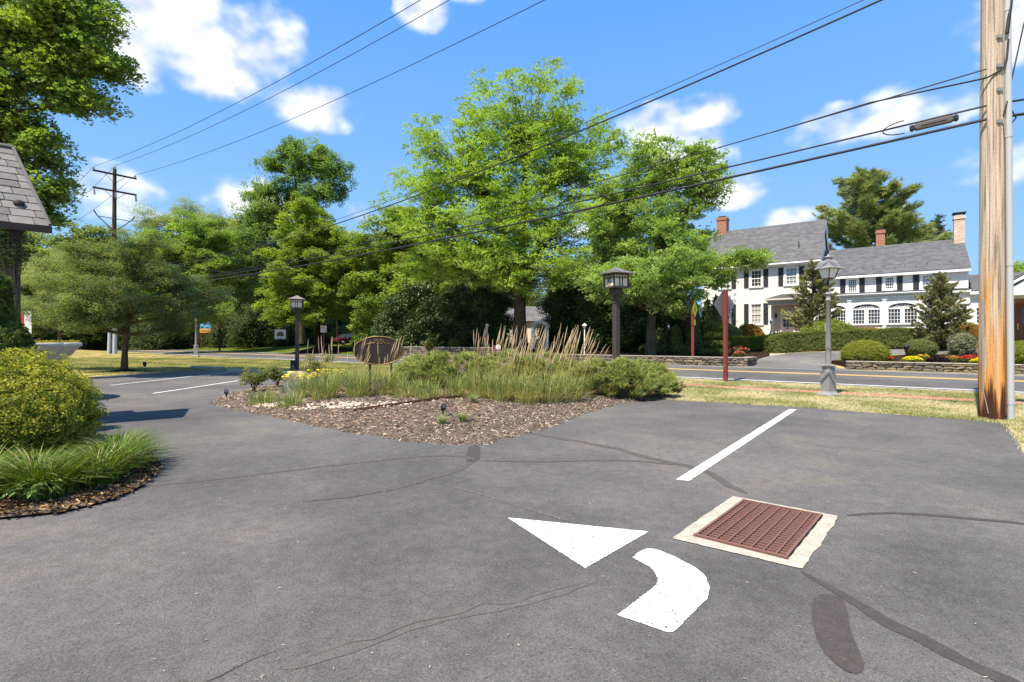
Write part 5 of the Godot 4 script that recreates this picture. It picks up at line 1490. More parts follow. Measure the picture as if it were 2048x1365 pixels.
func raised_bed(called, poly, flat_y, n_flat):
	var st := SurfaceTool.new()
	st.begin(Mesh.PRIMITIVE_TRIANGLES)
	st.set_smooth_group(-1)
	for r in [[10.0, n_flat], [n_flat, 42.0]]:
		var bnd = strip(r[0], r[1], -60, 80)
		for piece in Geometry2D.intersect_polygons(poly, bnd):
			for k in facing_up(piece, Geometry2D.triangulate_polygon(piece)):
				var q = piece[k]
				st.set_normal(Vector3.UP)
				st.add_vertex(Vector3(q.x, maxf(flat_y, EN(nof(q.x, q.y)) + 0.012), -q.y))
	for i in poly.size():
		var a = poly[i]; var c = poly[(i + 1) % poly.size()]
		for k in 6:
			var p = a.lerp(c, k / 6.0); var q = a.lerp(c, (k + 1) / 6.0)
			var pe = EN(nof(p.x, p.y)); var qe = EN(nof(q.x, q.y))
			var A = Vector3(p.x, maxf(flat_y, pe + 0.012), -p.y); var B = Vector3(q.x, maxf(flat_y, qe + 0.012), -q.y)
			var nn = Vector3((B - A).z, 0.2, -(B - A).x).normalized()
			for v in [A, B, Vector3(B.x, qe - 0.05, B.z), A, Vector3(B.x, qe - 0.05, B.z), Vector3(A.x, pe - 0.05, A.z)]:
				st.set_normal(nn)
				st.add_vertex(v)
	st.generate_normals()
	return struct(called, st.commit(), "dark_mulch")
func flowers(called, label, at, r, leaf_c, petal_c, n_leaf, n_flower, h):
	rng.seed = int(at.x * 77 + at.z * 31)
	var o = thing(called, label, "flowers", at)
	var buf := PackedFloat32Array(); var fb := PackedFloat32Array()
	var stem = MB.new()
	for i in n_leaf:
		var a = rr(0, TAU); var q = sqrt(rng.randf()) * r
		put(buf, turned(rr(0, TAU), rr(-0.4, 0.4), 0, rr(0.8, 1.5)), Vector3(cos(a) * q, rr(0.02, h * 0.9) * (1.0 - 0.5 * q * q / (r * r)), sin(a) * q), tint_of(leaf_c, leaf_c, 0.25))
	for i in n_flower:
		var a = rr(0, TAU); var q = sqrt(rng.randf()) * r
		var p = Vector3(cos(a) * q, h * rr(0.75, 1.2) * (1.0 - 0.55 * q * q / (r * r)), sin(a) * q)
		put(fb, turned(rr(0, TAU), rr(-0.3, 0.6), rr(-0.4, 0.4), rr(0.8, 1.5)), p, tint_of(petal_c, petal_c, 0.15))
		if i % 4 == 0: stem.tube([Vector3(p.x * 0.6, 0, p.z * 0.6), p], [0.004, 0.003], 3, false)
	part("stem", stem, "twig", o)
	scatter("foliage", L.azalea, "leaf", buf, o)
	scatter("blossom", L.flower, "petal", fb, o)
	return o

func walls_and_beds():
	stone_wall("low stone wall in front of the flower bed, right of the driveway", 28.75, 3.2, -10.0, 0.17, 0.34, 0.13, 1)
	stone_wall("low stone wall below the pale-trunked locust, left of the driveway", 28.3, 23.8, 7.6, 0.17, 0.42, 0.14, 2)
	stone_wall("higher stone wall below the dark hollies, farthest along the street", 28.4, 36.0, 25.0, 0.17, 0.80, 0.16, 3)
	var rw = stone_wall("short return of the stone wall beside the driveway mouth", 28.35, 9.4, 7.5, 0.17, 0.42, 0.14, 4)
	rw.rotation.y = TURN + PI / 2
	rw.position = NT(28.35, 7.45, 0.17)
	raised_bed("flower_bed", P2([ntp(28.85, 3.1), ntp(30.0, 3.4), [16.5, 27.0], [18.1, 28.1], [21.4, 28.3], [24.4, 27.1], [28.0, 25.0], ntp(28.85, -10)]), 0.47, 32.6)
	raised_bed("garden_bed", P2([ntp(28.45, 7.7), ntp(30.2, 7.6), [13.9, 30.0], [14.3, 33.0], ntp(37, 18), ntp(35, 24.5), ntp(28.45, 24.5)]), 0.57, 33.7)
	raised_bed("garden_bed", P2([ntp(28.5, 25.0), ntp(38.5, 25.0), ntp(38.5, 36.5), ntp(28.5, 36.5)]), 0.95, 37.7)
	var st = MB.new()
	for i in 4: st.box(NT(28.55 + i * 0.35, 24.4, 0.17 + 0.1 * (i + 1)), Vector3(1.1, 0.2 * (i + 1), 0.35), Basis(Vector3.UP, TURN))
	var so = thing("garden_steps", "stone steps up through the wall beneath the great locust", "steps", Vector3.ZERO)
	part("step", st, "cap_stone", so)
	# hedges and bushes round the house
	hedge("clipped_hedge", "long clipped hedge curving in front of the house along the driveway", [G(16.7, 32.6, -0.02), G(18.2, 32.9), G(20.2, 32.3), G(22.4, 31.7), G(24.0, 30.9)], 0.62, 1.12, "boxwood", Color(0.13, 0.185, 0.035), Color(0.25, 0.30, 0.055), 15000, 1.5, 81)
	hedge("clipped_hedge", "short rounded yellow-green hedge left of the front walk", [G(14.9, 35.8), G(16.9, 34.6)], 0.62, 0.82, "boxwood", Color(0.17, 0.24, 0.025), Color(0.32, 0.38, 0.04), 5500, 1.5, 82)
	bush("ball_bush", "large round yellow-green bush at the driveway end of the right stone wall", W(18.1, 0.44, 26.5), Vector3(1.02, 0.66, 0.9), "boxwood", "leaf", Color(0.18, 0.24, 0.02), Color(0.34, 0.38, 0.04), 4200, 1.3, {"lump": 0.04, "jitter": 0.05, "sit": 0.55})
	bush("ball_bush", "smaller round bush in the middle of the flower bed", W(21.6, 0.74, 27.3), Vector3(0.66, 0.46, 0.6), "boxwood", "leaf", Color(0.15, 0.20, 0.045), Color(0.26, 0.30, 0.07), 2500, 1.2, {"lump": 0.03, "jitter": 0.04, "sit": 0.75})
	bush("ball_bush", "bright round bush at the right edge beyond the utility pole", W(23.3, 0.46, 23.6), Vector3(0.95, 0.62, 0.8), "boxwood", "leaf", Color(0.18, 0.24, 0.02), Color(0.34, 0.38, 0.04), 3600, 1.3, {"lump": 0.04, "jitter": 0.05})
	bush("red_tip_bush", "orange-tipped rounded bush against the house, left of the porch", W(17.2, 1.2, 37.4), Vector3(0.95, 0.95, 0.7), "azalea", "leaf", Color(0.20, 0.20, 0.05), Color(0.62, 0.25, 0.08), 3400, 2.1, {"lump": 0.05, "jitter": 0.08})
	bush("red_tip_bush", "wide orange-tipped bush under the arched windows", W(23.6, 1.1, 34.4), Vector3(1.8, 0.8, 0.7), "azalea", "leaf", Color(0.20, 0.21, 0.05), Color(0.62, 0.27, 0.09), 4200, 2.1, {"lump": 0.06, "jitter": 0.08})
	bush("red_tip_bush", "red-green bush behind the flower bed just left of the utility pole", W(26.2, 1.0, 29.9), Vector3(1.5, 0.95, 0.8), "azalea", "leaf", Color(0.17, 0.19, 0.04), Color(0.52, 0.22, 0.06), 4000, 2.1, {"lump": 0.08, "jitter": 0.1})
	bush("weeping_shrub", "loose bright green mounded shrub behind the hedge by the grey lamppost", W(20.6, 0.95, 33.5), Vector3(1.9, 1.15, 0.9), "azalea", "leaf", Color(0.16, 0.24, 0.03), Color(0.32, 0.40, 0.055), 4500, 2.4, {"lump": 0.12, "jitter": 0.16})
	bush("lollipop_bush", "round-headed small garden tree behind the red post", W(14.9, 1.6, 36.6), Vector3(1.1, 0.75, 0.9), "azalea", "leaf", Color(0.15, 0.23, 0.05), Color(0.30, 0.37, 0.11), 3200, 2.3, {"lump": 0.08, "jitter": 0.12, "sit": 0.5})
	bush("variegated_shrub", "small pale variegated shrub between the flowers and the wing", W(23.9, 0.82, 27.4), Vector3(0.55, 0.55, 0.5), "azalea", "leaf", Color(0.16, 0.21, 0.06), Color(0.38, 0.40, 0.22), 900, 2.0, {"lump": 0.15, "jitter": 0.15, "core": 0.5, "sit": 0.9})
	for a in [[9.35, 36.2, 0.42, 0.34, "left of the pale locust trunk"], [11.0, 33.6, 0.5, 0.36, "right of the pale locust trunk"]]:
		bush("ball_bush", "little clipped round bush on the mulch %s" % a[4], W(a[0], 0.62 if a[1] > 35.0 else 0.58, a[1]), Vector3(a[2], a[3], a[2]), "boxwood", "leaf", Color(0.09, 0.14, 0.02), Color(0.17, 0.22, 0.035), 1300, 1.1, {"lump": 0.02, "jitter": 0.03, "sit": 0.75})
	for a in [[-6.6, 42.2, "right of the first white lamppost"], [-4.6, 41.2, "left of the second white lamppost"], [4.0, 35.6, "beside the third white lamppost"]]:
		bush("ball_bush", "tiny round bush on the wall bed %s" % a[2], W(a[0], 0.95 if a[0] < 0 else 0.58, a[1]), Vector3(0.45, 0.35, 0.45), "boxwood", "leaf", Color(0.10, 0.13, 0.02), Color(0.18, 0.20, 0.03), 900, 1.3, {"sit": 0.8, "jitter": 0.04})
	# tiered topiary
	var tp = thing("topiary_shrub", "spiral-clipped evergreen in rounded tiers by the red posts", "topiary", W(12.9, 0.57, 32.9))
	rng.seed = 84
	for q in [[0.0, 0.25, 0.85, 0.24], [0.1, 0.72, 0.72, 0.24], [-0.05, 1.3, 0.55, 0.26], [0.05, 1.75, 0.40, 0.30]]:
		core(tp, Vector3(q[0], q[1], 0), Vector3(q[2], q[3], q[2]) * 0.85)
		shell(tp, "foliage", ball_shape(Vector3(q[0], q[1], 0), Vector3(q[2], q[3], q[2]), -0.9, 0.03), int(2600 * q[2]), "boxwood", "leaf", Color(0.09, 0.16, 0.02), Color(0.20, 0.28, 0.045), 1.2, 0.04)
	var tt = MB.new(); tt.tube([Vector3(0, -0.05, 0), Vector3(0, 1.8, 0)], [0.05, 0.03], 6); part("trunk", tt, "twig", tp)
	# flowers
	flowers("yellow_flowers", "mound of yellow flowers left of the dark purple plant", W(19.6, 0.5, 25.3), 0.42, Color(0.2, 0.24, 0.02), Color(0.75, 0.68, 0.02), 260, 420, 0.22)
	flowers("yellow_flowers", "wider mound of yellow flowers nearest the utility pole", W(21.4, 0.5, 23.4), 0.50, Color(0.2, 0.24, 0.02), Color(0.75, 0.68, 0.02), 300, 520, 0.22)
	flowers("red_flowers", "small red-orange flowers at the left end of the flower bed", W(18.8, 0.5, 25.9), 0.26, Color(0.12, 0.10, 0.03), Color(0.55, 0.06, 0.02), 160, 220, 0.26)
	flowers("red_flowers", "red flowers beside the wider yellow mound", W(21.9, 0.55, 24.7), 0.45, Color(0.10, 0.14, 0.03), Color(0.55, 0.03, 0.03), 200, 260, 0.24)
	flowers("mixed_flowers", "orange and green bedding plants left of the round bush", W(20.5, 0.56, 25.8), 0.32, Color(0.12, 0.18, 0.03), Color(0.65, 0.40, 0.04), 200, 120, 0.26)
	flowers("mixed_flowers", "green bedding plants with orange blooms right of the purple plant", W(21.7, 0.52, 25.4), 0.35, Color(0.12, 0.2, 0.03), Color(0.6, 0.25, 0.04), 240, 110, 0.24)
	flowers("mixed_flowers", "pink and green bedding plants behind the yellow mound", W(23.2, 0.52, 24.3), 0.5, Color(0.12, 0.18, 0.05), Color(0.4, 0.12, 0.2), 320, 200, 0.3)
	flowers("purple_plant", "dark purple leafy plant in front of the smaller round bush", W(20.8, 0.5, 25.2), 0.40, Color(0.035, 0.018, 0.028), Color(0.06, 0.03, 0.05), 420, 60, 0.30)
	flowers("pink_flowers", "pink flowers on the mulch by the red post", W(13.9, 0.62, 31.6), 0.35, Color(0.10, 0.14, 0.03), Color(0.65, 0.16, 0.14), 120, 160, 0.25)
	flowers("pink_flowers", "pink flowers in front of the short rounded hedge", W(14.8, 0.85, 33.6), 0.6, Color(0.10, 0.14, 0.03), Color(0.65, 0.18, 0.16), 160, 200, 0.25)
	flowers("crimson_flowers", "bright crimson flowers beside the porch steps", W(17.5, 1.02, 33.8), 0.42, Color(0.10, 0.12, 0.03), Color(0.62, 0.01, 0.08), 260, 420, 0.75)
	var b = MB.new()
	b.lathe([Vector2(0.0, 0.72), Vector2(0.1, 0.68), Vector2(0.14, 0.58), Vector2(0.1, 0.46), Vector2(0.03, 0.42), Vector2(0.03, 0.0)], 12)
	var gz = thing("garden_globe", "small dark globe on a stem behind the flowers", "ornament", W(20.6, 0.62, 27.0))
	part("globe", b, "black_metal", gz)

# ---------------------------------------------------------------- the planted island
func reed_grass(label, x, d, blades, h, plumes, ph, lean, straw, r = 0.22):
	rng.seed = int(x * 513 + d * 91)
	var o = thing("reed_grass", label, "grass plant", Vector3(x, isl_y(x, d) - 0.01, -d), 0.0, "feather reed grasses on the island")
	var b = MB.new()
	for i in blades:
		var a = rr(0, TAU); var q = sqrt(rng.randf()) * r
		var dr = Vector3(cos(a), 0, sin(a))
		var old = rng.randf() < straw
		b.col(tint_of(Color(0.52, 0.38, 0.18), Color(0.70, 0.58, 0.34), 0.2) if old else tint_of(Color(0.15, 0.22, 0.035), Color(0.31, 0.37, 0.08), 0.2))
		b.blade(dr * q, (dr + Vector3(rr(-0.5, 0.5) + lean * 0.5, 0, rr(-0.5, 0.5))).normalized(), h * (rr(0.25, 0.6) if old else rr(0.55, 1.15)), rr(0.007, 0.014), rr(0.5, 1.3) if old else rr(0.15, 0.6), 4)
	part("leaf_blades", b, "blade", o)
	if plumes > 0:
		b = MB.new()
		for i in int(plumes * (0.3 if x < -2.6 else 0.62)):
			var a = rr(0, TAU); var q = sqrt(rng.randf()) * r * 0.9
			var p = Vector3(cos(a) * q, 0, sin(a) * q)
			var tip = p + Vector3(lean * rr(0.15, 0.65) + rr(-0.18, 0.2), ph * rr(0.64, 1.06) * (0.9 if x < -2.6 else 1.0), rr(-0.2, 0.2))
			var neck = p.lerp(tip, 0.76) - Vector3(lean * 0.03, 0, 0)
			b.col(tint_of(Color(0.30, 0.24, 0.08), Color(0.40, 0.32, 0.12), 0.15))
			b.tube([p, p.lerp(neck, 0.5) - Vector3(lean * 0.02, 0, 0), neck], [0.0035, 0.003, 0.0028], 3, false)
			b.col(tint_of(Color(0.30, 0.205, 0.135), Color(0.52, 0.40, 0.27), 0.2))
			b.tube([neck, neck.lerp(tip, 0.35), neck.lerp(tip, 0.75), tip], [0.004, 0.011, 0.008, 0.002], 4, false)
		part("seed_plumes", b, "chip", o)
	return o
func juniper(label, x, d, r: Vector3, count, seed):
	rng.seed = seed
	var o = thing("juniper_shrub", label, "shrub", Vector3(x, isl_y(x, d), -d), 0.0, "spreading junipers on the island")
	core(o, Vector3(0, r.y * 0.4, 0), Vector3(r.x * 0.86, r.y * 0.82, r.z * 0.86), "twig")
	var wood = MB.new()
	for i in 40:
		var a = rr(0, TAU)
		wood.tube([Vector3(0, 0.03, 0), Vector3(cos(a) * r.x * 0.5, r.y * 0.4, sin(a) * r.z * 0.5), Vector3(cos(a) * r.x * 0.95, r.y * rr(0.2, 0.8), sin(a) * r.z * 0.95)], [0.03, 0.02, 0.006], 4, false)
	part("stem", wood, "twig", o)
	var buf := PackedFloat32Array()
	for i in count / 9:
		# a feathery spray of shoots
		var v = rng.randf(); var a = rr(0, TAU)
		var y = pow(v, 0.7); var k = sqrt(1.0 - y * y * 0.94)
		var w = 1.0 + 0.10 * sin(a * 5.0 + seed) + 0.08 * sin(a * 11.0 + y * 8.0)
		var c = Vector3(cos(a) * k * r.x * w, 0.05 + y * r.y * w, sin(a) * k * r.z * w)
		var out = Vector3(cos(a), 0.35 + y, sin(a)).normalized()
		var tone = tint_of(Color(0.18, 0.25, 0.042), Color(0.34, 0.41, 0.07), 0.15)
		if y < 0.3 and rng.randf() < 0.35: tone = tint_of(Color(0.16, 0.11, 0.055), Color(0.22, 0.17, 0.08), 0.2)
		for m in 9:
			var at = c + out * rr(-0.14, 0.10) + Vector3(rr(-0.10, 0.10), rr(-0.05, 0.05), rr(-0.10, 0.10))
			var g = 1.0 + rr(-0.18, 0.18)
			put(buf, turned(atan2(-out.x, -out.z) + rr(-0.9, 0.9), 0.35 + rr(-0.4, 0.6), rr(-0.5, 0.5), rr(0.8, 1.3)), at, Color(tone.r * g, tone.g * g, tone.b * g))
	scatter("foliage", L.juniper, "needle", buf, o)
	return o
func island():
	var b = MB.new()
	b.smooth(true)
	var rings = [1.0, 0.97, 0.9, 0.75, 0.5, 0.25, 0.0]
	for i in rings.size() - 1:
		for k in ISL.size():
			var p = []
			for q in [[i, k], [i, k + 1], [i + 1, k + 1], [i + 1, k]]:
				var f = rings[q[0]]
				var v = ISC + (ISL[q[1] % ISL.size()] - ISC) * f
				p.append(Vector3(v.x, 0.22 * (1.0 - f * f) + 0.03 if f < 0.999 else 0.0, -v.y))
			b.quad(p[0], p[1], p[2], p[3])
	struct("planting_island", b, "mulch")
	# wood chips and stones lying on it
	rng.seed = 91
	var buf := PackedFloat32Array(); var pb := PackedFloat32Array()
	for i in 26000:
		var x = rr(-8.6, 4.6); var d = rr(7.3, 17.0)
		var f = isl_f(x, d)
		if f > 1.012 or (d > 13.5 and x > -5.0): continue
		var k = rng.randf()
		var c = tint_of(Color(0.20, 0.165, 0.13), Color(0.40, 0.335, 0.27), 0.2)
		if k > 0.80: c = tint_of(Color(0.36, 0.28, 0.22), Color(0.52, 0.42, 0.34), 0.2)
		if x < -0.6 and d < 10.9 and d > 8.7 and k > 0.45: c = tint_of(Color(0.30, 0.19, 0.14), Color(0.40, 0.28, 0.21), 0.2)
		put(buf, turned(rr(0, TAU), rr(-0.5, 0.5), rr(-0.6, 0.6), rr(0.4, 1.35)), Vector3(x, isl_y(x, d) + 0.008 if f < 1.0 else 0.012, -d), c)
	tag(scatter("mulch_chips", L.chip, "chip", buf, self), "loose brown bark chips covering the planting island", "mulch")
	for i in 330:
		var a = rr(0, TAU); var q = sqrt(rng.randf())
		var cc = [[-2.9, 10.7, 0.9, 0.35], [-3.9, 10.9, 0.8, 0.4], [-5.2, 11.4, 0.5, 0.3]][i % 3]
		var x = cc[0] + cos(a) * q * cc[2]; var d = cc[1] + sin(a) * q * cc[3]
		put(pb, turned(rr(0, TAU), rr(-0.6, 0.6), 0, rr(0.4, 1.0)), Vector3(x, isl_y(x, d) + 0.012, -d), tint_of(Color(0.45, 0.38, 0.33), Color(0.95, 0.90, 0.85), 0.15))
	tag(scatter("river_pebbles", L.pebble, "pebble", pb, self), "pale river pebbles among the reed grass", "pebbles")
	# rusty steel edging
	b = MB.new()
	var e = []
	for i in 10:
		var f = i / 9.0
		e.append(Vector2(lerpf(-3.1, -1.15, f), lerpf(10.1, 11.7, f) - 0.25 * sin(f * PI) * 0.4))
	for i in 9:
		var p = e[i]; var q = e[i + 1]
		var y0 = isl_y(p.x, p.y); var y1 = isl_y(q.x, q.y)
		var off = Vector3(0, 0, -0.008)
		b.quad(Vector3(p.x, y0 - 0.05, -p.y), Vector3(p.x, y0 + 0.055, -p.y), Vector3(q.x, y1 + 0.055, -q.y), Vector3(q.x, y1 - 0.05, -q.y))
		b.quad(Vector3(p.x, y0 - 0.05, -p.y) + off, Vector3(p.x, y0 + 0.055, -p.y) + off, Vector3(q.x, y1 + 0.055, -q.y) + off, Vector3(q.x, y1 - 0.05, -q.y) + off)
		b.quad(Vector3(p.x, y0 + 0.055, -p.y), Vector3(p.x, y0 + 0.055, -p.y) + off, Vector3(q.x, y1 + 0.055, -q.y) + off, Vector3(q.x, y1 + 0.055, -q.y))
	var ed = thing("steel_edging", "rusty thin steel edging strip across the island mulch", "edging", Vector3.ZERO)
	part("strip", b, "rust_edge", ed)
	var g = [[-5.0, 12.4, 330, 0.75, 22, 1.5, 0.1, "leftmost reed grass clump, beside the yellow flowers"], [-4.35, 12.0, 360, 0.8, 26, 1.6, 0.15, "reed grass clump left of the oval sign"], [-4.6, 13.3, 330, 0.85, 26, 1.65, 0.2, "reed grass clump behind the leftmost clump"], [-3.6, 12.2, 360, 0.8, 34, 1.55, 0.5, "reed grass in front of the oval sign, left half"], [-3.0, 12.4, 360, 0.8, 34, 1.55, 0.55, "reed grass in front of the oval sign, right half"], [-3.9, 13.0, 320, 0.8, 26, 1.6, 0.4, "reed grass just behind the oval sign post"],
		[-2.4, 11.9, 330, 0.6, 4, 1.3, 0.2, "low straw-based grass clump right of the oval sign"], [-1.9, 11.6, 330, 0.55, 0, 1.2, 0.1, "low straw-based grass clump at the edging strip's end"], [-1.3, 11.9, 330, 0.62, 4, 1.4, 0.2, "low grass clump before the left juniper"], [-0.75, 11.7, 380, 0.8, 22, 1.62, 0.4, "tall reed grass at the left of the right-hand stand"], [-0.25, 11.5, 380, 0.8, 22, 1.66, 0.6, "tall reed grass second from the left of the stand"], [0.3, 11.4, 380, 0.82, 26, 1.64, 0.6, "tall reed grass in the middle of the stand"], [0.85, 11.7, 380, 0.82, 26, 1.64, 0.7, "tall reed grass right of the stand's middle"], [1.35, 12.1, 360, 0.8, 26, 1.6, 0.8, "tall reed grass with plumes leaning right, at the stand's right end"],
		[-0.4, 12.4, 320, 0.85, 26, 1.72, 0.5, "tall reed grass in the stand's back row, left"], [0.2, 12.5, 320, 0.85, 28, 1.72, 0.6, "tall reed grass in the stand's back row, middle"], [0.9, 12.8, 320, 0.85, 28, 1.72, 0.8, "tall reed grass in the stand's back row, right"], [1.7, 12.9, 320, 0.8, 24, 1.68, 0.9, "reed grass nearest the brown lantern post"], [-5.6, 11.6, 260, 0.45, 0, 1.0, 0.1, "short grass tuft in front of the yellow flowers"], [-4.8, 11.2, 260, 0.42, 0, 1.0, 0.1, "short yellowing tuft at the island's stony front"]]
	for a in g: reed_grass(a[7], a[0], a[1], a[2], a[3], a[4], a[5], a[6], 0.42 if a[0] > -2.6 else 0.26, 0.30)
	for a in [[-1.16, 8.62, "left of the pair of small green tufts by the spotlight"], [-0.85, 8.86, "right of the pair of small green tufts by the spotlight"], [-0.82, 11.0, "single small green tuft near the straw edge"]]:
		rng.seed = int(a[1] * 100)
		var o = thing("grass_tuft", a[2], "grass plant", Vector3(a[0], isl_y(a[0], a[1]), -a[1]))
		b = MB.new()
		for i in 170:
			var an = rr(0, TAU); var q = rr(0, 0.05)
			var dr = Vector3(cos(an), 0, sin(an))
			b.col(tint_of(Color(0.14, 0.24, 0.05), Color(0.30, 0.36, 0.10), 0.2))
			b.blade(dr * q, dr, rr(0.12, 0.26), 0.007, rr(0.3, 1.1), 3)
		part("leaf_blades", b, "blade", o)
	juniper("spreading juniper right of the oval sign", -1.75, 14.3, Vector3(1.35, 0.72, 1.0), 7200, 5)
	juniper("spreading juniper behind the tall reed grass stand", 0.45, 14.5, Vector3(1.45, 0.78, 1.0), 7200, 6)
	juniper("spreading juniper at the island's right tip before the brown lantern post", 2.75, 13.75, Vector3(1.45, 0.66, 0.95), 7800, 7)
	for a in [[-7.25, 14.5, 0.34, "leftmost little leggy shrub at the island tip"], [-7.2, 15.9, 0.36, "second little leggy shrub at the island tip"], [-6.2, 16.6, 0.50, "larger leggy shrub behind the yellow flowers"]]:
		rng.seed = int(a[0] * 1000 + 20000)
		var o = thing("azalea_shrub", a[3], "shrub", Vector3(a[0], isl_y(a[0], a[1]), -a[1]))
		b = MB.new()
		var bf := PackedFloat32Array()
		for i in 9:
			var an = rr(0, TAU)
			var tip = Vector3(cos(an) * a[2] * rr(0.3, 0.9), a[2] * rr(0.9, 1.7), sin(an) * a[2] * 0.7)
			b.tube([Vector3.ZERO, tip * 0.5 + Vector3(0, 0.05, 0), tip], [0.012, 0.009, 0.004], 4, false)
			for k in 26: put(bf, turned(rr(0, TAU), rr(-0.5, 0.5), 0, rr(0.9, 1.5)), tip + Vector3(rr(-0.13, 0.13), rr(-0.14, 0.1), rr(-0.13, 0.13)), tint_of(Color(0.12, 0.17, 0.03), Color(0.26, 0.30, 0.08), 0.2))
		part("stem", b, "twig", o)
		scatter("foliage", L.azalea, "leaf", bf, o)
	for a in [[-5.6, 13.7, 0.5, "front clump of yellow daisies on grey-green foliage"], [-5.9, 14.6, 0.55, "middle clump of yellow daisies on grey-green foliage"], [-5.2, 15.0, 0.5, "rear clump of yellow daisies next to the reed grass"]]:
		rng.seed = int(a[1] * 77)
		var o = thing("yellow_daisies", a[3], "flowers", Vector3(a[0], isl_y(a[0], a[1]), -a[1]))
		b = MB.new()
		for i in 420:
			var an = rr(0, TAU); var q = sqrt(rng.randf()) * a[2]
			b.col(tint_of(Color(0.20, 0.27, 0.15), Color(0.36, 0.42, 0.27), 0.15))
			b.blade(Vector3(cos(an) * q, 0, sin(an) * q), Vector3(cos(an * 3.0), 0, sin(an * 3.0)), rr(0.15, 0.36), 0.012, rr(0.2, 0.8), 3)
		var fb := PackedFloat32Array()
		for i in 40:
			var an = rr(0, TAU); var q = sqrt(rng.randf()) * a[2]
			var p = Vector3(cos(an) * q, rr(0.32, 0.5), sin(an) * q)
			b.col(Color(0.22, 0.28, 0.12))
			b.tube([Vector3(p.x * 0.8, 0, p.z * 0.8), p], [0.004, 0.003], 3, false)
			put(fb, turned(rr(0, TAU), rr(-0.2, 0.7), rr(-0.3, 0.3), rr(1.2, 1.9)), p, tint_of(Color(0.80, 0.56, 0.01), Color(0.86, 0.68, 0.03), 0.08))
		part("foliage", b, "blade", o)
		scatter("blossom", L.flower, "petal", fb, o)
	# path spotlight
	for a in [[-1.25, 9.35, "small dark spotlight on a stake in the island mulch"], [-7.3, 13.2, "small dark spotlight at the island's pointed tip"]]:
		var o = thing("garden_spotlight", a[2], "spotlight", Vector3(a[0], isl_y(a[0], a[1]), -a[1]))
		b = MB.new(); b.tube([Vector3(0, -0.05, 0), Vector3(0, 0.1, 0)], [0.012, 0.012], 6); part("stake", b, "black_metal", o)
		b = MB.new(); b.tube([Vector3(-0.02, 0.1, -0.04), Vector3(0.0, 0.13, 0.0), Vector3(0.03, 0.19, 0.05)], [0.03, 0.05, 0.058], 10); part("lamp_head", b, "shutter", o)
	# wheel stops
	for a in [[[-17.3, 27.9], [-15.1, 26.95], "mossy grey concrete wheel stop, the left one"], [[-13.75, 25.05], [-11.3, 23.85], "pale concrete wheel stop, the middle one"], [[-10.6, 23.2], [-8.2, 22.3], "flat pale concrete wheel stop behind the island"]]:
		var p = W(a[0][0], 0.006, a[0][1]); var q = W(a[1][0], 0.006, a[1][1])
		var o = thing("wheel_stop", a[2], "wheel stop", p, 0.0, "concrete wheel stops")
		var dir = q - p
		o.rotation.y = atan2(-dir.z, dir.x)
		b = MB.new()
		b.prism(P2([[-0.1, 0.0], [-0.1, 0.11], [-0.05, 0.16], [0.05, 0.16], [0.1, 0.11], [0.1, 0.0]]), 0.0, dir.length(), Transform3D(Basis(Vector3(0, 0, 1), Vector3(0, 1, 0), Vector3(1, 0, 0)), Vector3.ZERO))
		part("block", b, "grey_concrete", o)

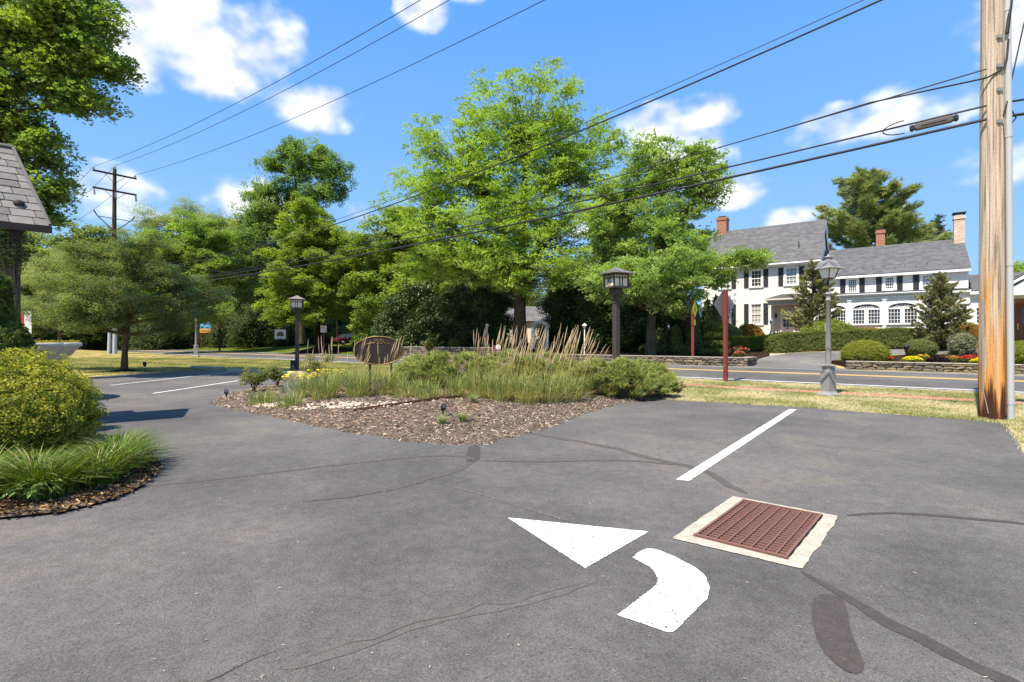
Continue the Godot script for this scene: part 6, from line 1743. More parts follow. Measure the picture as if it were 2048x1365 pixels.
# ---------------------------------------------------------------- left corner
func left_corner():
	band_sheet(P2([[-4.27, 4.31], [-3.9, 4.46], [-3.75, 4.75], [-3.74, 5.0], [-3.78, 5.29], [-4.1, 6.0], [-4.9, 7.0], [-5.9, 7.9], [-8, 8.9], [-11, 8.0], [-11, 3.4], [-6.0, 3.8]]), 0.03, "mulch", "corner_bed")
	rng.seed = 101
	var buf := PackedFloat32Array()
	for i in 5000:
		var x = rr(-6.0, -3.7); var d = rr(4.3, 6.5)
		if not Geometry2D.is_point_in_polygon(Vector2(x, d), P2([[-4.27, 4.28], [-3.87, 4.43], [-3.7, 4.8], [-3.75, 5.29], [-4.05, 6.0], [-4.9, 7.0], [-6, 7], [-6.2, 4.0]])): continue
		var c = tint_of(Color(0.06, 0.042, 0.032), Color(0.14, 0.095, 0.065), 0.2)
		if rng.randf() > 0.7: c = tint_of(Color(0.26, 0.14, 0.06), Color(0.40, 0.27, 0.14), 0.2)
		put(buf, turned(rr(0, TAU), rr(-0.5, 0.5), rr(-0.6, 0.6), rr(0.4, 1.3)), Vector3(x, 0.037, -d), c)
	tag(scatter("leaf_litter", L.chip, "chip", buf, self), "brown leaf litter on the corner bed in front of the lilyturf", "mulch")
	bush("privet_bush", "big rounded golden-green clipped bush at the left edge", W(-7.0, 0.03, 6.6), Vector3(1.36, 0.80, 1.15), "azalea", "leaf", Color(0.09, 0.15, 0.015), Color(0.52, 0.53, 0.06), 19000, 0.9, {"lump": 0.07, "jitter": 0.16, "sit": 0.6, "core": 0.86, "core_m": "twig"})
	# yew with tufted cushions
	rng.seed = 103
	var y = thing("yew_bush", "dark cushion-shaped yew at the left edge behind the golden bush", "shrub", W(-8.2, 0.0, 7.75))
	for q in [[0.0, 0.75, 0.75, 0.75], [0.25, 1.45, 0.55, 0.42], [0.05, 1.95, 0.5, 0.36], [0.2, 2.3, 0.36, 0.26], [-0.5, 1.7, 0.6, 0.7]]:
		core(y, Vector3(q[0], q[1], 0), Vector3(q[2], q[3], q[2]) * 0.84)
		shell(y, "foliage", ball_shape(Vector3(q[0], q[1], 0), Vector3(q[2], q[3], q[2]), -0.95, 0.10), int(3400 * q[2]), "juniper", "needle", Color(0.03, 0.065, 0.01), Color(0.15, 0.22, 0.02), 0.55, 0.05)
	var tr = MB.new(); tr.tube([Vector3.ZERO, Vector3(0.1, 2.2, 0)], [0.07, 0.03], 6); part("trunk", tr, "twig", y)
	# lilyturf
	var spots = [[-4.38, 5.45, "lilyturf clump nearest the asphalt at the bed's tip"], [-4.65, 5.15, "lilyturf clump in front, left of the tip"], [-4.6, 5.85, "lilyturf clump against the golden bush"], [-5.1, 5.0, "lilyturf clump in the middle of the bed front"], [-5.05, 5.5, "lilyturf clump under the golden bush's middle"], [-5.45, 5.05, "lilyturf clump toward the left edge"], [-4.85, 6.4, "lilyturf clump farthest back along the asphalt"], [-5.6, 5.5, "lilyturf clump at the bush's left foot"], [-4.5, 5.05, "lilyturf clump behind the front corner one"], [-4.6, 6.15, "lilyturf clump leaning over the asphalt edge"], [-5.15, 6.8, "lilyturf clump between the golden bush and the asphalt"], [-4.9, 5.3, "lilyturf clump second row, near the middle"], [-4.5, 5.72, "lilyturf clump second row, near the asphalt"], [-5.4, 4.75, "lilyturf clump behind the broad-leaved seedlings"]]
	for a in spots:
		rng.seed = int(a[0] * 100 + a[1] * 1000)
		var o = thing("lilyturf", a[2], "grass plant", W(a[0] + 0.06, 0.03, a[1] - 0.1), 0.0, "lilyturf clumps along the corner bed")
		var b = MB.new()
		for i in 330:
			var an = rr(0, TAU); var q = sqrt(rng.randf()) * 0.22
			var dr = Vector3(cos(an), 0, sin(an))
			b.col(tint_of(Color(0.034, 0.085, 0.007), Color(0.145, 0.22, 0.017), 0.2))
			if rng.randf() < 0.05: b.col(Color(0.45, 0.36, 0.18))
			b.blade(dr * q, (dr + Vector3(0.2, 0, 0.25)).normalized(), rr(0.28, 0.5), rr(0.012, 0.021), rr(0.5, 1.3), 5)
		part("leaf_blades", b, "blade", o)
	for a in [[-4.35, 4.72, "small broad-leaved seedling in front of the lilyturf"], [-4.75, 4.5, "broad-leaved seedling left in the bed front"], [-5.0, 4.62, "broad-leaved seedling at the left edge"]]:
		rng.seed = int(a[0] * 333)
		var o = thing("pachysandra_plant", a[2], "plant", W(a[0], 0.03, a[1]), 0.0, "broad-leaved plants at the bed front")
		var bf := PackedFloat32Array()
		var b = MB.new()
		for i in 12:
			var p = Vector3(rr(-0.16, 0.16), rr(0.08, 0.2), rr(-0.12, 0.12))
			b.tube([Vector3(p.x * 0.6, 0, p.z * 0.6), p], [0.004, 0.003], 4, false)
			for k in 2: put(bf, turned(rr(0, TAU), rr(-0.3, 0.3), 0, rr(0.7, 1.1)), p, tint_of(Color(0.10, 0.20, 0.025), Color(0.20, 0.30, 0.05), 0.15))
		part("stem", b, "twig", o)
		scatter("foliage", L.big_leaf, "leaf_gloss", bf, o)
	# concrete planter
	var pl = thing("concrete_planter", "wide round concrete planter bowl filled with golden ground cover", "planter", W(-12.35, 0.0, 12.5))
	var b = MB.new()
	b.lathe([Vector2(0.0, 1.36), Vector2(1.36, 1.36), Vector2(1.38, 1.46), Vector2(1.5, 1.46), Vector2(1.51, 1.38), Vector2(1.46, 1.36), Vector2(1.3, 1.15), Vector2(1.05, 0.95), Vector2(0.98, 0.88)], 40)
	part("bowl", b, "planter_concrete", pl)
	b = MB.new(); b.lathe([Vector2(0.98, 0.9), Vector2(1.0, 0.5), Vector2(1.12, 0.1), Vector2(1.14, 0.0)], 40); part("pedestal", b, "planter_concrete", pl)
	rng.seed = 107
	shell(pl, "ground_cover", func(u, v): return [Vector3(cos(u * TAU) * sqrt(v) * 1.34, 1.44, sin(u * TAU) * sqrt(v) * 1.34), Vector3.UP], 3000, "azalea", "leaf", Color(0.20, 0.20, 0.02), Color(0.42, 0.36, 0.05), 1.3, 0.06)
	# little roofed building, only its hip roof corner in view
	var A = Vector3(-0.77, 0, 0.64); var B = Vector3(-0.64, 0, -0.77)
	var C = W(-7.73, 3.41, 8.65)
	var k = thing("kiosk", "corner of a small building with dark fascia and grey slate-shingled hip roof", "building", W(-10.5, 0, 8.2))
	var off = -k.position
	var ln = 4.6; var dp = 2.62; var ry = 1.55
	var r0 = C + A * 0.55 + B * dp * 0.5 + Vector3.UP * ry + off
	var r1 = C + A * (ln - 0.55) + B * dp * 0.5 + Vector3.UP * ry + off
	var c0 = C + off; var c1 = C + A * ln + off; var c2 = C + A * ln + B * dp + off; var c3 = C + B * dp + off
	b = MB.new()
	var un = Vector3(0.03, -0.06, 0.0)
	b.quad(c0, c1, r1, r0); b.quad(c0 + un, c1 + un, r1 + un, r0 + un); b.quad(c0, r0, r0 + un, c0 + un); b.quad(r0, r1, r1 + un, r0 + un)
	part("roof_deck", b, "fascia", k)
	rng.seed = 109
	for face in [[c0, c1, r0, r1]]:
		var up_l = (face[2] - face[0])
		var rows = 11
		var axis = (face[1] - face[0]).normalized()
		var nrm = axis.cross(face[2] - face[0]).normalized()
		if nrm.y < 0.0: nrm = -nrm
		for i in rows:
			var f0 = float(i) / rows; var f1 = minf(1.0, (i + 1.06) / rows)
			var a0 = face[0].lerp(face[2], f0); var a1 = face[1].lerp(face[3], f0)
			var b0 = face[0].lerp(face[2], f1); var b1 = face[1].lerp(face[3], f1)
			var width = (a1 - a0).length()
			var x = -rr(0.0, 0.2)
			while x < width:
				var w = rr(0.24, 0.34)
				var xa = clampf(x / width, 0.0, 1.0); var xb = clampf((x + w - 0.012) / width, 0.0, 1.0)
				x += w
				if xb - xa < 0.02: continue
				if width > 3.0 and x > 1.9: break
				var h0 = nrm * rr(0.016, 0.024); var h1 = nrm * 0.004
				var p0 = a0.lerp(a1, xa); var p1 = a0.lerp(a1, xb); var q0 = b0.lerp(b1, xa); var q1 = b0.lerp(b1, xb)
				var s = MB.new()
				s.quad(p0 + h0, q0 + h1 * 1.5, q1 + h1 * 1.5, p1 + h0); s.quad(p0 + h1, p0 + h0, p1 + h0, p1 + h1); s.quad(p0 + h1, q0 + h1, q0 + h1 * 1.5, p0 + h0); s.quad(p1 + h0, q1 + h1 * 1.5, q1 + h1, p1 + h1)
				part("shingle", s, ["kiosk_shingle_a", "kiosk_shingle_b", "kiosk_shingle_c"][rng.randi() % 3], k)
	b = MB.new()
	b.tube([c0 + Vector3.UP * 0.03, r0 + Vector3.UP * 0.03], [0.03, 0.03], 6); b.tube([r0 + Vector3.UP * 0.03, r1 + Vector3.UP * 0.03], [0.04, 0.04], 6)
	part("hip_cap", b, "kiosk_shingle_b", k)
	b = MB.new()
	for q in [[c0, c1]]:
		var dd = (q[1] - q[0]); var mid = (q[0] + q[1]) * 0.5
		b.box(mid + Vector3(0, -0.05, 0), Vector3(dd.length() + 0.05, 0.11, 0.04), Basis(Vector3.UP, atan2(-dd.z, dd.x)))
	part("fascia_board", b, "fascia", k)
	b = MB.new()
	var cc = C + A * (ln * 0.5 + 0.75) + B * (dp * 0.5) + off
	b.box(Vector3(cc.x, 2.4, cc.z), Vector3(ln - 1.3, 4.8, 0.9), Basis(Vector3.UP, atan2(-A.z, A.x)))
	part("wall", b, "kiosk_wall", k)
	b = MB.new()
	var br = C + A * 0.42 + B * 0.12 + off
	b.box(br + Vector3(0, -0.17, 0), Vector3(0.1, 0.16, 0.1)); b.box(br + Vector3(0, -0.28, 0), Vector3(0.06, 0.08, 0.06))
	part("bracket", b, "fascia", k)
	b = MB.new()
	var vp = c0.lerp(r0, 0.22) + A * 0.28
	b.lathe([Vector2(0.07, 0.0), Vector2(0.075, 0.05), Vector2(0.04, 0.075), Vector2(0.0, 0.08)], 10, vp + Vector3(0, 0.02, 0))
	part("roof_vent", b, "fascia", k)
	# ivy on the big trunk
	rng.seed = 111
	var iv = thing("ivy", "ivy climbing the big trunk at the left edge", "vine", W(-18.56, 0, 19.0))
	var ib := PackedFloat32Array()
	for i in 1100:
		var h = 4.2 + pow(rng.randf(), 0.8) * 6.0
		var a = rr(0, TAU)
		var rad = 0.42 * (1.0 - h * 0.035) + rr(0.0, 0.14)
		put(ib, turned(rr(0, TAU), rr(0.2, 1.2), rr(-0.4, 0.4), rr(0.35, 0.65)), Vector3(cos(a) * rad - 0.01 * h, h, sin(a) * rad), tint_of(Color(0.05, 0.10, 0.02), Color(0.12, 0.19, 0.04), 0.2))
	scatter("foliage", L.near_maple, "leaf_gloss", ib, iv)
	b = MB.new()
	for i in 5: b.tube([Vector3(0.44 * cos(i * 1.2), 0, 0.44 * sin(i * 1.2)), Vector3(0.36 * cos(i * 1.2 + 0.4), 5, 0.36 * sin(i * 1.2 + 0.4)), Vector3(0.3 * cos(i * 1.2), 9, 0.3 * sin(i * 1.2))], [0.025, 0.02, 0.01], 5)
	part("stem", b, "twig", iv)

# ---------------------------------------------------------------- poles and wires
func wire(label, a: Vector3, b: Vector3, sag, r, n = 26):
	var o = thing("overhead_wire", label, "wire", a)
	var m = MB.new()
	var pts = []; var rad = []
	for i in n + 1:
		var f = float(i) / n
		pts.append((b - a) * f + Vector3.DOWN * sag * 4.0 * f * (1.0 - f)); rad.append(r)
	m.tube(pts, rad, 5)
	part("cable", m, "wire", o)
	return o
func insulator(parent, at):
	var b = MB.new()
	b.lathe([Vector2(0.03, 0.0), Vector2(0.03, 0.06), Vector2(0.09, 0.08), Vector2(0.05, 0.13), Vector2(0.08, 0.16), Vector2(0.04, 0.22), Vector2(0.0, 0.24)], 8, at)
	part("insulator", b, "porcelain", parent)
func poles_and_wires():
	var NP = W(9.24, 0.0, 9.94)
	var FPA = W(-32.4, 0.5, 42) + Vector3(0.05, 5.5, 0.2)
	var p = thing("utility_pole", "weathered orange-brown wooden utility pole at the right edge", "utility pole", NP)
	var b = MB.new()
	var pts = []; var rad = []
	for i in 29:
		pts.append(Vector3(0.0, i * 14.2 / 28.0 - (0.1 if i == 0 else 0.0), 0)); rad.append(lerpf(0.21, 0.14, i / 28.0) * (1.0 + 0.012 * sin(i * 2.3)))
	b.tube(pts, rad, 24)
	part("pole_shaft", b, "pole_wood", p)
	b = MB.new()
	b.tube([Vector3(0.19, -0.05, 0.178), Vector3(0.163, 6.0, 0.153), Vector3(0.135, 12.0, 0.127)], [0.054, 0.054, 0.052], 12)
	part("conduit", b, "conduit", p)
	for y in [0.35, 2.97, 5.4, 7.8]:
		b = MB.new(); b.tube([Vector3(0.19 - y * 0.0045, y - 0.05, 0.178 - y * 0.0042), Vector3(0.19 - y * 0.0045, y + 0.05, 0.178 - y * 0.0042)], [0.060, 0.060], 12); part("conduit_collar", b, "conduit", p)
	b = MB.new()
	b.tube([Vector3(-0.205, 2.3, 0.02), Vector3(-0.21, 1.4, 0.02), Vector3(-0.21, 0.6, 0.03), Vector3(-0.185, 0.12, 0.12)], [0.009, 0.009, 0.009, 0.009], 5)
	part("ground_wire", b, "grey_metal", p)
	b = MB.new()
	b.tube([Vector3(0.02, 5.6, 0.20), Vector3(0.06, 5.2, 0.195), Vector3(0.06, 3.0, 0.205), Vector3(0.06, 0.1, 0.215)], [0.008, 0.008, 0.008, 0.008], 5)
	part("ground_wire", b, "rust", p)
	# hardware and the hanging cable on the shaft
	b = MB.new()
	for y in [7.25, 6.7, 6.25, 5.65]: b.box(Vector3(-0.03, y, 0.18), Vector3(0.10, 0.06, 0.05))
	part("bracket", b, "grey_metal", p)
	b = MB.new()
	b.tube([Vector3(0.27, 8.6, 0.14), Vector3(0.18, 7.9, 0.19), Vector3(0.09, 7.3, 0.20)], [0.022, 0.026, 0.03], 6)
	b.tube([Vector3(0.13, 7.2, 0.19), Vector3(0.10, 6.85, 0.19), Vector3(0.0, 6.62, 0.2), Vector3(-0.22, 6.5, 0.12), (FPA + (NP + Vector3(-0.2, 6.68, 0.1) - FPA) * 0.965 + Vector3.DOWN * 0.9 * 4.0 * 0.965 * 0.035 - NP) + Vector3(0, 0.02, 0), (FPA + (NP + Vector3(-0.2, 6.68, 0.1) - FPA) * 0.93 + Vector3.DOWN * 0.9 * 4.0 * 0.93 * 0.07 - NP)], [0.017, 0.017, 0.017, 0.017, 0.017, 0.015], 6)
	b.tube([Vector3(0.75, 8.4, 0.1), Vector3(0.5, 7.5, 0.1), Vector3(0.22, 6.3, 0.12), Vector3(0.11, 6.0, 0.18), Vector3(0.03, 5.75, 0.19)], [0.012, 0.012, 0.012, 0.012, 0.012], 6)
	b.tube([Vector3(0.11, 6.02, 0.18), Vector3(0.25, 5.9, 0.12), Vector3(0.36, 5.75, 0.1), Vector3(0.34, 5.65, 0.0)], [0.012, 0.012, 0.012, 0.012], 6)
	part("riser_cable", b, "wire", p)
	# cross arm above the picture
	var AR = Basis(Vector3.UP, TURN + PI / 2)
	for y in [13.4]:
		b = MB.new(); b.box(Vector3(0, y, 0) + AR * Vector3(0, 0, 0.14), Vector3(2.9, 0.12, 0.1), AR); part("cross_arm", b, "pole_wood_old", p)
		for s in [-1.3, 0.0, 1.3]: insulator(p, Vector3(0, y + 0.06 + (0.7 if s == 0.0 else 0.0), 0) + AR * Vector3(s, 0, 0))
	# street light on its curved arm, at the frame's right edge
	b = MB.new()
	b.tube([Vector3(0.18, 8.15, 0.05), Vector3(0.42, 8.25, 0.1), Vector3(0.60, 8.15, 0.15), Vector3(0.68, 7.85, 0.18), Vector3(0.72, 7.7, 0.2)], [0.03, 0.03, 0.03, 0.03, 0.03], 8)
	b.lathe([Vector2(0.0, 7.72), Vector2(0.06, 7.7), Vector2(0.09, 7.5), Vector2(0.16, 7.38), Vector2(0.17, 7.3), Vector2(0.0, 7.28)], 12, Vector3(0.76, 0, 0.2))
	part("light_arm", b, "grey_metal", p)
	# far pole on the left
	var FP = W(-32.4, 0.5, 42)
	var q = thing("utility_pole", "tall brown utility pole with two cross arms, left", "utility pole", FP)
	b = MB.new(); b.tube([Vector3(0, -0.2, 0), Vector3(0.05, 7, 0), Vector3(0.1, 15.0, 0)], [0.21, 0.18, 0.13], 10); part("pole_shaft", b, "pole_wood_old", q)
	b = MB.new(); b.tube([Vector3(0.22, -0.1, 0.14), Vector3(0.24, 6.4, 0.12)], [0.16, 0.11], 8); b.tube([Vector3(-0.22, -0.1, 0.14), Vector3(-0.1, 6.4, 0.12)], [0.15, 0.08], 8); part("conduit", b, "conduit", q)
	for y in [14.5, 13.15]:
		b = MB.new(); b.box(Vector3(0.1, y, 0) + AR * Vector3(0, 0, 0.16), Vector3(2.9, 0.13, 0.11), AR); part("cross_arm", b, "pole_wood_old", q)
		b = MB.new()
		for s in [-1, 1]: b.tube([Vector3(0.1, y - 0.7, 0), Vector3(0.1, y - 0.04, 0) + AR * Vector3(s * 0.7, 0, 0.16)], [0.02, 0.02], 5)
		part("arm_brace", b, "grey_metal", q)
	for s in [-1.38, 0.0, 1.38]:
		insulator(q, Vector3(0.1, 14.57 + (0.42 if s == 0.0 else 0.0), 0) + AR * Vector3(s, 0, 0.1))
		b = MB.new(); b.tube([Vector3(0.1, 13.1, 0) + AR * Vector3(s, 0, 0.16), Vector3(0.1, 12.6, 0) + AR * Vector3(s + 0.05, 0, 0.16)], [0.06, 0.08], 7); part("fuse_cutout", b, "porcelain", q)
	b = MB.new()
	for s in [-1, 1]: b.tube([Vector3(0.08, 9.9, 0), Vector3(0.08, 11.0, 0) + AR * Vector3(s * 1.15, 0, 0.1), Vector3(0.08, 11.35, 0) + AR * Vector3(s * 1.35, 0, 0.1)], [0.03, 0.04, 0.05], 6)
	b.tube([Vector3(0.08, 10.95, 0) + AR * Vector3(-1.0, 0, 0.1), Vector3(0.08, 10.9, 0) + AR * Vector3(1.0, 0, 0.1)], [0.03, 0.03], 5)
	part("switch_frame", b, "shutter", q)
	# wires along the street
	for s in [[-1.38, -1.3, "top power line from the cross arm's near end"], [0.0, 0.0, "middle top power line from the pole head"], [1.38, 1.3, "top power line from the cross arm's far end"]]:
		var a = FP + Vector3(0.1, 14.82 + (0.42 if s[0] == 0.0 else 0.0), 0) + AR * Vector3(s[0], 0, 0.1)
		var e = NP + Vector3(0, 13.6 + (0.75 if s[0] == 0.0 else 0.0), 0) + AR * Vector3(s[1], 0, 0)
		wire(s[2] + ", crossing the sky", a, e, 1.0, 0.014)
		wire(s[2] + ", running on behind the kiosk roof", a, W(-64.0, 14.5, 66.4) + AR * Vector3(s[0], 0, 0), 1.0, 0.016)
	wire("thick aerial cable that reaches the top edge of the picture near the right pole", FP + Vector3(0.05, 6.8, 0.2), NP + Vector3(-0.05, 8.95, 0.16), 1.65, 0.022, 40)
	wire("thin guy strand twisted beside the thick aerial cable", FP + Vector3(0.05, 7.0, 0.2), NP + Vector3(-0.05, 9.12, 0.16), 1.65, 0.009, 40)
	wire("single cable between the thick aerial cable and the low bundle", FP + Vector3(0.05, 5.5, 0.2), NP + Vector3(-0.2, 6.68, 0.1), 0.9, 0.014, 40)
	wire("heavy low telephone cable, lowest of the bundle", FP + Vector3(0.05, 5.1, 0.2), NP + Vector3(-0.2, 5.72, 0.1), 0.6, 0.030, 40)
	wire("upper strand of the low telephone bundle with the splice case", FP + Vector3(0.05, 5.2, 0.2), NP + Vector3(-0.2, 5.98, 0.1), 0.55, 0.020, 40)
	wire("low cable leaving the right pole to the right, upper one", NP + Vector3(0.2, 6.05, 0.1), NP + Vector3(16, 6.6, 11.0), 0.4, 0.022)
	wire("low cable leaving the right pole to the right, lower one", NP + Vector3(0.2, 5.78, 0.1), NP + Vector3(16, 6.2, 11.0), 0.4, 0.030)
	wire("cable sagging across the street from the left pole into the trees", FP + Vector3(0.05, 8.1, 0.0), W(-8.0, 8.6, 58), 1.2, 0.035)
	wire("thin cable under the trees along the far side of the street", W(-44, 7.2, 66), W(-19.5, 7.6, 66), 0.3, 0.02)
	# splice case hung on the bundle
	var f = 0.985
	var a0 = FP + Vector3(0.05, 5.2, 0.2); var a1 = NP + Vector3(-0.2, 5.98, 0.1)
	var at = a0.lerp(a1, f) + Vector3(0, -0.55 * 4.0 * f * (1 - f) - 0.09, 0)
	var sc = thing("splice_case", "grey plastic cable splice case strapped under the low bundle", "cable box", at)
	var dir = (a1 - a0).normalized()
	sc.rotation.y = atan2(-dir.z, dir.x)
	sc.rotation.z = 0.05
	b = MB.new(); b.bevel(Vector3.ZERO, Vector3(0.62, 0.12, 0.12), 0.025); b.box(Vector3(0, 0.0, 0.062), Vector3(0.4, 0.02, 0.02)); part("case", b, "splice_grey", sc)
	for s in [-1, 1]:
		b = MB.new(); b.bevel(Vector3(s * 0.34, -0.005, 0), Vector3(0.08, 0.135, 0.135), 0.03); part("end_cap", b, "shutter", sc)
	b = MB.new()
	var loop = []; var lr = []
	for i in 13:
		var t = PI * 0.5 + PI * i / 12.0
		loop.append(Vector3(-0.46 + cos(t) * 0.36, 0.05 + sin(t) * 0.13, 0.05)); lr.append(0.012)
	b.tube(loop, lr, 5)
	part("cable_loop", b, "wire", sc)
	# a second loop further along
	f = 0.83
	at = a0.lerp(a1, f) + Vector3(0, -0.55 * 4.0 * f * (1 - f), 0)
	var l2 = thing("cable_loop", "oval slack loop of cable hanging on the low bundle before the trees", "cable loop", at)
	l2.rotation.y = atan2(-dir.z, dir.x)
	b = MB.new(); loop = []; lr = []
	for i in 19:
		var t = TAU * i / 18.0
		loop.append(Vector3(cos(t) * 0.8 * (1.0 if cos(t) < 0.0 else 1.2), -0.08 + sin(t) * 0.22, 0.02)); lr.append(0.018)
	b.tube(loop, lr, 5); part("cable", b, "wire", l2)
	# thin poles among the far trees
	for a in [[-38.5, 68, 0.9, 9.0, "thin brown service pole behind the blue and orange sign"], [-18.0, 64, 1.2, 5.8, "brown pole with a white band near the parked cars"], [-22.0, 65, 1.1, 4.6, "slender bare post left of the parked cars"]]:
		var o = thing("service_pole", a[4], "pole", G(a[0], a[1]))
		b = MB.new(); b.tube([Vector3(0, -0.1, 0), Vector3(0, a[3], 0)], [0.13 if a[3] > 5.0 else 0.06, 0.1 if a[3] > 5.0 else 0.05], 8); part("pole_shaft", b, "pole_wood_old", o)
		if a[3] > 5.0 and a[3] < 6.0:
			b = MB.new(); b.tube([Vector3(0, 0.1, 0), Vector3(0, 1.2, 0)], [0.135, 0.132], 8); part("white_band", b, "sign_white", o)

# ---------------------------------------------------------------- lamps
func lantern_post(label, at, turn, box):
	var o = thing("lantern_post", label, "lamp post", at, turn, "brown craftsman lantern posts")
	var b = MB.new(); b.bevel(Vector3(0, 1.35, 0), Vector3(0.185, 2.74, 0.185), 0.025); part("post", b, "dark_bronze", o)
	b = MB.new(); b.box(Vector3(0, 2.70, 0), Vector3(0.21, 0.05, 0.21)); b.box(Vector3(0, 2.82, 0), Vector3(0.13, 0.2, 0.13)); b.bevel(Vector3(0, 3.02, 0), Vector3(0.29, 0.23, 0.29), 0.02); part("collar", b, "dark_bronze", o)
	# the lantern: corner posts, rails, mullions and amber panes under a flared pyramid roof
	b = MB.new()
	var w = 0.26
	b.box(Vector3(0, 3.15, 0), Vector3(0.6, 0.05, 0.6)); b.box(Vector3(0, 3.545, 0), Vector3(0.56, 0.04, 0.56))
	for sx in [-1, 1]:
		for sz in [-1, 1]: b.box(Vector3(sx * w, 3.35, sz * w), Vector3(0.04, 0.36, 0.04))
	for s in 4:
		var r = Basis(Vector3.UP, s * PI / 2)
		b.box(r * Vector3(0, 3.435, w), Vector3(0.48, 0.025, 0.03), r)
		for x in [-0.05, 0.05]: b.box(r * Vector3(x, 3.35, w), Vector3(0.018, 0.36, 0.028), r)
		for x in [-0.15, 0.15]: b.box(r * Vector3(x, 3.485, w), Vector3(0.018, 0.085, 0.028), r)
	var ln = part("lantern_frame", b, "dark_bronze", o)
	for s in 4:
		b = MB.new(); var r = Basis(Vector3.UP, s * PI / 2)
		b.box(r * Vector3(0, 3.35, w - 0.016), Vector3(0.48, 0.35, 0.008), r)
		part("pane", b, "amber_glass", ln)
	b = MB.new()
	b.lathe([Vector2(0.56, 3.56), Vector2(0.565, 3.585), Vector2(0.30, 3.67), Vector2(0.0, 3.79)], 4, Vector3.ZERO, PI / 4, false)
	b.lathe([Vector2(0.0, 3.57), Vector2(0.56, 3.56)], 4, Vector3.ZERO, PI / 4, false)
	part("lantern_roof", b, "bronze_roof", o)
	if box:
		b = MB.new(); b.bevel(Vector3(-0.18, 0.27, 0.06), Vector3(0.24, 0.54, 0.2), 0.015); b.box(Vector3(-0.18, 0.32, 0.17), Vector3(0.14, 0.2, 0.02)); part("control_box", b, "shutter", o)
		b = MB.new(); b.box(Vector3(-0.17, 0.24, 0.19), Vector3(0.07, 0.09, 0.03)); part("outlet_cover", b, "grey_metal", o)
	return o
func street_lamp(label, at, turn, s):
	var o = thing("street_lamp", label, "lamp post", at, turn, "grey colonial street lamps")
	o.scale = Vector3.ONE * s
	var b = MB.new(); b.bevel(Vector3(0, 0.045, 0), Vector3(0.44, 0.09, 0.44), 0.03); b.lathe([Vector2(0.25, 0.09), Vector2(0.2, 0.13), Vector2(0.185, 0.15)], 4, Vector3.ZERO, PI / 4, false); part("base_plate", b, "grey_paint", o)
	b = MB.new()
	b.lathe([Vector2(0.185, 0.14), Vector2(0.185, 0.68), Vector2(0.15, 0.79)], 4, Vector3.ZERO, PI / 4, false)
	b.lathe([Vector2(0.14, 0.66), Vector2(0.135, 0.82)], 12)
	b.lathe([Vector2(0.15, 0.8), Vector2(0.17, 0.82), Vector2(0.17, 0.86), Vector2(0.1, 0.88)], 12)
	part("base_box", b, "grey_paint", o)
	b = MB.new(); b.lathe([Vector2(0.078, 0.86), Vector2(0.06, 2.62), Vector2(0.07, 2.63), Vector2(0.07, 2.66), Vector2(0.06, 2.67), Vector2(0.06, 2.78), Vector2(0.09, 2.80), Vector2(0.09, 2.83), Vector2(0.03, 2.86)], 16); part("shaft", b, "grey_paint", o)
	b = MB.new(); b.tube([Vector3(-0.19, 2.81, 0), Vector3(0.19, 2.81, 0)], [0.014, 0.014], 6); part("ladder_bar", b, "grey_paint", o)
	b = MB.new()
	b.tube([Vector3(0, 2.84, 0), Vector3(0, 3.24, 0)], [0.026, 0.022], 8)
	for k in 4:
		var a = PI / 4 + k * PI / 2
		b.tube([Vector3(cos(a) * 0.16, 3.24, sin(a) * 0.16), Vector3(cos(a) * 0.25, 3.5, sin(a) * 0.25)], [0.013, 0.013], 5)
	b.lathe([Vector2(0.0, 3.22), Vector2(0.165, 3.225), Vector2(0.165, 3.25), Vector2(0.0, 3.255)], 4, Vector3.ZERO, PI / 4, false)
	var fr = part("lantern_frame", b, "dark_bronze", o)
	for k in 4:
		var a0 = PI / 4 + k * PI / 2; var a1 = a0 + PI / 2
		b = MB.new()
		b.quad(Vector3(cos(a0) * 0.155, 3.25, sin(a0) * 0.155), Vector3(cos(a0) * 0.24, 3.49, sin(a0) * 0.24), Vector3(cos(a1) * 0.24, 3.49, sin(a1) * 0.24), Vector3(cos(a1) * 0.155, 3.25, sin(a1) * 0.155))
		part("pane", b, "frost_glass", fr)
	b = MB.new()
	b.lathe([Vector2(0.0, 3.49), Vector2(0.33, 3.49), Vector2(0.34, 3.51), Vector2(0.28, 3.56), Vector2(0.24, 3.66), Vector2(0.16, 3.73)], 4, Vector3.ZERO, PI / 4, false)
	b.lathe([Vector2(0.10, 3.72), Vector2(0.085, 3.8), Vector2(0.11, 3.81), Vector2(0.1, 3.84), Vector2(0.03, 3.86), Vector2(0.02, 3.9), Vector2(0.0, 3.91)], 12)
	part("lantern_roof", b, "grey_paint", o)
	return o
func garden_lamp(label, at, h):
	var o = thing("garden_lamp", label, "lamp post", at, 0.0, "white garden lampposts on the stone wall")
	var b = MB.new(); b.tube([Vector3(0, -0.05, 0), Vector3(0, h - 0.32, 0)], [0.045, 0.04], 8); part("post", b, "white_trim", o)
	b = MB.new(); b.lathe([Vector2(0.05, h - 0.33), Vector2(0.08, h - 0.30), Vector2(0.13, h - 0.10)], 6, Vector3.ZERO, 0, false); part("lantern_glass", b, "amber_glass", o)
	b = MB.new(); b.lathe([Vector2(0.0, h - 0.11), Vector2(0.19, h - 0.11), Vector2(0.10, h - 0.01), Vector2(0.03, h + 0.03), Vector2(0.0, h + 0.08)], 8, Vector3.ZERO, 0, false); part("lantern_cap", b, "white_trim", o)
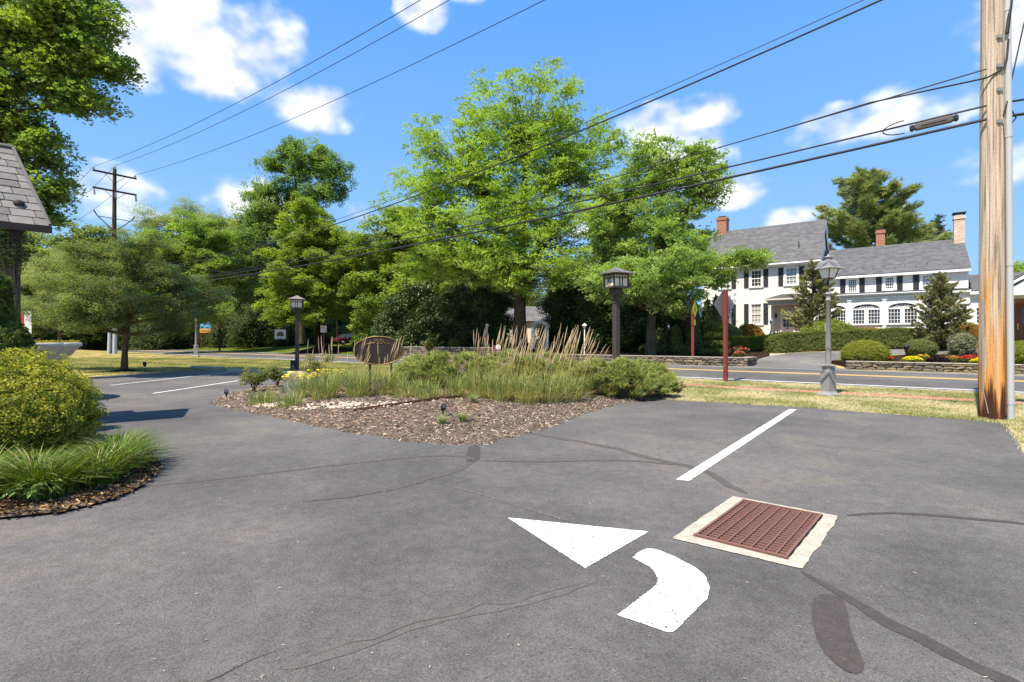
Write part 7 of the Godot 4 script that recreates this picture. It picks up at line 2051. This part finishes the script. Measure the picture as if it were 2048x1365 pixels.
func lamps():
	lantern_post("brown lantern post standing behind the island's right juniper", W(3.22, 0, 15.98), 0.42, false)
	lantern_post("brown lantern post with a small box at its foot, beyond the wheel stops", W(-10.75, 0, 25.85), 0.3, true)
	street_lamp("grey street lamp standing on the lawn strip before the house", W(8.55, 0, 13.97), 0.35, 0.985)
	street_lamp("grey street lamp far left beyond the lawn, near the small tree", G(-26.9, 44.0), 0.35, 1.18)
	garden_lamp("white garden lamp on the high wall, left of the two by the hollies", W(-7.42, 0.95, 45.9), 2.05)
	garden_lamp("white garden lamp on the high wall, right of the two by the hollies", W(-2.0, 0.95, 41.6), 1.9)
	garden_lamp("white garden lamp behind the tall plumes, nearest the brown lantern post", W(5.0, 0.57, 35.6), 2.1)
	garden_lamp("white garden lamp in front of the house door", W(17.35, 0.95, 34.6), 2.0)

# ---------------------------------------------------------------- signs
func text(parent, called, s, size, at, m, turn = 0.0):
	var t := TextMesh.new()
	t.text = s
	t.font = SystemFont.new()
	t.font.font_names = PackedStringArray(["Droid Sans"])
	t.font_size = 32
	t.pixel_size = size / 32.0
	t.depth = 0.004
	t.curve_step = 4.0
	return part(called, t, m, parent, at, turn)
func signs():
	# diamond warning sign seen from behind, on a red post
	var o = thing("warning_sign", "red post carrying a grey-backed diamond road sign on the near verge", "road sign", W(7.75, 0, 18.75), 0.56)
	var b = MB.new(); b.bevel(Vector3(0, 1.65, 0), Vector3(0.115, 3.42, 0.135), 0.008); part("post", b, "red_post", o)
	for y in [0.06, 0.62]:
		b = MB.new(); b.box(Vector3(-0.059, y, 0), Vector3(0.01, 0.05, 0.05)); part("bolt_hole", b, "pit", o)
	b = MB.new(); b.prism(P2([[0, -0.6], [0.6, 0], [0, 0.6], [-0.6, 0]]), -0.004, 0.004, Transform3D(Basis(), Vector3(0.07, 2.82, -0.108))); part("sign_plate", b, "sign_back", o)
	b = MB.new(); b.prism(P2([[0, -0.58], [0.58, 0], [0, 0.58], [-0.58, 0]]), 0, 0.003, Transform3D(Basis(), Vector3(0.07, 2.82, -0.117))); part("sign_face", b, "sign_yellow", o)
	b = MB.new(); b.lathe([Vector2(0.0, 0.02), Vector2(0.42, 0.02), Vector2(0.46, -0.02)], 10); part("footing", b, "concrete", o)
	# pedestrian sign across the street, almost edge on
	o = thing("warning_sign", "red post with a bright yellow diamond sign across the street", "road sign", W(10.5, 0.6, 30.0), 0.98)
	b = MB.new(); b.bevel(Vector3(0, 1.6, 0), Vector3(0.13, 3.3, 0.15), 0.008); part("post", b, "red_post", o)
	b = MB.new(); b.prism(P2([[0, -0.54], [0.54, 0], [0, 0.54], [-0.54, 0]]), -0.003, 0.003, Transform3D(Basis(), Vector3(0, 2.75, 0.12))); part("sign_plate", b, "sign_yellow", o)
	b = MB.new(); b.prism(P2([[-0.05, -0.2], [0.0, -0.05], [0.06, -0.2], [0.08, 0.0], [0.05, 0.18], [-0.05, 0.18], [-0.1, 0.02]]), 0, 0.003, Transform3D(Basis(), Vector3(0, 2.75, 0.126))); part("walking_figure", b, "shutter", o)
	b = MB.new(); b.box(Vector3(0, 1.98, 0.12), Vector3(0.32, 0.34, 0.006)); part("lower_plate", b, "sign_yellow", o)
	# no parking
	o = thing("no_parking_sign", "white no-parking sign on a red post beyond the street", "road sign", G(-19.3, 53.0), 0.0)
	b = MB.new(); b.bevel(Vector3(0, 1.35, 0), Vector3(0.12, 2.8, 0.12), 0.01); part("post", b, "red_post", o)
	b = MB.new(); b.bevel(Vector3(0, 2.55, 0.08), Vector3(0.62, 0.68, 0.012), 0.004); part("sign_plate", b, "sign_white", o)
	b = MB.new()
	var ring = []; var rd = []
	for i in 21:
		ring.append(Vector3(cos(TAU * i / 20.0) * 0.25, 2.55 + sin(TAU * i / 20.0) * 0.25, 0.092)); rd.append(0.026)
	b.tube(ring, rd, 5, false); b.tube([Vector3(-0.17, 2.73, 0.093), Vector3(0.17, 2.37, 0.093)], [0.022, 0.022], 5); part("prohibition_ring", b, "sign_red", o)
	text(o, "letter", "P", 0.42, Vector3(0, 2.55, 0.09), "black_metal")
	b = MB.new(); b.lathe([Vector2(0.0, 0.03), Vector2(0.4, 0.03), Vector2(0.44, -0.02)], 10); part("footing", b, "concrete", o)
	# township board
	o = thing("event_board", "blue and orange notice board on two red posts beyond the street", "sign", G(-46.0, 77.5), 0.25)
	for x in [-0.55, 0.55]:
		b = MB.new(); b.bevel(Vector3(x, 1.9, -0.06), Vector3(0.12, 3.9, 0.12), 0.01); part("post", b, "red_post", o)
	b = MB.new(); b.bevel(Vector3(0, 3.55, 0.03), Vector3(1.45, 1.0, 0.05), 0.01); part("upper_panel", b, "sign_blue", o)
	b = MB.new(); b.bevel(Vector3(0, 2.72, 0.03), Vector3(1.45, 0.6, 0.05), 0.01); part("lower_panel", b, "sign_orange", o)
	b = MB.new()
	for r in [[3.82, 1.1, 0.14], [3.55, 1.15, 0.12], [2.82, 1.0, 0.10]]: b.box(Vector3(0, r[0], 0.058), Vector3(r[1], r[2] * 0.4, 0.004))
	part("print_line", b, "sign_white", o)
	b = MB.new()
	for r in [[-0.4, 3.18], [0.3, 3.18]]: b.box(Vector3(r[0], r[1], 0.058), Vector3(0.3, 0.14, 0.004))
	for r in [2.76, 2.62]: b.box(Vector3(0, r, 0.059), Vector3(1.1, 0.05, 0.004))
	part("print_block", b, "shutter", o)
	# parking sign with an emblem
	o = thing("parking_sign", "white hanging board with a dark arched emblem reading PARKING", "sign", G(-29.6, 66.0), 0.15)
	b = MB.new(); b.bevel(Vector3(0.85, 1.3, 0), Vector3(0.1, 2.7, 0.1), 0.01); b.box(Vector3(0.05, 2.6, 0), Vector3(1.7, 0.08, 0.08)); part("post", b, "shutter", o)
	b = MB.new(); b.bevel(Vector3(0, 1.9, 0.0), Vector3(1.36, 1.22, 0.05), 0.01); part("board", b, "sign_white", o)
	b = MB.new()
	var arch := PackedVector2Array()
	for i in 13: arch.append(Vector2(cos(PI * i / 12.0) * 0.46, sin(PI * i / 12.0) * 0.58 - 0.28))
	b.prism(arch, 0.026, 0.034, Transform3D(Basis(), Vector3(0, 1.95, 0))); part("emblem", b, "sign_brown", o)
	b = MB.new(); b.lathe([Vector2(0.0, 0.0), Vector2(0.14, 0.0)], 12); var em = part("emblem_centre", b, "gold", o, Vector3(0, 1.9, 0.038)); em.rotation.x = PI / 2
	text(o, "lettering", "PARKING", 0.2, Vector3(0, 1.42, 0.03), "shutter")
	# round rustic sign
	o = thing("round_sign", "small round wooden sign on a post beyond the street, far left", "sign", G(-60.0, 87.5), 0.3)
	b = MB.new(); b.bevel(Vector3(0, 0.6, -0.05), Vector3(0.16, 1.3, 0.1), 0.01); part("post", b, "sign_brown", o)
	b = MB.new(); b.lathe([Vector2(0.0, 0.05), Vector2(0.62, 0.05), Vector2(0.68, 0.0), Vector2(0.0, -0.02)], 16); var rs = part("board", b, "sign_brown", o, Vector3(0, 1.35, 0)); rs.rotation.x = PI / 2
	b = MB.new(); b.lathe([Vector2(0.0, 0.0), Vector2(0.36, 0.0)], 12); rs = part("emblem", b, "cream", o, Vector3(0, 1.35, 0.06)); rs.rotation.x = PI / 2
	# banner beside the left tree
	o = thing("street_banner", "narrow red and white banner hanging beyond the left planter", "banner", G(-50.0, 53.0), 0.3)
	b = MB.new(); b.tube([Vector3(-0.5, 0, 0), Vector3(-0.5, 4.2, 0)], [0.05, 0.05], 6); part("post", b, "grey_metal", o)
	b = MB.new(); b.box(Vector3(-0.2, 2.9, 0), Vector3(0.35, 2.4, 0.02)); part("red_panel", b, "sign_red", o)
	b = MB.new(); b.box(Vector3(0.28, 2.9, 0), Vector3(0.6, 2.4, 0.02)); part("white_panel", b, "sign_white", o)
	# oval sign on the island
	o = thing("oval_sign", "dark oval sign with gold rim and scroll standing in the reed grass", "sign", Vector3(-3.35, isl_y(-3.35, 13.0), -13.0), 0.12)
	var dy = 1.02 - o.position.y + 0.24
	var ov := PackedVector2Array()
	for i in 32: ov.append(Vector2(cos(TAU * i / 32.0) * 0.63, sin(TAU * i / 32.0) * 0.375))
	b = MB.new(); b.prism(ov, -0.03, 0.03, Transform3D(Basis(), Vector3(0, dy, 0))); part("board", b, "oval_board", o)
	b = MB.new(); ring = []; rd = []
	for i in 41:
		ring.append(Vector3(cos(TAU * i / 40.0) * 0.61, dy + sin(TAU * i / 40.0) * 0.355, 0.032)); rd.append(0.013)
	b.tube(ring, rd, 6, false); part("gold_rim", b, "gold", o)
	b = MB.new()
	for s in [-1, 1]:
		ring = []; rd = []
		for i in 26:
			var t = i / 25.0 * 3.2 * PI
			var rad = 0.075 * (1.0 - i / 30.0)
			ring.append(Vector3(s * (0.03 + 0.0) + s * cos(t) * rad + s * 0.02, dy + 0.22 + sin(t) * rad, 0.034)); rd.append(0.006)
		b.tube(ring, rd, 5, false)
		b.tube([Vector3(s * 0.1, dy + 0.2, 0.034), Vector3(s * 0.28, dy + 0.17, 0.034), Vector3(s * 0.45, dy + 0.08, 0.034)], [0.007, 0.006, 0.003], 5, false)
	part("scroll", b, "gold", o)
	for x in [-0.22, 0.3]:
		b = MB.new(); b.bevel(Vector3(x, (dy - 0.3) * 0.5, -0.01), Vector3(0.06, dy - 0.28, 0.05), 0.008); part("post", b, "black_metal", o)
	# campaign-size yard sign by the street
	o = thing("yard_sign", "small white and plum yard sign standing behind the juniper", "sign", W(-0.66, 0.0, 21.8), 0.1)
	b = MB.new(); b.box(Vector3(0, 1.1, 0), Vector3(0.34, 0.42, 0.02)); part("upper_panel", b, "sign_purple", o)
	b = MB.new(); b.box(Vector3(0, 0.72, 0), Vector3(0.34, 0.34, 0.02)); part("lower_panel", b, "sign_white", o)
	b = MB.new(); b.lathe([Vector2(0.0, 0.0), Vector2(0.11, 0.0)], 12); rs = part("round_mark", b, "sign_white", o, Vector3(0.08, 1.25, 0.014)); rs.rotation.x = PI / 2
	b = MB.new(); b.box(Vector3(-0.15, 0.3, 0), Vector3(0.02, 0.62, 0.02)); b.box(Vector3(0.15, 0.3, 0), Vector3(0.02, 0.62, 0.02)); part("stake", b, "grey_metal", o)
	# small notice before the house
	o = thing("notice_sign", "small white notice on a black stake behind the long hedge", "sign", W(19.0, 0.78, 31.2), -0.3)
	b = MB.new(); b.box(Vector3(0, 1.55, 0), Vector3(0.17, 0.46, 0.02)); part("panel", b, "sign_white", o)
	b = MB.new(); b.tube([Vector3(0, 0, -0.02), Vector3(0, 1.4, -0.02)], [0.02, 0.02], 6); part("stake", b, "black_metal", o)

# ---------------------------------------------------------------- cars
func car(label, at, turn, paint, tall):
	var o = thing("parked_car", label, "car", at, turn, "cars parked beyond the street")
	# stations along the body: x, sill, belt and roof heights, half width at the belt and at the roof
	var H = 1.0 if not tall else 1.2
	var st = [[-2.2, 0.45, 0.72, 0.72, 0.70, 0.70], [-2.1, 0.30, 0.86, 0.86, 0.84, 0.80], [-1.55, 0.26, 0.95, 1.02, 0.88, 0.70], [-0.95, 0.24, 0.96, 1.40, 0.90, 0.62], [0.0, 0.24, 0.95, 1.46, 0.90, 0.64], [0.45, 0.24, 0.94, 1.40, 0.90, 0.63], [1.15, 0.24, 0.92, 0.96, 0.89, 0.72], [1.9, 0.27, 0.80, 0.81, 0.85, 0.80], [2.15, 0.34, 0.66, 0.66, 0.78, 0.74], [2.22, 0.42, 0.58, 0.58, 0.70, 0.68]]
	if tall:
		st[1] = [-2.15, 0.34, 0.95, 1.0, 0.84, 0.76]; st[2] = [-1.95, 0.3, 1.0, 1.52, 0.88, 0.68]; st[3] = [-0.95, 0.28, 1.02, 1.66, 0.92, 0.70]; st[4][3] = 1.68; st[5][3] = 1.62
		for s in st: s[2] *= 1.06
	var b = MB.new(); b.smooth(true)
	var g = MB.new(); var r = MB.new()
	for i in st.size() - 1:
		var p = st[i]; var q = st[i + 1]
		for s in [-1, 1]:
			b.quad(Vector3(p[0], p[1], s * p[4] * 0.96), Vector3(p[0], (p[1] + p[2]) * 0.55, s * p[4]), Vector3(q[0], (q[1] + q[2]) * 0.55, s * q[4]), Vector3(q[0], q[1], s * q[4] * 0.96))
			b.quad(Vector3(p[0], (p[1] + p[2]) * 0.55, s * p[4]), Vector3(p[0], p[2], s * p[4] * 0.95), Vector3(q[0], q[2], s * q[4] * 0.95), Vector3(q[0], (q[1] + q[2]) * 0.55, s * q[4]))
			if p[3] - p[2] > 0.01 or q[3] - q[2] > 0.01:
				g.quad(Vector3(p[0], p[2], s * p[4] * 0.95), Vector3(p[0], p[3], s * p[5]), Vector3(q[0], q[3], s * q[5]), Vector3(q[0], q[2], s * q[4] * 0.95))
		var glassy = absf(p[3] - q[3]) > 0.3
		(g if glassy else b).quad(Vector3(p[0], p[3], -p[5]), Vector3(p[0], p[3], p[5]), Vector3(q[0], q[3], q[5]), Vector3(q[0], q[3], -q[5]))
	for e in [st[0], st[-1]]: b.quad(Vector3(e[0], e[1], -e[4]), Vector3(e[0], e[2], -e[4]), Vector3(e[0], e[2], e[4]), Vector3(e[0], e[1], e[4]))
	part("body", b, paint, o)
	part("glass", g, "glass", o)
	for x in [-1.35, 1.35]:
		for s in [-1, 1]:
			b = MB.new()
			b.tube([Vector3(x, 0.33, s * 0.70), Vector3(x, 0.33, s * 0.915)], [0.33, 0.33], 18)
			var t = part("wheel", b, "tyre", o)
			b = MB.new(); b.tube([Vector3(x, 0.33, s * 0.9), Vector3(x, 0.33, s * 0.925)], [0.22, 0.2], 14); part("rim", b, "rim", t)
	for s in [-1, 1]:
		b = MB.new(); b.bevel(Vector3(2.08, 0.62 if not tall else 0.72, s * 0.62), Vector3(0.22, 0.13, 0.26), 0.03); part("headlight", b, "lamp_lens", o)
		b = MB.new(); b.bevel(Vector3(-2.13, 0.76 if not tall else 0.9, s * 0.66), Vector3(0.1, 0.14, 0.26), 0.02); part("taillight", b, "tail", o)
	for s in [-1, 1]:
		b = MB.new(); b.bevel(Vector3(0.62, 1.02, s * 1.0), Vector3(0.12, 0.12, 0.18), 0.03); part("mirror", b, paint, o)
	return o
func cars():
	car("silver car half hidden by the brown lantern post and the maple trunk", G(-31.0, 75.5), 0.2, "car_silver", false)
	car("dark red car, leftmost of the row behind the oval sign", G(-20.6, 66.0), 0.75, "car_red", false)
	car("black car second in the row behind the oval sign", G(-18.4, 65.0), 0.75, "car_black", false)
	car("dark blue taller car just above the oval sign", G(-15.6, 62.5), 0.65, "car_blue", true)
	car("grey car at the right end of the row by the hollies", G(-13.4, 65.0), 0.6, "car_grey", false)
	car("dark car on the street at the far left beyond the planter", G(-86.0, 108.0), 0.5, "car_grey", true)

# ---------------------------------------------------------------- small things
func small_things():
	# storm drain set in the lot
	var at = W(2.02, 0, 4.17)
	var o = thing("storm_drain", "rusty storm drain grate in a pale concrete collar in the asphalt", "drain", at)
	var oc = [[2.12, 4.96], [2.77, 4.40], [1.90, 3.38], [1.21, 3.90]]
	var ic = [[2.155, 4.835], [2.655, 4.40], [1.875, 3.51], [1.375, 3.94]]
	var P = func(c, y): return Vector3(c[0] - 2.02, y, -(c[1] - 4.17))
	var b = MB.new()
	rng.seed = 121
	for i in 4:
		var j = (i + 1) % 4
		var n = 26
		var last = P.call(oc[i], 0.014)
		var drift = 0.0
		for k in n:
			var f0 = float(k) / n; var f1 = float(k + 1) / n
			var c = P.call(oc[i], 0.014).lerp(P.call(oc[j], 0.014), f1)
			var d = P.call(ic[i], 0.014).lerp(P.call(ic[j], 0.014), f1); var e = P.call(ic[i], 0.014).lerp(P.call(ic[j], 0.014), f0)
			drift = clampf(drift + rr(-0.010, 0.010), 0.0, 0.035 if i == 1 else 0.008)
			if k < n - 1: c += (c - d).normalized() * drift
			c.y = 0.0125
			b.quad(e, last, c, d)
			last = c
		b.quad(P.call(ic[i], 0.014), P.call(ic[j], 0.014), P.call(ic[j], -0.5), P.call(ic[i], -0.5))
	part("collar", b, "concrete", o)
	b = MB.new(); b.quad(P.call(ic[0], -0.49), P.call(ic[1], -0.49), P.call(ic[2], -0.49), P.call(ic[3], -0.49)); part("pit", b, "pit", o)
	b = MB.new()
	for i in 4:
		var p = P.call(ic[i], 0.018); var q = P.call(ic[(i + 1) % 4], 0.018)
		var dd = q - p
		b.box((p + q) * 0.5 + (Vector3.ZERO - (p + q) * 0.5).normalized() * 0.02, Vector3(dd.length() - 0.01, 0.02, 0.020), Basis(Vector3.UP, atan2(-dd.z, dd.x)))
	part("grate_frame", b, "rust", o)
	for k in range(1, 8):
		var f = k / 8.0
		var p = P.call(ic[0], 0.012).lerp(P.call(ic[1], 0.012), f); var q = P.call(ic[3], 0.012).lerp(P.call(ic[2], 0.012), f)
		var dd = q - p
		b = MB.new(); b.box((p + q) * 0.5, Vector3(dd.length() - 0.03, 0.03, 0.011), Basis(Vector3.UP, atan2(-dd.z, dd.x))); part("long_bar", b, "rust", o)
	for k in range(1, 22):
		var f = k / 22.0
		var p = P.call(ic[0], 0.010).lerp(P.call(ic[3], 0.010), f); var q = P.call(ic[1], 0.010).lerp(P.call(ic[2], 0.010), f)
		var dd = q - p
		b = MB.new(); b.box((p + q) * 0.5, Vector3(dd.length() - 0.03, 0.018, 0.014), Basis(Vector3.UP, atan2(-dd.z, dd.x))); part("cross_bar", b, "rust", o)
	# garden arbor
	o = thing("garden_arbor", "white lattice garden arbor with an arched top beside the great locust", "arbor", W(2.25, 0.85, 41.0), -0.3)
	for x in [-0.55, 0.55]:
		b = MB.new()
		for z in [-0.35, 0.35]: b.bevel(Vector3(x, 0.85, z), Vector3(0.09, 1.75, 0.09), 0.01)
		part("post", b, "white_trim", o)
		b = MB.new()
		for k in 9:
			b.tube([Vector3(x, k * 0.2, -0.33), Vector3(x, minf(k * 0.2 + 0.62, 1.7), 0.33)], [0.012, 0.012], 4, false)
			b.tube([Vector3(x + 0.01, k * 0.2, 0.33), Vector3(x + 0.01, minf(k * 0.2 + 0.62, 1.7), -0.33)], [0.012, 0.012], 4, false)
		for k in 4:
			b.tube([Vector3(x - 0.12 + k * 0.08, 0.05, 0.36), Vector3(x - 0.12 + k * 0.08, 1.7, 0.36)], [0.012, 0.012], 4, false)
		for k in 9: b.tube([Vector3(x - 0.14, 0.1 + k * 0.19, 0.37), Vector3(x + 0.14, 0.1 + k * 0.19, 0.37)], [0.012, 0.012], 4, false)
		part("lattice", b, "white_trim", o)
	b = MB.new()
	for z in [-0.35, 0.35]:
		for rd in [0.55, 0.68]:
			var pts = []; var rad = []
			for i in 13: pts.append(Vector3(cos(PI * i / 12.0) * rd, 1.7 + sin(PI * i / 12.0) * rd * 0.75, z)); rad.append(0.035)
			b.tube(pts, rad, 5)
	for i in 9:
		var a = PI * (i + 0.5) / 9.0
		b.box(Vector3(cos(a) * 0.7, 1.7 + sin(a) * 0.53, 0), Vector3(0.05, 0.05, 0.85), Basis(Vector3(0, 0, 1), a))
	part("arch", b, "white_trim", o)
	# board fence beyond the street
	o = thing("board_fence", "dark brown board fence in the shade beyond the far lawn", "fence", G(-42.0, 79.0), 0.10)
	rng.seed = 131
	var m = MB.new(); m.box(Vector3(0, 0.85, 0), Vector3(0.2, 1.75, 0.03))
	var bm = m.done()
	for k in 66: part("fence_board", bm, "fence", o, Vector3(k * 0.215, rr(-0.03, 0.03), rr(-0.006, 0.006)))
	b = MB.new()
	for y in [0.4, 1.4]: b.box(Vector3(7.1, y, -0.05), Vector3(14.2, 0.09, 0.05))
	part("rail", b, "fence", o)
	# stump of a cut trunk, stones
	o = thing("tree_stump", "tall grey cut stump on the far lawn, left of the street lamp", "stump", G(-55.0, 86.0))
	b = MB.new(); b.tube([Vector3(0, -0.1, 0), Vector3(0, 0.25, 0), Vector3(0.05, 1.9, 0)], [0.85, 0.6, 0.55], 10); part("trunk", b, "bark", o)
	# low far hedge
	bush("far_bush", "rounded yellow-green bush across the street at far left", G(-62.5, 84.0), Vector3(2.6, 1.1, 1.2), "azalea", "leaf", Color(0.11, 0.15, 0.03), Color(0.2, 0.24, 0.05), 1800, 3.4, {"jitter": 0.15, "sit": 0.5})
	bush("far_bush", "light green spreading bush left of the parked cars", G(-21.5, 73.0), Vector3(4.2, 1.5, 1.6), "azalea", "leaf", Color(0.12, 0.19, 0.04), Color(0.22, 0.30, 0.08), 2200, 3.4, {"jitter": 0.3, "lump": 0.12, "sit": 0.7})
	# uplight under the small lawn tree
	o = thing("garden_spotlight", "black stake spotlight on the lawn beside the small tree", "spotlight", W(-17.9, 0.0, 25.2))
	b = MB.new(); b.tube([Vector3(0, -0.05, 0), Vector3(0, 0.28, 0)], [0.015, 0.015], 6); part("stake", b, "black_metal", o)
	b = MB.new(); b.tube([Vector3(0.02, 0.28, 0.05), Vector3(-0.02, 0.36, 0.0), Vector3(-0.06, 0.42, -0.06)], [0.05, 0.08, 0.09], 10); part("lamp_head", b, "black_metal", o)
	rng.seed = 141
	var ring = MB.new(); ring.smooth(true)
	for i in 16:
		var a0 = TAU * i / 16.0; var a1 = TAU * (i + 1) / 16.0
		ring.tri(Vector3(cos(a0) * 0.75, 0.0, sin(a0) * 0.75), Vector3(0, 0.14, 0), Vector3(cos(a1) * 0.75, 0.0, sin(a1) * 0.75))
	var tm = struct("tree_mulch", ring, "dark_mulch")
	tm.position = W(-19.14, 0.01, 25.5)
